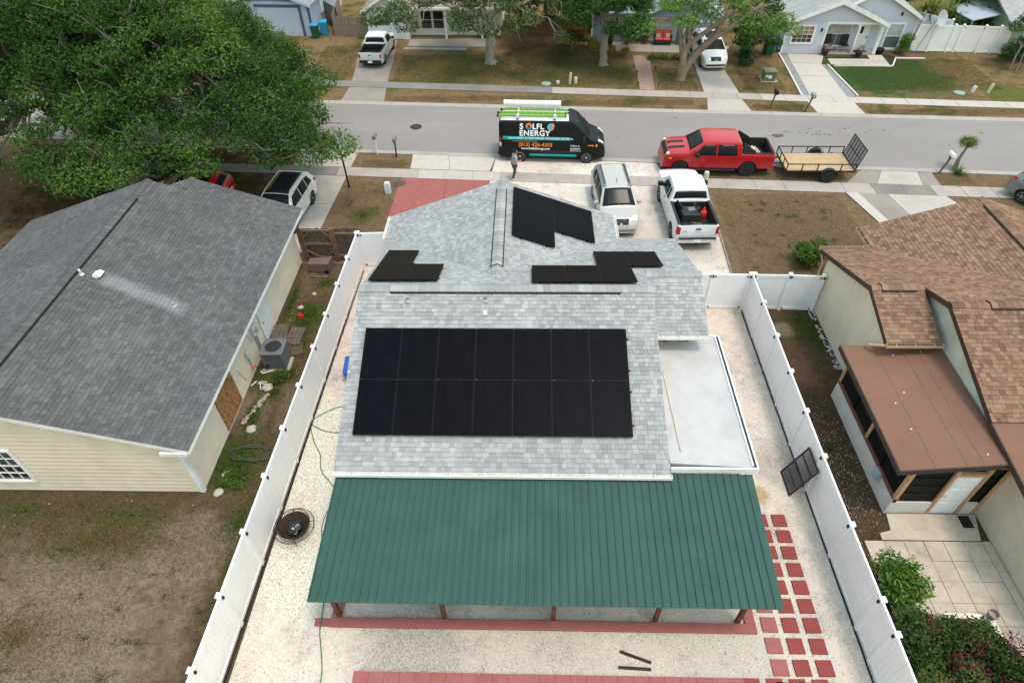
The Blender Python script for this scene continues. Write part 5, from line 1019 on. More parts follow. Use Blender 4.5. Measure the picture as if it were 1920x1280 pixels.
V.box('rear_bumper',(-2.86,0,.56),(.18,1.8,.22),m['chrome'],.04); V.box('bumper_pad',(-2.9,0,.69),(.14,1.7,.04),m['blacktrim'],.01); V.bumperplate(-2.96,.6,m['plate']); V.box('hitch',(-2.95,0,.42),(.14,.1,.08),m['blacktrim']); V.box('brake_lamp',(-.57,0,1.82),(.04,.2,.04),m['head'],.01); V.box('bumper',(2.72,0,.5),(.24,1.7,.22),m['chrome'],.04); V.toppatch('grille',2.56,2.7,-.7,.7,m['grey_trim'],.012)
ld=thing('bed_load',(7.62,25.85,.77),R(8),'black moulded plastic sheets piled in the white pickup bed','load')
MB().add([(-.55,-.38,0),(.42,-.38,0),(.42,.42,.0),(-.55,.42,0),(-.5,-.36,.38),(.36,-.36,.3),(.36,.38,.34),(-.5,.38,.42)],[(3,2,1,0),(4,5,6,7),(0,1,5,4),(1,2,6,5),(2,3,7,6),(3,0,4,7)]).build('sheet',pm('black moulded plastic',(.026,.028,.032),.2,4,.4),ld,bevel=.03); MB().box(-.52,.3,.42,.06,.5,.4,.3,rx=.3).build('flap',m['blacktrim'],ld); MB().box(.08,.1,.372,.4,.3,.02,.1).build('panel',m['grey_trim'],ld); MB().lathe([(.12,0),(.14,.06),(.08,.1)],(.35,.1,.36),n=12).build('cap',m['black'],ld); MB().lathe([(.1,0),(.12,.06),(.06,.1)],(.3,.45,.36),n=12).build('cap',m['black'],ld); MB().tube([(-.5,-.6,.03),(.1,-.75,.04)],.012,5).build('stick',m['deck'],ld); MB().tube([(-.1,-.5,.03),(.5,-.8,.04)],.012,5).build('stick',m['deck'],ld)
j=thing('gas_can',(8.22,25.85,.77),R(15),'red fuel can standing in the white pickup bed','can'); MB().lathe([(.16,0),(.17,.05),(.17,.26),(.12,.34),(.05,.38),(.05,.42)],n=14).build('body',m['redp'],j,smooth=40); MB().tube([(0,0,.4),(.06,.08,.52)],[.03,.02],6).build('spout',m['redp'],j); MB().tube([(-.1,0,.34),(-.08,0,.46),(.06,0,.46),(.09,0,.35)],.016,5).build('handle',m['redp'],j)
# SUVs and cars
def suv(name,loc,rz,label,pt,L=4.7,W=.92,H=1.72,cat='suv',glassroof=False,rim='alloy',rack=True,belt=1.02,lower=None,hood=1.02,amber=False):
    h=L/2; V=Veh(name,loc,rz,label,cat,L,W,[(-h,.75),(-h+.04,1.0),(-h+.14,1.12),(-h+.42,H-.14),(-h+.62,H-.04),(-h+1.1,H),(.2,H),(.5,H-.06),(1.28,hood+.08),(1.36,hood+.04),(h-.35,hood-.1),(h-.14,hood-.26),(h-.04,.62),(h,.4)],[-h+.95,h-.98],.35,pt,belt,H,.26,.3,rim=rim,tw=.23)
    V.toppatch('windscreen',.52,1.25,-.95,.95,m['autoglass']); V.toppatch('rear_window',-h+.17,-h+.42,-.92,.92,m['autoglass'])
    zt=H-.14; V.side('side_window',[(-h+.55,belt+.1),(-h+1.12,belt+.08),(-h+1.12,zt),(-h+.75,zt-.04)],m['autoglass']); V.side('side_window',[(-h+1.18,belt+.07),(-.28,belt+.06),(-.28,zt+.01),(-h+1.18,zt+.01)],m['autoglass']); V.side('side_window',[(-.22,belt+.06),(.98,belt+.06),(.5,zt-.03),(-.22,zt+.01)],m['autoglass'])
    V.seams((-h+1.3,-.25,.98),.38,belt); V.handles([(-h+1.5,.9),(0,.9)],pt); V.mirrors(.88,belt+.04,pt)
    V.toppatch('grille',h-.3,h-.08,-.5,.5,m['blacktrim'],.012); V.toppatch('headlamp',h-.5,h-.2,.68,1.0,m['head'],.012,5,4); V.toppatch('headlamp',h-.5,h-.2,-1.0,-.68,m['head'],.012,5,4)
    if amber: V.side('marker_lamp',[(h-.62,.72),(h-.3,.7),(h-.36,.86),(h-.6,.86)],m['amber'],.012)
    V.side('tail_lamp',[(-h+.06,.85),(-h+.3,.95),(-h+.36,1.12),(-h+.14,1.1)],m['tail'],.01); V.box('bumper',(h-.1,0,.42),(.2,W*1.5,.2),lower or m['blacktrim'],.05); V.box('rear_bumper',(-h+.02,0,.5),(.16,W*1.75,.24),lower or pt,.05); V.bumperplate(-h-.07,.72,m['plate']); V.box('emblem',(h-.08,0,.74),(.04,.12,.1),m['chrome'],.01)
    if lower: V.side('lower_cladding',[(-h+1.36,.3),(h-1.4,.3),(h-1.4,.48),(-h+1.36,.48)],lower,.01)
    if glassroof: V.toppatch('glass_roof',-h+.55,.48,-.93,.93,m['autoglass'],.008,8)
    if rack:
        for sd_ in(-1,1): MB().tube([(-h+.7,sd_*(V.wt(-.5)-.04),H+.01),(-h+.8,sd_*(V.wt(-.5)-.04),H+.06),(.1,sd_*(V.wt(-.2)-.04),H+.06),(.25,sd_*(V.wt(0)-.04),H+.0)],.02,6).build('roof_rail',m['blacktrim'],V.o)
    return V
suv('suv',(-12.15,27.05,0),R(-95),'white suv with black glass roof beside the dark grey roof house',m['pwhite2'],4.5,.92,1.68,glassroof=True,rack=False)
V=suv('suv',(4.2,27.5,0),R(-87),'champagne suv with grey roof sides parked nose towards the solar house',m['pbeige'],4.65,.92,1.72,lower=m['grey_trim'],amber=True)
for f0,f1 in((.8,1.08),(-1.08,-.8)): V.toppatch('roof_side',-2.0,.45,f0,f1,m['grey_trim'],.01)
MB().tube([(.15,0,1.75),(-.02,0,1.9)],.015,5).build('antenna',m['black'],V.o)
V=suv('suv',(12.78,47.4,0),R(-88),'white suv with dark windscreen parked on the drive behind the leaning tree',m['pwhite2'],4.6,.9,1.62)
V.toppatch('sunroof',-.9,.35,-.7,.7,m['autoglass'],.008)
suv('car',(-17.5,28.4,0),R(184),'small red car half hidden behind the dark grey roof',m['pred'],4.2,.87,1.45,'car',True,'dark',False,.92,None,.92)
suv('car',(26.0,27.5,0),R(-62),'dark grey car cut off by the right edge of the frame',m['pgrey'],4.6,.9,1.45,'car',False,'alloy',False,.95,None,.95)
V=Veh('pickup_truck',(-11.25,48.5,0),R(87),'white compact pickup with empty bed parked before the white garage','pickup',4.8,.88,[(-2.4,1.02),(-2.38,1.08),(-.6,1.1),(-.57,1.14),(-.42,1.5),(-.3,1.56),(.5,1.58),(.68,1.54),(1.2,1.12),(1.26,1.08),(2.0,1.0),(2.28,.88),(2.36,.65),(2.4,.4)],[-1.5,1.45],.34,m['pwhite'],.96,1.58,.22,.36,bed=(-2.28,-.64,.62),tw=.22)
pickup_common(V,-2.28,-.64,.62,1.1,m['blacktrim']); V.toppatch('windscreen',.72,1.16,-.93,.93,m['autoglass']); V.toppatch('rear_window',-.56,-.44,-.93,.93,m['autoglass'],.01,3); V.side('side_window',[(-.25,1.03),(.92,1.04),(.55,1.46),(-.22,1.47)],m['autoglass']); V.seams((-.28,1.0),.45,.98); V.handles([(-.1,.9)],m['blacktrim']); V.mirrors(.8,1.03,m['blacktrim'],(.12,.18,.15)); V.box('tail_lamp',(-2.39,.76,.86),(.04,.12,.28),m['tail'],.01,both=True); V.box('rear_bumper',(-2.46,0,.5),(.16,1.6,.18),m['blacktrim'],.03); V.bumperplate(-2.55,.52,m['plate']); V.box('tailgate_handle',(-2.41,0,.93),(.03,.2,.06),m['blacktrim']); V.toppatch('grille',2.2,2.34,-.6,.6,m['blacktrim'],.01)
# ---------------------------------------------------------------- vegetation
def leafmat(name,dark,mid,light,tr=.25):
    t=NT(name); a=t.n('Attribute',attribute_name='tone'); col=t.ramp(a.outputs['Fac'],[(0,dark),(.5,mid),(1,light)])
    tb=t.n('BsdfTranslucent'); t.l(col,tb.inputs[0]); mx=t.n('MixShader'); mx.inputs[0].default_value=tr; t.l(t.b.outputs[0],mx.inputs[1]); t.l(tb.outputs[0],mx.inputs[2]); t.l(mx.outputs[0],t.t.nodes['Material Output'].inputs[0])
    return t.done(col,.75,0,.1)
def leaves(name,cent,rad,n,size,mt,parent,squash=.75,tones=None,asp=.55,upb=.5,shell=.55,jit=.18):
    """leaf faces spread through clumps; cent (k,3), rad (k,), n leaves per clump"""
    cent=np.asarray(cent,float); rad=np.asarray(rad,float); k=len(cent); idx=np.repeat(np.arange(k),np.maximum(6,(n*(rad/rad.mean())**2).astype(int))); N=len(idx)
    d=rng.normal(size=(N,3)); d/=np.linalg.norm(d,axis=1)[:,None]; 
    rr=(shell+(1-shell)*rng.random(N)**.6)*(1+rng.normal(0,.13,N)); d2=d.copy(); d2[:,2]=np.where(d2[:,2]<-.3,d2[:,2]*.5,d2[:,2])
    P=cent[idx]+d2*(rad[idx]*rr)[:,None]*np.array([1,1,squash])
    nrm=d*.5+np.array([0,0,upb])+rng.normal(0,.55,(N,3)); nrm/=np.linalg.norm(nrm,axis=1)[:,None]
    a=np.cross(nrm,rng.normal(size=(N,3))); a/=np.linalg.norm(a,axis=1)[:,None]; b=np.cross(nrm,a)
    s_=size*rng.uniform(.6,1.3,N)[:,None]
    V=np.stack([P-a*s_,P-b*s_*asp-nrm*s_*.15,P+a*s_,P+b*s_*asp-nrm*s_*.15],1).reshape(-1,3); F=np.arange(N*4).reshape(-1,4)
    pt=rng.random(k) if tones is None else np.asarray(tones); tone=np.clip(pt[idx]*.62+.16+rng.normal(0,jit,N),0,1)
    return link(bpy.data.objects.new(name,npmesh(name,V,F,mt,tone)),parent)
def wob(a,b,n=5,amp=.12,sag=0):
    a,b=Vector(a),Vector(b); L_=(b-a).length; out=[]
    for i in range(n+1):
        t=i/n; p=a.lerp(b,t)
        if 0<i<n: p+=Vector((random.uniform(-1,1),random.uniform(-1,1),random.uniform(-1,1)))*amp*L_*.5
        p.z+=sag*math.sin(t*PI)*L_; out.append(p)
    return out
def tree(name,loc,label,tr_r,tr_h,cc,rx,ry,zb,zt,npf,prad,nl,ls,leaf,bark,limbs=7,layers=(.62,1),flare=1.7,droop=0,holes=.12,extra=None,cat='tree',group=None,twig=1.0,lean=(0,0),mind=.62,sq=.75):
    o=thing(name,(loc[0],loc[1],0),0,label,cat,group); lx_,ly_=loc[0],loc[1]; B=MB()
    top=Vector((lean[0],lean[1],tr_h)); tp=wob((0,0,0),top,5,.05); B.tube([Vector((0,0,-.1))]+tp,[tr_r*flare,tr_r*flare*.95]+[tr_r*(1.15-.28*i/5) for i in range(1,6)],12)
    for k in range(6): a=k*PI/3+random.random(); B.tube([(math.cos(a)*tr_r*.6,math.sin(a)*tr_r*.6,.5*tr_r),(math.cos(a)*tr_r*1.9,math.sin(a)*tr_r*1.9,-.05)],[tr_r*.4,tr_r*.15],6)
    C0=Vector((cc[0]-lx_,cc[1]-ly_,0)); nodes=[]
    for k in range(limbs):
        a=2*PI*(k+random.uniform(-.3,.3))/limbs; f=random.uniform(.4,.6); e=C0+Vector((math.cos(a)*rx*f,math.sin(a)*ry*f,zb+(zt-zb)*random.uniform(.3,.6)))
        P=wob(top,e,5,.16,.06); B.tube(P,[tr_r*.62*(1-.13*i) for i in range(6)],8); nodes+=[(p,tr_r*.62*(1-.13*i)) for i,p in enumerate(P) if i>1]
    cs=[];rs=[];i=0
    while len(cs)<npf and i<npf*20:
        i+=1; a=random.uniform(0,2*PI); f=math.sqrt(random.random()); u=random.uniform(*layers)
        e=1+.16*math.sin(3*a+lx_)+.1*math.sin(7*a+ly_)
        z=zb+(zt-zb)*(1-f*f*.92)*u; p=C0+Vector((math.cos(a)*rx*f*e,math.sin(a)*ry*f*e,z))
        if math.sin(p.x*.9+lx_)*math.sin(p.y*1.1+1.3*lx_)>1-holes*2.2: continue
        if any((Vector(q)-p).length<prad*mind for q in cs): continue
        cs.append(tuple(p)); rs.append(prad*random.uniform(.65,1.25))
    for c,r_ in zip(cs,rs):
        q=min(nodes,key=lambda nd:(nd[0]-Vector(c)).length); P=wob(q[0],c,5,.2,-.03); rr=min(q[1]*.6,.03+.02*(Vector(c)-q[0]).length)*twig; B.tube(P,[rr*(1-.14*k) for k in range(6)],6,False)
        for k in range(4):
            d=Vector((random.uniform(-1,1),random.uniform(-1,1),random.uniform(-.3+droop*-.8,.9-droop)))*r_*1.05; B.tube(wob(P[random.choice((3,4,5))],Vector(c)+d,3,.2),[rr*.45,rr*.35,rr*.25,rr*.12],4,False)
    if extra: extra(B)
    B.build('trunk',bark,o,smooth=60,fix=False)
    leaves('crown',cs,rs,nl,ls,leaf,o,sq); return o
m['bark']=pm('grey oak bark',(.14,.125,.11),.35,5,.95,.9,14); m['barkl']=pm('pale grey bark',(.25,.225,.195),.25,4,.9,.7,16); m['barkb']=pm('tan smooth bark',(.22,.175,.13),.3,3,.9,.5,14)
m['oakleaf']=leafmat('live oak leaves',(.014,.036,.008),(.045,.102,.018),(.11,.195,.036)); m['dkleaf']=leafmat('dark green leaves',(.015,.04,.01),(.035,.085,.018),(.065,.14,.03)); m['olive']=leafmat('olive leaves',(.03,.05,.014),(.06,.092,.025),(.105,.15,.045)); m['lime']=leafmat('fresh green leaves',(.04,.09,.015),(.09,.19,.03),(.16,.29,.06)); m['mixleaf']=leafmat('bougainvillea leaves',(.018,.042,.01),(.05,.085,.018),(.12,.12,.035)); m['magenta']=leafmat('magenta bracts',(.08,.01,.025),(.15,.014,.045),(.24,.025,.075)); m['croton']=leafmat('yellow croton leaves',(.08,.1,.012),(.24,.22,.025),(.42,.36,.05)); m['palmleaf']=leafmat('palm leaves',(.04,.075,.015),(.1,.135,.025),(.2,.21,.045)); m['blade']=leafmat('grass blades',(.09,.07,.032),(.175,.135,.06),(.29,.215,.105)); m['lawnblade']=leafmat('lawn blades',(.055,.06,.02),(.1,.105,.034),(.18,.16,.06)); m['gblade']=leafmat('green weeds',(.035,.065,.012),(.07,.12,.02),(.13,.18,.04)); m['redleaf']=leafmat('red flowers',(.25,.01,.02),(.45,.02,.04),(.6,.05,.08))
tree('oak_tree',(-21.7,30.3),'huge spreading live oak behind the dark grey roof house',.72,2.7,(-20.8,32.3),10.4,8.3,3.2,9.8,290,1.18,1100,.07,m['oakleaf'],m['bark'],12,(.42,1),1.35,0,.17,mind=.95,sq=.6)
tree('oak_tree',(-2.86,47.0),'grey trunked oak with drooping bare twigs on the white house lawn',.3,3.0,(-3.2,47.6),7.2,4.2,2.5,5.6,54,.95,360,.085,m['olive'],m['barkl'],7,(.55,1),1.35,.7,.2,twig=.9)
tree('shade_tree',(5.2,46.5),'dense dark green tree with slim trunk before the blue house',.24,2.4,(5.5,47.0),3.0,2.7,2.5,6.3,42,.85,650,.085,m['dkleaf'],m['barkl'],5,(.5,1),1.3,0,.03)
def fork(B):
    B.tube([(0,0,0),(.15,.1,.5),(.75,.2,1.6),(1.7,.2,2.6),(2.9,.3,3.3),(4.6,.6,4.6)],[.34,.28,.25,.2,.15,.06],10); B.tube([(1.7,.2,2.6),(2.6,.9,4.2),(2.9,1.3,5.6)],[.14,.1,.05],8); B.tube([(2.9,.3,3.3),(4.6,.2,3.5),(6.6,.2,4.2)],[.1,.07,.03],7)
    B.tube([(0,.05,1.2),(-.35,.2,2.6),(-.9,.4,4.6)],[.2,.13,.05],8); B.tube([(0,.05,1.6),(.35,.4,3.2),(.6,.7,5.2)],[.17,.12,.05],8); B.tube([(3.6,.4,3.8),(4.2,-.2,4.6),(5.4,-.4,5.0)],[.08,.05,.02],6)
tree('forked_tree',(10.26,43.8),'forked tree with smooth leaning limbs and sparse light green leaves by the middle drive',.24,2.0,(12.0,44.6),4.9,2.6,3.0,6.6,44,.72,170,.09,m['lime'],m['barkb'],6,(.5,1),1.5,0,.2,fork)
tree('garden_tree',(16.0,47.6),'small dark tree beside the lavender house bins',.1,1.3,(16.0,47.6),1.75,1.7,1.0,4.6,30,.62,230,.085,m['dkleaf'],m['barkb'],4,(.4,1),1.2)
tree('sapling',(33.1,45.2),'thin multi stemmed sapling at the right edge of the far lawn',.05,1.4,(33.6,45.8),1.3,1.2,1.6,4.2,16,.5,150,.08,m['dkleaf'],m['barkl'],4,(.5,1),1.1,extra=lambda B:B.tube([(.3,-.3,0),(.35,0,1.6),(.5,.3,3)],[.04,.035,.02],6))
tree('background_tree',(1.2,53.5),'shaded tree behind the wooden fence between the white and blue houses',.2,2,(1.0,53),3.2,2.6,1.4,4.6,28,.9,240,.12,m['dkleaf'],m['bark'],5)
def bush(name,loc,label,pts,rad,n,ls,mt,cat='shrub',squash=.85,extra=None,group=None,asp=.55,upb=.5):
    o=thing(name,(loc[0],loc[1],0),0,label,cat,group); B=MB()
    for p in pts: B.tube(wob((p[0]*.3,p[1]*.3,0),p,4,.15),[.025,.022,.02,.015,.01],5,False)
    B.build('stem',m['barkb'],o,fix=False); leaves('foliage',pts,[rad*random.uniform(.8,1.2) for _ in pts],n,ls,mt,o,squash,asp=asp,upb=upb)
    if extra: tag(leaves('flowers',*extra,o,.8),kind='stuff')
    return o
def blob(n,rx,ry,z0,z1): return [(random.uniform(-rx,rx)*.9,random.uniform(-ry,ry)*.9,random.uniform(z0,z1)) for _ in range(n)]
fl=[(random.uniform(-1.1,1.2),random.uniform(-.9,.9),random.uniform(.9,1.5)) for _ in range(15)]
bush('bougainvillea',(11.0,5.75),'large bougainvillea with magenta flowers against the right white fence',blob(38,1.3,1.2,.3,1.15)+[(-1.6,-.6,1.5),(-1.5,.8,1.4)],.45,520,.05,m['mixleaf'],'shrub',.85,(fl,[.26]*15,60,.035,m['magenta']))
bush('bougainvillea',(12.75,5.35),'smaller bougainvillea growing over the cream kerb corner',blob(9,.55,.5,.4,1.1),.34,330,.045,m['mixleaf'],'shrub',.85,([(random.uniform(-.5,.5),random.uniform(-.4,.6),random.uniform(.7,1.3)) for _ in range(6)],[.16]*6,60,.04,m['magenta']))
# split-leaf plant with long strap leaves
def strapplant(name,loc,label,n,length,width,mt,rise=.9,arch=1.0,parent_stem=None,cat='plant',z0=.1,spread=.1,group=None,seg=5):
    o=thing(name,(loc[0],loc[1],loc[2] if len(loc)>2 else 0),0,label,cat,group); V=[];F=[];T=[]
    for k in range(n):
        a=random.uniform(0,2*PI); L_=length*random.uniform(.6,1.1); el=random.uniform(.15,1.35)*rise; d=Vector((math.cos(a),math.sin(a),0)); p=Vector((random.uniform(-spread,spread),random.uniform(-spread,spread),z0)); w_=width*random.uniform(.7,1.2); b=len(V); sd_=Vector((-d.y,d.x,0)); e=el; tn=random.random()
        for i in range(seg+1):
            t=i/seg; ww=w_*math.sin(PI*min(.97,.15+t*.85)); V+=[p-sd_*ww,p+sd_*ww]; p=p+(d*math.cos(e)+Vector((0,0,math.sin(e))))*L_/seg; e-=arch*1.3/seg*(1+t)
        for i in range(seg): F.append((b+2*i,b+2*i+1,b+2*i+3,b+2*i+2)); T.append(tn)
    link(bpy.data.objects.new('leaf_cluster',npmesh('leaf_cluster',np.array([tuple(v) for v in V]),np.array(F),mt,T)),o)
    if parent_stem: MB().tube(parent_stem[0],parent_stem[1],8).build('trunk',m['barkb'],o,smooth=60)
    return o
m['phil']=leafmat('glossy split leaves',(.03,.075,.012),(.06,.14,.02),(.2,.22,.035),.2)
o=strapplant('split_leaf_plant',(10.1,7.9),'bushy split leaf plant with yellowing leaves behind the right white fence',130,.6,.045,m['phil'],1.25,.8,([(0,0,0),(.05,.05,.5),(.1,-.05,.9)],[.09,.08,.06]),'shrub',.75,.45)
leaves('foliage',blob(16,.6,.65,.5,1.15),[.34]*16,260,.06,m['phil'],o,.8,asp=.35)
strapplant('ponytail_palm',(23.1,31.75),'ponytail palm with drooping green tuft on the right verge',260,.8,.016,m['palmleaf'],1.15,2.5,([(0,0,0),(-.05,0,.5),(.08,.05,1.1),(.2,.1,1.55)],[.14,.09,.06,.05]),'palm',1.5,.14)
strapplant('grass_clump',(22.95,31.2),'green grassy clump at the foot of the ponytail palm',90,.55,.02,m['gblade'],1.2,1.2,None,'plant',.02,.2)
for i,(x,y) in enumerate(((8.9,47.6),(9.7,47.6),(10.5,47.5),(11.2,47.45))): strapplant('lily_turf',(x,y),['lily turf clump nearest the brick path','second lily turf clump from the brick path','third lily turf clump from the brick path','lily turf clump nearest the middle drive'][i],110,.62,.022,m['palmleaf'],1.25,1.1,None,'plant',.02,.28,'lily turf row before the blue house')
for i,(x,y,r_) in enumerate(((4.5,49.9,.5),(4.9,48.9,.45),(6.0,48.4,.35),(6.9,48.3,.3))): bush('croton',(x,y),['tall yellow croton at the blue house corner','yellow green croton left of the slim trunk','small croton right of the slim trunk','small croton by the patio corner'][i],blob(6,r_*.8,r_*.6,.2,r_*2),r_*.6,90,.06,m['croton'],'shrub',.9,None,'crotons before the blue house')
bush('flowering_shrub',(3.4,49.9),'dark shrub with red flowers left of the blue house',blob(12,.9,.8,.4,1.8),.5,160,.07,m['dkleaf'],'shrub',.9,([(random.uniform(-.8,.8),random.uniform(-.7,.4),random.uniform(.8,2.1)) for _ in range(7)],[.22]*7,60,.06,m['redleaf']))
bush('shrub',(12.45,23.2),'round green shrub at the front corner of the brown roof house',blob(14,.6,.5,.25,.95),.36,240,.06,m['gblade'])
bush('shrub',(15.1,46.5),'low dark shrub beside the middle drive',blob(9,.6,.5,.2,.8),.4,160,.07,m['dkleaf'])
bush('shrub',(26.9,48.1),'bright green shrub at the right corner of the lavender house',blob(10,.4,.35,.3,1.3),.33,200,.06,m['lime'])
bush('shrub',(34.3,47.0),'dark hedge in front of the green house',blob(14,1.2,.6,.3,1.0),.5,150,.08,m['dkleaf'])
bush('flowering_weed',(-9.25,16.0),'weed with white flowers beside the air conditioner',blob(10,.35,.3,.1,.35),.17,110,.035,m['gblade'],'weed',.8,([(random.uniform(-.35,.35),random.uniform(-.3,.3),random.uniform(.25,.45)) for _ in range(9)],[.06]*9,5,.025,m['croton']))
bush('weed_patch',(-9.75,11.6),'white flowered weeds near the cream house corner',blob(12,.5,.5,.05,.2),.17,90,.035,m['gblade'],'weed')
# palms behind the far white fence
for i,(x,y,h_) in enumerate(((29.6,51.6,2.0),(31.0,51.0,1.6),(32.2,52.5,2.4),(33.4,50.6,1.5),(28.8,54.2,2.2))):
    strapplant('areca_palm',(x,y),['areca palm left behind the far white fence','low areca palm in the middle behind the far white fence','tall areca palm behind the far white fence','areca palm by the green house porch','areca palm behind the lavender house'][i],130,1.9,.05,m['palmleaf'],1.3,1.1,([(0,0,0),(.1,0,h_*.6),(.15,.1,h_)],[.1,.07,.05]),'palm',h_*.8,.35,'palms behind the far white fence')
# grass and weeds as stuff
def grass(name,spots,n,hgt,mt,wd=.012,rect=False):
    P=[]
    for (x,y,rx,ry,wgt) in spots:
        k=int(n*wgt); a=rng.uniform(0,2*PI,k); r_=np.abs(rng.normal(0,.62,k)); P.append(np.stack([x+rng.uniform(-rx,rx,k),y+rng.uniform(-ry,ry,k)-.07*rng.uniform(-rx,rx,k)*0],1) if rect else np.stack([x+np.cos(a)*r_*rx,y+np.sin(a)*r_*ry],1))
    P=np.concatenate(P); N=len(P); a=rng.uniform(0,2*PI,N); h_=hgt*rng.uniform(.4,1.2,N); ln=rng.uniform(.2,1.0,N)*h_
    base=np.stack([P[:,0],P[:,1],np.full(N,.008)],1); s_=np.stack([np.cos(a),np.sin(a),np.zeros(N)],1)*wd; ti=base+np.stack([-np.sin(a)*ln,np.cos(a)*ln,h_],1)
    V=np.stack([base-s_,base+s_,ti],1).reshape(-1,3); F=np.arange(N*3).reshape(-1,3)
    return tag(link(bpy.data.objects.new(name,npmesh(name,V,F,mt,np.clip(rng.normal(.5,.25,N),0,1)))),kind='stuff')
grass('back_yard_weeds',[(-9.3,19.6,.5,.9,.1),(-9.2,17.9,.4,.7,.06),(-9.9,14.2,.35,.9,.08),(-9.5,15.3,.5,.5,.05),(-9.9,12.3,.6,1.0,.12),(-9.2,16.3,.4,.5,.04),(-12.5,10.2,2.8,.6,.04),(-16,10.3,2.8,.6,.035),(-9.0,21.8,.7,.8,.04),(-8.6,8,.5,2.5,.08),(-14,9.0,4.5,1.2,.05),(-9,10,.8,1.2,.06),(-12,5,2.5,1.5,.04),(-10.2,20.5,.2,1.5,.05)],26000,.09,m['gblade'])
grass('back_yard_dry_grass',[(-13,9.4,5,1.2,.35),(-9.2,14,1.1,8,.25),(-14,6.5,5,2.8,.4)],60000,.045,m['blade'],.01)
tf=[(random.uniform(-19,-8.4),random.uniform(3.5,10.6),random.uniform(.2,.9),random.uniform(.12,.5),.012) for _ in range(70)]
grass('back_yard_tufts',tf,9000,.06,m['lawnblade'],.012)
grass('front_lawn_grass',[(-8.45,27.4,1.3,3.0,.15),(-8.2,32.3,1.2,.5,.04),(12.7,25.7,3.2,3.4,.45),(12.4,31.1,4.0,.5,.1),(22.5,30.6,.9,.6,.03),(-18,28,4,3,.23)],52000,.035,m['blade'],.012,True)
grass('front_lawn_weeds',[(-8.4,27.2,.45,.6,.25)]+[(random.uniform(9.6,15.8),random.uniform(22.6,29),random.uniform(.15,.5),random.uniform(.15,.4),.02) for _ in range(34)]+[(random.uniform(-9.6,-7.4),random.uniform(24.5,30),.3,.3,.02) for _ in range(8)],3200,.06,m['gblade'],.012)
grass('far_lawn_grass',[(-4.5,46,5,2.6,.28),(3.2,45.6,3.8,2.6,.2),(10,44,1.2,1.8,.06),(15.7,44,1.3,2,.06),(26.5,44.4,4.5,2.6,.25),(-14.3,46.6,1.4,4,.15)],60000,.045,m['lawnblade'],.016,True)
grass('far_verge_grass',[(-4,40.95,5,.4,.3),(5.5,40.2,5,.4,.3),(26,38.6,5,.4,.25),(15.8,39.4,1.6,.4,.1)],20000,.035,m['blade'],.015,True)
grass('side_yard_weeds',[(11.2,19.3,.5,.7,.35),(9.6,14.5,.15,.3,.2),(10.2,13,.2,.2,.1),(11.4,18,.3,.8,.2)],2500,.07,m['gblade'])
gr=MB()
for q in range(420): gr.box(random.gauss(10.4,.4),random.gauss(12.1,1.5),.008,random.uniform(.01,.035),random.uniform(.01,.035),.014,random.random())
tag(gr.build('shell_litter',m['palestone']),kind='stuff')
# ---------------------------------------------------------------- houses across the street
A=R(-4)
m['lav']=pm('lavender siding',(.47,.48,.56),.04,2,.6); m['blues']=pm('blue grey siding',(.22,.27,.35),.05,2,.6); m['bluel']=pm('pale blue wall',(.42,.47,.55),.05,2,.6); m['blued']=pm('dark blue trim',(.06,.1,.17),.1,4,.6); m['whs']=pm('white siding',(.66,.67,.67),.04,2,.6,dirt=(.5,.5,.48),damt=.3); m['grns']=pm('green siding',(.3,.35,.26),.05,2,.6)
def farroof(name,c1,c2):
    t=NT(name); br=t.n('TexBrick'); br.inputs['Scale'].default_value=1; br.inputs['Brick Width'].default_value=.3; br.inputs['Row Height'].default_value=.14; br.inputs['Mortar Size'].default_value=.012
    br.inputs['Color1'].default_value=(*c1,1); br.inputs['Color2'].default_value=(*c2,1); br.inputs['Mortar'].default_value=(*sc(c1,.55),1); t.l(t.co(),br.inputs['Vector'])
    return t.done(t.mix(.3,br.outputs['Color'],t.ramp(t.noise(.8,4),[(.3,(.3,)*3),(.7,(.7,)*3)]),'OVERLAY'),.9,0,.2)
m['rf_grey']=farroof('far grey shingles',(.28,.28,.275),(.36,.355,.34)); m['rf_tan']=farroof('far tan shingles',(.24,.19,.15),(.3,.24,.19)); m['rf_blue']=farroof('far slate shingles',(.2,.21,.23),(.26,.27,.29))
def gable(H,x0,x1,y0,y1,ze,zr,mt,axis='Y',ov=.3,th=.14,name='roof'):
    mb=MB()
    if axis=='Y':
        c=(x0+x1)/2; k=(zr-ze)/(c-x0)
        for a in((x0-ov,ze-ov*k),(x1+ov,ze-ov*k)): mb.slab([(a[0],y0-ov,a[1]),(c,y0-ov,zr),(c,y1,zr),(a[0],y1,a[1])],(0,0,-th))
    else:
        c=(y0+y1)/2; k=(zr-ze)/(c-y0)
        for a in((y0-ov,ze-ov*k),(y1+ov,ze-ov*k)): mb.slab([(x0-ov,a[0],a[1]),(x0-ov,c,zr),(x1+ov,c,zr),(x1+ov,a[0],a[1])],(0,0,-th))
    return mb.build(name,mt,H)
def rake(H,x0,x1,y,ze,zr,ov=.3,mt=None):
    c=(x0+x1)/2; k=(zr-ze)/(c-x0); b=MB()
    for a in(x0-ov,x1+ov): b.slab([(a,y-ov-.03,ze-ov*k+.02),(c,y-ov-.03,zr+.02),(c,y-ov-.03,zr-.2),(a,y-ov-.03,ze-ov*k-.2)],(0,.026,0))
    b.build('fascia',mt or m['trim'],H)
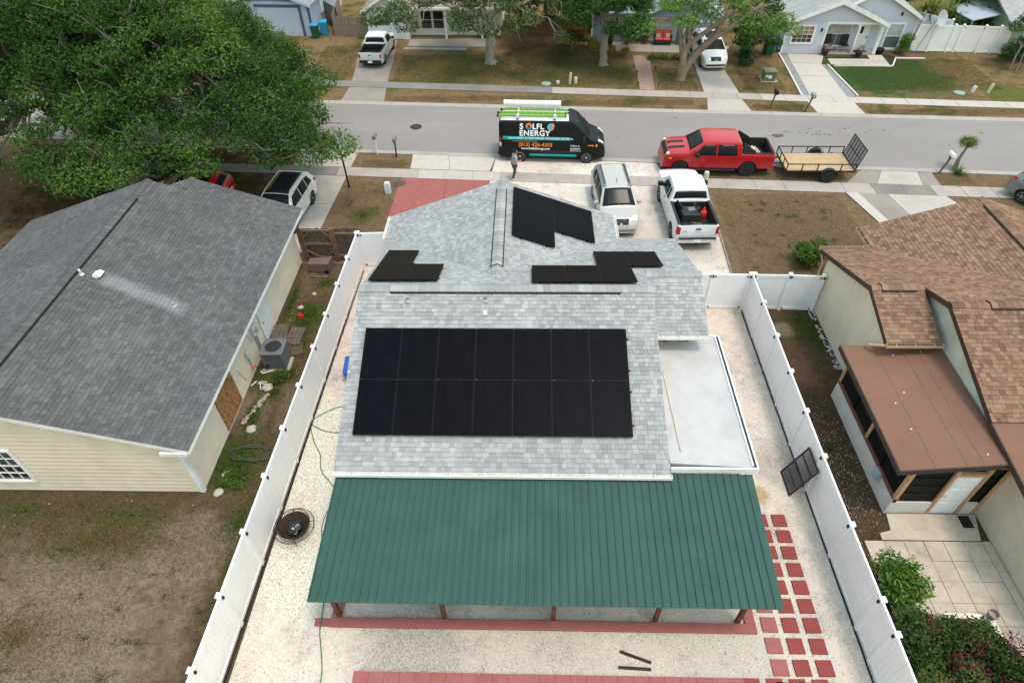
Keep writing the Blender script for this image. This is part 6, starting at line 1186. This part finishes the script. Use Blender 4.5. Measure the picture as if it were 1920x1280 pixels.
# lavender house
F=thing('house',(18.35,48.5,0),A,'lavender sided house with arched white porch across the street','house')
W_,ze,zr=6.6,2.25,3.6
wl=MB(); wl.b2(.05,2.75,.05,7,0,ze); wl.b2(2.75,W_-.05,.85,7,0,ze); wl.b2(W_-.1,9.15,.95,8,0,ze+.2); wl.add([(0.05,.05,2.1),(W_-.05,.05,2.1),(W_/2,.05,zr-.15)],[(0,1,2)]); wl.add([(2.9,.93,2.3),(9.15,.93,2.3),(6.0,.93,4.1)],[(0,1,2)]); wo=wl.build('wall',m['lav'],F)
siding(wo,[(0,0),(2.75,0),(2.75,ze),(0,ze)],(0,.05,0),(1,0,0),(0,-1,0),m['lav'],.17,objs=False,name='siding',skip=[(.5,2.0,.7,1.95)])
siding(wo,[(0.05,ze),(W_-.05,ze),(W_/2,zr-.16)],(0,.05,0),(1,0,0),(0,-1,0),m['lav'],.17,objs=False,name='siding')
siding(wo,[(W_,0),(9.15,0),(9.15,ze+.2),(6.6,3.7)],(0,.94,0),(1,0,0),(0,-1,0),m['lav'],.17,objs=False,name='siding',skip=[(7.3,8.4,.1,1.9)])
siding(wo,[(2.75,0),(W_-.1,0),(W_-.1,ze),(2.75,ze)],(0,.85,0),(1,0,0),(0,-1,0),m['lav'],.17,objs=False,name='siding',skip=[(3.0,4.7,.1,2),(5.2,6.1,-.1,1.9)])
gable(F,0,W_,0,7,ze,zr,m['rf_grey'],'Y',.28); rake(F,0,W_,0,ze,zr,.28); gable(F,2.85,9.15,.95,9,2.45,4.15,m['rf_grey'],'Y',.3); rake(F,2.85,9.15,.95,2.45,4.15,.3)
for x0 in(2.78,5.0,6.5): MB().b2(x0-.07,x0+.07,.02,.16,0,2.05).build('porch_post',m['trim'],F)
pa=MB()
for (a,b) in((2.85,4.93),(5.07,6.43)):
    pa.slab([(a,.04,2.08),(b,.04,2.08),(b,.04,2.02),(a,.04,2.02)],(0,.1,0))
    for (xa,xb) in((a,a+.12),(b,b-.12)): pa.slab([(xa,.04,2.02),(xb,.04,2.02),(xa,.04,1.9)],(0,.1,0))
pa.b2(2.7,6.6,.02,.16,2.06,2.2); pa.build('porch_arch',m['trim'],F)
m['wood_in']=pm('tan blinds behind glass',(.3,.17,.09),.25,6,.2,spec=.6)
window(F,(.55,.04,.78),(1,0,0),(0,-1,0),1.35,1.08,m['trim'],[pm('dark lower pane',(.06,.04,.035),.3,6,.1),m['wood_in']],4,4,.13,.05)
window(F,(7.35,.93,.2),(1,0,0),(0,-1,0),1.0,1.6,m['trim'],[pm('grey lower pane',(.1,.12,.13),.2,4,.1),m['glassl']],1,2,.13,.05)
window(F,(3.05,.84,.35),(1,0,0),(0,-1,0),1.65,1.55,m['trim'],[pm('porch lower pane',(.08,.1,.11),.3,4,.1),m['glassl']],2,2,.07,.05)
d=MB().b2(5.25,6.05,.78,.84,.05,1.88).build('door',m['trim'],F); MB().b2(5.42,5.6,.76,.78,1.2,1.65).build('door_glass',m['glass'],d); MB().box(5.97,.75,.95,.05,.05,.16).build('handle',m['black'],d)
MB().b2(2.7,6.6,-.05,.84,0,.06).build('porch_floor',concrete('pinkish porch floor',(.42,.33,.3)),F); MB().b2(5.2,6.1,.35,.7,.06,.08).build('door_mat',m['dkleaf'] and m['black'],F)
for x0 in(.02,W_-.02): MB().b2(x0-.06,x0+.06,-.02,.06,0,2.1).build('corner_board',m['trim'],F)
MB().b2(9.1,9.2,.9,1.0,0,2.4).build('corner_board',m['trim'],F)
for (x,y,z) in((2.45,.0,1.65),(.12,-.02,1.6),(7.9,.9,2.5)): MB().box(x,y,z,.1,.12,.22).build('wall_lamp',m['black'],F)
for i,(x,y) in enumerate(((3.05,-.25),(5.35,-.4))):
    cx,cy=rot2(x,y,A); p=thing('potted_plant',(18.35+cx,48.5+cy,0),0,['pale flowered potted plant left of the porch opening','pale flowered potted plant near the white front door'][i],'potted plant',None); MB().lathe([(.16,0),(.27,.38),(.3,.4),(.26,.42),(.02,.38)],n=14).build('pot',pm('dark brown pot',(.05,.035,.03),.2),p,smooth=40); leaves('plant',[(0,0,.55),(.12,.05,.62),(-.12,0,.6)],[.22]*3,60,.06,leafmat('pale flower',(.1,.08,.05),(.4,.3,.28),(.6,.5,.48)),p)
for i,x in enumerate((3.3,4.5)):
    cx,cy=rot2(x,.45,A); p=thing('patio_chair',(18.35+cx,48.5+cy,.06),A+R(180),['left dark metal patio chair on the lavender porch','right dark metal patio chair on the lavender porch'][i],'chair'); MB().b2(-.25,.25,-.25,.25,.42,.46).build('seat',m['blacktrim'],p); MB().box(0,-.27,.78,.5,.04,.6,rx=.15).build('backrest',m['blacktrim'],p)
    for a,b in((-1,-1),(1,-1),(1,1),(-1,1)): MB().tube([(a*.23,b*.23,.42),(a*.26,b*.26,0)],.014,5).build('leg',m['blacktrim'],p)
cx,cy=rot2(3.95,.5,A); p=thing('clay_pot',(18.35+cx,48.5+cy,.06),0,'little clay pot between the porch chairs','pot'); MB().lathe([(.08,0),(.12,.18),(.13,.2),(.02,.19)],n=10).build('pot',pm('terracotta',(.4,.15,.08),.1),p)
cx,cy=rot2(7.05,.35,A); p=thing('planter_tub',(18.35+cx,48.5+cy,0),A,'black tub beside the porch post of the lavender house','tub'); MB().lathe([(.22,0),(.3,.3),(.32,.32),(.28,.3),(.02,.25)],n=14).build('tub',m['black'],p)
def wheelie(loc,rz,label,body,lid,group='wheeled bins of the far houses'):
    b=thing('wheeled_bin',loc,rz,label,'bin',group); MB().box(0,0,.48,.5,.56,.9,taper=1.15).build('body',body,b,bevel=.03); MB().box(0,.0,.97,.62,.7,.1).build('lid',lid,b,bevel=.04); MB().tube([(-.25,.36,.93),(.25,.36,.93)],.02,6).build('handle',body,b)
    for sx_ in(-.24,.2): MB().lathe([(.11,0),(.11,.05),(.02,.05)],(sx_,.25,.11),'X',12).build('wheel',m['black'],b)
m['gbin']=pm('dark green bin plastic',(.015,.075,.035),.1,5,.5); m['bbin']=pm('bright blue bin plastic',(.03,.25,.45),.1,5,.5)
wheelie((17.35,48.3,0),R(10),'green wheeled bin left of the lavender house',m['gbin'],m['gbin']); wheelie((17.75,49.0,0),R(10),'bright blue wheeled bin left of the lavender house',m['bbin'],m['bbin'])
wheelie((-16.95,52.5,0),R(5),'green wheeled bin with blue lid beside the blue trimmed garage',m['gbin'],m['bbin']); wheelie((-16.4,53.2,0),R(5),'blue wheeled bin behind the green bin by the wooden fence',m['bbin'],m['bbin'])
# satellite dish on a leaning pole
p=thing('satellite_dish',(28.0,48.0,0),0,'round grey satellite dish on a slanted pole by the far white fence','satellite dish'); MB().tube([(-.3,0,0),(.35,.2,1.9),(.55,.3,2.3)],.035,6).build('mast',m['lead'],p); MB().tube([(-1.0,-.2,.3),(-.4,.1,3.4)],.03,6).build('pole',m['grey_wood'],p)
o=MB().lathe([(.01,0),(.3,.04),(.55,.14),(.56,.14),(.3,.02),(.01,-.02)],n=20).build('dish',pm('grey dish',(.34,.36,.38),.1,6,.5),p,smooth=50); o.location=(.75,.25,2.35); o.rotation_euler=(R(70),0,R(30))
# blue house behind the slim tree
F=thing('house',(4.7,51.05,0),A,'blue grey house with white door behind the slim dark tree','house')
wl=MB(); wl.b2(0,6.6,.05,7,0,2.2); wl.b2(6.5,9.3,-.55,7,0,2.2); wl.add([(6.5,-.5,2.2),(9.3,-.5,2.2),(7.9,-.5,3.0)],[(0,1,2)]); wl.add([(3.4,-.32,2.0),(9.5,-.32,2.0),(6.4,-.32,3.3)],[(0,1,2)]); wo=wl.build('wall',m['blues'],F)
siding(wo,[(0,0),(6.5,0),(6.5,2.2),(0,2.2)],(0,.04,0),(1,0,0),(0,-1,0),m['blues'],.17,objs=False,name='siding',skip=[(2.6,3.85,-.1,2.0),(4.1,6.3,.2,1.85),(.9,2.0,.3,1.8)])
siding(wo,[(3.4,2.0),(9.5,2.0),(6.4,3.25)],(0,-.33,0),(1,0,0),(0,-1,0),m['blues'],.17,objs=False,name='siding')
gable(F,3.2,9.6,-.4,7,2.0,3.5,m['rf_blue'],'Y',.25); rake(F,3.2,9.6,-.4,2.0,3.5,.25); gable(F,-.1,4.5,0,7,2.25,3.3,m['rf_blue'],'X',.3)
d=MB().b2(2.75,3.65,-.02,.04,.08,1.95).build('door',m['trim'],F); MB().b2(2.95,3.45,-.035,-.02,.62,1.1).build('door_glass',m['glass'],d); MB().b2(2.95,3.45,-.035,-.02,1.16,1.75).build('door_glass',m['glass'],d)
k=MB(); k.b2(2.62,2.75,-.04,.04,0,2.0); k.b2(3.65,3.78,-.04,.04,0,2.0); k.b2(3.3,6.5,-.1,.04,1.9,2.02); k.build('trim',m['trim'],F)
window(F,(4.25,.03,.3),(1,0,0),(0,-1,0),1.95,1.45,m['trim'],m['glassl'],2,3,.09,.05); window(F,(1.1,.03,.55),(1,0,0),(0,-1,0),.8,1.2,m['trim'],m['glass'],1,2,.08,.05)
gd=MB().b2(6.85,9.0,-.6,-.55,.05,1.7).build('garage_door',pm('blue garage door',(.24,.29,.37),.05),F)
for q in range(4): MB().b2(6.87,8.98,-.607,-.6,.07+q*.41,.45+q*.41).build('door_panel',gd.data.materials[0],gd)
k=MB(); k.b2(6.72,6.85,-.62,-.55,0,1.8); k.b2(9.0,9.13,-.62,-.55,0,1.8); k.b2(6.85,9.0,-.62,-.55,1.7,1.82); k.build('trim',m['trim'],F); MB().b2(-.06,.05,-.02,.06,0,2.2).build('corner_board',m['trim'],F)
p=thing('loveseat',(9.98,50.35,.03),A,'red cushioned garden loveseat on the blue house patio','bench'); rd=pm('coral cushion',(.55,.1,.07),.08,4,.8)
MB().b2(-.62,.62,-.3,.3,.3,.36).b2(-.62,.62,.27,.32,.36,.9).b2(-.66,-.6,-.3,.3,.36,.6).b2(.6,.66,-.3,.3,.36,.6).build('frame',m['blacktrim'],p)
for sx_ in(-.29,.29): MB().b2(sx_-.28,sx_+.28,-.28,.22,.36,.48).build('seat_cushion',rd,p,bevel=.04); MB().box(sx_,.2,.72,.56,.14,.5,rx=-.12).build('back_cushion',rd,p,bevel=.04); MB().box(sx_*1.2,.06,.62,.32,.1,.3,rx=-.3).build('pillow',pm('patterned pillow',(.5,.35,.28),.5,20,.85),p,bevel=.03)
for a,b in((-1,-1),(1,-1),(1,1),(-1,1)): MB().b2(a*.58-.03,a*.58+.03,b*.26-.03,b*.26+.03,0,.3).build('leg',m['blacktrim'],p)
for i,(x,y,c) in enumerate(((7.35,50.45,(.3,.05,.035)),(8.75,50.5,(.4,.06,.03)),(6.05,50.3,(.03,.03,.03)))):
    p=thing('potted_plant',(x,y,.03),0,['potted plant left of the white door','potted plant in a red pot right of the white door','black pot with plant behind the slim trunk'][i],'potted plant'); MB().lathe([(.15,0),(.22,.34),(.24,.36),(.02,.34)],n=12).build('pot',pm('pot %d'%i,c,.15),p,smooth=40); leaves('plant',[(0,0,.5),(.1,.05,.6)],[.2]*2,60,.07,m['dkleaf'],p)
# white house with garage
F=thing('house',(-12.6,52.05,0),R(-2),'white sided house with single garage behind the compact pickup','house')
wl=MB(); wl.b2(0,3.2,0,7,0,2.3); wl.b2(3.15,10.2,1.0,8,0,2.3); wl.add([(0,.0,2.3),(3.2,.0,2.3),(1.6,.0,3.1)],[(0,1,2)]); wo=wl.build('wall',m['whs'],F)
siding(wo,[(0,0),(3.2,0),(3.2,2.3),(1.6,3.05),(0,2.3)],(0,-.005,0),(1,0,0),(0,-1,0),m['whs'],.16,objs=False,name='siding',skip=[(.45,2.75,-.1,1.9)]); siding(wo,[(3.2,0),(10.2,0),(10.2,2.25),(3.2,2.25)],(0,.99,0),(1,0,0),(0,-1,0),m['whs'],.16,objs=False,name='siding',skip=[(4.0,5.8,.4,1.8),(6.5,7.4,-.1,1.9)])
gable(F,0,3.2,0,7,2.3,3.25,m['rf_tan'],'Y',.35); rake(F,0,3.2,0,2.3,3.25,.35); gable(F,3.2,10.2,.6,8,2.35,3.6,m['rf_tan'],'X',.4)
gd=MB().b2(.5,2.7,-.06,-.01,.03,1.86).build('garage_door',pm('white garage door',(.6,.62,.65),.03),F)
for q in range(8): MB().b2(.52,2.68,-.068,-.06,.05+q*.226,.26+q*.226).build('door_panel',gd.data.materials[0],gd)
k=MB(); k.b2(.38,.5,-.07,0,0,1.95); k.b2(2.7,2.82,-.07,0,0,1.95); k.b2(.5,2.7,-.07,0,1.86,1.97); k.build('trim',m['trim'],F)
for x0 in(4.05,5.0): window(F,(x0,.98,.5),(1,0,0),(0,-1,0),.8,1.25,m['trim'],m['glass'],1,2,.06,.04)
d=MB().b2(6.55,7.3,.93,.99,.05,1.85).build('door',m['trim'],F); MB().b2(6.72,7.13,.91,.93,.3,1.7).build('door_glass',pm('greenish door glass',(.25,.35,.33),.2,4,.2),d)
for x0 in(6.1,8.9): MB().b2(x0-.07,x0+.07,-.1,.04,0,2.25).build('porch_post',m['trim'],F)
MB().b2(3.2,10.2,-.15,-.05,2.15,2.3).build('porch_beam',m['trim'],F)
# blue trimmed garage at the upper left
F=thing('house',(-23.5,53.2,0),A,'pale blue house corner with dark blue trim behind the oak','house'); MB().b2(0,6.3,0,8,0,2.5).build('wall',m['bluel'],F); gable(F,0,6.3,0,8,2.5,3.7,m['rf_blue'],'Y',.35); rake(F,0,6.3,0,2.5,3.7,.35,m['bluel'])
k=MB(); k.b2(5.5,5.7,-.05,.0,0,2.3); k.b2(6.2,6.36,-.06,.1,0,2.45); k.b2(2,5.5,-.05,0,2.1,2.3); k.build('trim',m['blued'],F); MB().b2(2.2,5.5,-.02,0,0,2.1).build('garage_door',m['bluel'],F)
MB().b2(6.3,6.42,2.4,3.1,1.0,2.0).build('utility_box',pm('white utility box',(.6,.62,.64),.05),F)
# green house at the right edge
F=thing('house',(33.95,48.1,0),R(8),'green sided house with grey roof at the upper right corner','house'); wl=MB(); wl.b2(0,8,0,7,0,2.2); wo=wl.build('wall',m['grns'],F); siding(wo,[(0,0),(8,0),(8,2.2),(0,2.2)],(0,-.01,0),(1,0,0),(0,-1,0),m['grns'],.17,objs=False,name='siding',skip=[(1.0,2.6,.3,1.9)])
gable(F,0,8,0,7,2.2,3.9,m['rf_grey'],'X',.45); window(F,(1.1,-.01,.4),(1,0,0),(0,-1,0),1.4,1.4,m['trim'],m['glass'],2,2,.1,.05); MB().b2(-.06,.08,-.06,.06,0,2.2).build('corner_board',m['trim'],F); MB().slab([(-2.3,1.2,2.0),(-.3,1.2,2.3),(-.3,4.5,2.3),(-2.3,4.5,2.0)],(0,0,-.06)).build('awning',pm('grey awning',(.3,.33,.36),.1),F)
for (x,y) in((-2.2,1.3),(-2.2,4.4)): MB().b2(x-.04,x+.04,y-.04,y+.04,0,2.0).build('awning_post',m['lead'],F)
# wooden fences across the street
def woodfence(label,a,b,h,n,mt=None):
    a,b=Vector((*a,0)),Vector((*b,0)); d=b-a; an=math.atan2(d.y,d.x); f=thing('wooden_fence',a,an,label,'fence','weathered wooden fences by the far houses'); L_=d.length
    for i in range(n): MB().box((i+.5)*L_/n,0 if i%2 else .03,h/2+random.uniform(-.02,.03),L_/n*.9,.022,h).build('plank',mt or m['pale_wood'],f)
    for z in(.3,h-.3): MB().b2(0,L_,.012,.028,z-.04,z+.04).build('rail',m['pale_wood'],f)
woodfence('shadowbox wooden fence between the bins and the white garage',(-15.5,52.7),(-12.75,52.4),1.5,18); woodfence('wooden fence running back from the bins',(-17.2,56.5),(-15.5,54.4),1.6,16,m['grey_wood']); woodfence('wooden fence joining behind the bins',(-16.0,57.5),(-15.5,52.75),1.6,26); woodfence('dark wooden fence between the white and blue houses',(-1.0,52.8),(4.6,51.6),1.5,30,m['brown_wood'])
# patio umbrella beyond
p=thing('patio_umbrella',(3.0,54.6,0),0,'coral patio umbrella behind the fence at the top edge','umbrella'); MB().tube([(0,0,0),(0,0,2.4)],.03,6).build('pole',m['lead'],p); MB().lathe([(1.1,2.0),(.55,2.2),(.02,2.4)],n=8).build('canopy',pm('coral canopy',(.6,.13,.12),.05),p)
# ---------------------------------------------------------------- street furniture and small things
def mailbox(loc,label,box,post,lean=0,h=1.0,rz=0,tall=False):
    p=thing('mailbox',loc,rz,label,'mailbox','mailboxes along the street'); MB().tube([(0,0,-.05),(lean,0,h)],.05,4).build('post',post,p); s_=MB(); n=9; pr=[(-.09,0),(-.09,.12)]+[(.09*math.cos(PI-PI*k/8),.12+.09*math.sin(PI*k/8)) for k in range(9)]+[(.09,0)]
    vs=[(lean+a,-.24,h+b) for a,b in pr]+[(lean+a,.24,h+b) for a,b in pr]; k=len(pr); s_.add(vs,[tuple(range(k)),tuple(range(k,2*k))[::-1]]+[(i,k+i,k+(i+1)%k,(i+1)%k) for i in range(k)]); s_.build('box',box,p,smooth=40); MB().box(lean+.1,.05,h+.16,.02,.05,.14).build('flag',m['redp'],p); MB().tube([(lean*.6,-.02,h*.6),(lean,.18,h-.02)],.025,4).build('brace',post,p); MB().box(lean,0,h-.02,.16,.42,.035).build('shelf',post,p); return p
wp=pm('white painted post',(.7,.7,.68),.08)
mailbox((-8.76,33.5,0),'grey mailbox on a white post left of the driveway apron',m['grey_trim'],wp); mailbox((-7.6,33.15,0),'black mailbox on a black post beside the driveway apron',m['grey_trim'],m['black'],.02); mailbox((15.1,39.2,0),'black mailbox on a thin post across the street',m['black'],m['grey_wood'],.15); mailbox((17.1,38.65,0),'grey mailbox on a wooden post beside the lavender house drive',m['lead'],m['grey_wood'],.25); mailbox((21.98,31.2,0),'white mailbox on a leaning wooden post at the right verge',m['trim'],m['brown_wood'],.25)
p=thing('basketball_hoop',(-9.64,29.83,0),R(60),'black basketball hoop pole with dark backboard beside the left drive','basketball hoop'); MB().tube([(0,0,0),(-.05,0,2.2),(-.35,0,2.75)],.045,8).build('pole',m['black'],p); o=MB().slab([(-.6,-.55,2.5),(-.6,.55,2.5),(-.6,.6,2.9),(-.6,.4,3.25),(-.6,-.4,3.25),(-.6,-.6,2.9)],(-.03,0,0)).build('backboard',pm('grey backboard',(.12,.125,.13),.1),p); MB().tube([(-.35,0,2.75),(-.6,0,2.85)],.03,6).build('arm',m['black'],p); MB().tube([(-.86+.22*math.cos(2*PI*k/16),.22*math.sin(2*PI*k/16),2.6) for k in range(17)],.01,5).build('rim',m['rust'],p)
def pedestal(loc,label,c,r_=.13,h=.5,cat='utility post',tilt=0,sq=False):
    p=thing('utility_pedestal',loc,0,label,cat,'utility markers in the lawns'); b=MB()
    b.lathe([(r_,0),(r_,h*.85),(r_*.8,h),(.01,h)],n=4 if sq else 10); o=b.build('housing',pm('pedestal paint',c,.1,6,.7),p,smooth=50); o.rotation_euler=(0,tilt,PI/4 if sq else 0); return p
pedestal((-7.45,29.3,0),'white utility box in the lawn by the red driveway',(.5,.55,.52),.2,.62,sq=True); pedestal((2.7,43.2,0),'tan marker post on the far lawn',(.5,.43,.3),.09,.75,tilt=.05); pedestal((3.1,43.3,0),'short pale pedestal beside the tan marker post',(.5,.5,.45),.11,.42); pedestal((1.9,43.3,0),'low white cap left of the tan marker post',(.45,.42,.4),.12,.18); pedestal((29.7,41.4,0),'tan marker post at the right end of the far lawn',(.45,.43,.28),.1,.6,tilt=.15); pedestal((28.8,41.6,0),'short pale pedestal near the right end of the far lawn',(.5,.52,.47),.12,.38,tilt=.2); pedestal((9.35,30.35,0),'tan utility pedestal behind the white pickup mirror',(.5,.47,.36),.14,.6)
for (x,y,lb) in((1.1,43.25,'round green lid in the lawn left of the marker posts'),(27.9,41.4,'oval green lid near the right end of the far lawn'),(-6.95,30.2,'brown round lid in the lawn by the red driveway')): 
    p=thing('valve_lid',(x,y,0),0,lb,'lid','valve lids in the lawns'); MB().lathe([(.34,0),(.34,.03),(.28,.05),(.01,.05)],n=18).build('lid',pm('lid paint',(.2,.28,.24) if y>35 else (.09,.06,.05),.15,5,.8),p,smooth=40)
p=thing('transformer_box',(16.2,43.75,0),R(-4),'green utility transformer box on the lawn left of the lavender house drive','utility box'); MB().box(0,0,.3,.8,.7,.6).build('cabinet',pm('olive green paint',(.1,.135,.075),.15,5,.7),p,bevel=.03); MB().box(0,-.02,.63,.86,.78,.08).build('lid',pm('olive green lid',(.13,.17,.1),.15,5,.7),p,bevel=.02); MB().b2(-.1,.12,-.36,-.35,.2,.42).b2(-.28,-.14,-.36,-.35,.3,.42).build('label_plate',m['plate'],p); MB().box(0,0,.01,1.1,1.0,.04).build('pad',m['kerb'],p)
for i,(x,y) in enumerate(((7.25,42.6),(8.6,42.5),(7.4,44.5),(8.75,45.2))): p=thing('path_light',(x,y,0),0,['path light at the left foot of the brick path','path light at the right foot of the brick path','path light halfway up left of the brick path','path light halfway up right of the brick path'][i],'path light','path lights along the brick path'); MB().tube([(0,0,0),(0,0,.28)],.02,5).lathe([(.07,.28),(.06,.33),(.01,.38)],n=8).build('lamp',m['black'],p)
wb=thing('edging_timber',(9.05,25.5,0),0,'long pale edging board between the gravel drive and the brown lawn','edging'); MB().add([(.2,4.2,0),(.28,4.2,0),(-.1,-5.0,0),(-.18,-5.0,0),(.2,4.2,.07),(.28,4.2,.07),(-.1,-5.0,.07),(-.18,-5.0,.07)],[(3,2,1,0),(4,5,6,7),(0,1,5,4),(1,2,6,5),(2,3,7,6),(3,0,4,7)]).build('board',m['pale_wood'],wb)
# ---------------------------------------------------------------- the man by the van
def skin(name,joints,edges,mt,parent,sub=2):
    me=bpy.data.meshes.new(name); me.from_pydata([j[:3] for j in joints],edges,[]); o=link(bpy.data.objects.new(name,me),parent); sk_=o.modifiers.new('skin','SKIN'); sk_.use_smooth_shade=True
    for i,j in enumerate(joints): d=me.skin_vertices[0].data[i]; d.radius=(j[3],j[4] if len(j)>4 else j[3]); d.use_root=(i==0)
    s_=o.modifiers.new('sub','SUBSURF'); s_.levels=sub; s_.render_levels=sub; me.materials.append(mt); return o
pn=thing('person',(-.8,30.62,.03),R(20),'person in grey t-shirt and dark trousers standing behind the van, holding a phone','person'); pn.scale=(.97,.97,.97)
skn=pm('skin',(.42,.24,.17),.06,5,.6); tee=pm('heather grey t-shirt',(.27,.29,.32),.1,9,.85); trs=pm('charcoal trousers',(.06,.062,.066),.15,9,.85); shoe=pm('pale shoes',(.6,.56,.55),.08,9,.7); hair=pm('dark brown hair',(.02,.013,.01),.2,20,.7)
J=[(0,0,.98,.13,.16),(.01,0,1.2,.12,.16),(.03,0,1.4,.12,.17),(.05,0,1.5,.055),(.07,0,1.56,.05),(.08,0,1.64,.085,.075),(.085,0,1.72,.075,.07),
 (.02,.17,1.43,.06),(-.02,.23,1.18,.046),(.14,.2,1.0,.036),(.2,.18,.98,.03),
 (.02,-.17,1.43,.06),(-.01,-.24,1.17,.046),(.2,-.2,1.12,.036),(.28,-.16,1.14,.03),
 (0,.1,.9,.1),(.06,.11,.5,.066),(-.02,.12,.1,.045),(0,-.1,.9,.1),(-.02,-.1,.5,.066),(-.14,-.11,.12,.045),(.1,.13,.04,.04),(-.02,-.12,.04,.04)]
E_=[(0,1),(1,2),(2,3),(3,4),(4,5),(5,6),(2,7),(7,8),(8,9),(9,10),(2,11),(11,12),(12,13),(13,14),(0,15),(15,16),(16,17),(17,21),(0,18),(18,19),(19,20),(20,22)]
body=skin('body',J,E_,skn,pn)
skin('t_shirt',[(0,0,.94,.155,.19),(.01,0,1.18,.145,.185),(.03,0,1.38,.14,.19),(.045,0,1.46,.09),(.02,.18,1.42,.08),(-.02,.235,1.2,.07),(.02,-.18,1.42,.08),(-.01,-.24,1.2,.07)],[(0,1),(1,2),(2,3),(2,4),(4,5),(2,6),(6,7)],tee,pn)
skin('trousers',[(0,0,.96,.14,.175),(0,.1,.86,.115),(.06,.11,.5,.085),(-.02,.12,.12,.066),(0,-.1,.86,.115),(-.02,-.1,.5,.085),(-.14,-.11,.14,.066)],[(0,1),(1,2),(2,3),(0,4),(4,5),(5,6)],trs,pn)
for sy_,xx in((.12,-.02),(-.115,-.14)): skin('shoe',[(xx-.03,sy_,.05,.05),(xx+.09,sy_,.045,.045),(xx+.2,sy_,.035,.038)],[(0,1),(1,2)],shoe,pn)
skin('hair',[(.06,0,1.7,.098,.09),(.05,0,1.76,.08),(.02,0,1.64,.07)],[(0,1),(0,2)],hair,pn)
for hy,hx,hz,sg in((.18,.2,.98,1),(-.16,.28,1.14,-1)):
    for k in range(4): skin('finger',[(hx+.0,hy+sg*(-.03+.02*k),hz,.012),(hx+.05,hy+sg*(-.03+.02*k),hz-.005,.0095),(hx+.085-.006*abs(k-1.5),hy+sg*(-.025+.016*k),hz+.02,.0085)],[(0,1),(1,2)],skn,pn,1)
    skin('thumb',[(hx-.01,hy-sg*.03,hz,.013),(hx+.02,hy-sg*.055,hz+.02,.01),(hx+.05,hy-sg*.05,hz+.035,.009)],[(0,1),(1,2)],skn,pn,1)
for sy_ in(-.035,.035): MB().lathe([(.012,0),(.008,.01),(.001,.012)],(.165,sy_,1.675),'X',8).build('eye',m['black'],pn)
MB().box(.175,0,1.65,.03,.025,.045,ry=.3).build('nose',skn,pn,bevel=.008); MB().box(.163,0,1.61,.01,.05,.012).build('mouth',pm('lips',(.3,.1,.08),.1),pn)
for sy_ in(-.085,.085): MB().box(.08,sy_,1.65,.04,.02,.06).build('ear',skn,pn,bevel=.01)
a=R(20); cx,cy=rot2(.36*.97,-.16*.97,a); ph=thing('phone',(-.8+cx,30.62+cy,1.15),a,"dark phone held in the person's hand",'phone'); MB().box(0,0,0,.14,.07,.01,ry=-.4).build('case',m['black'],ph,bevel=.003)
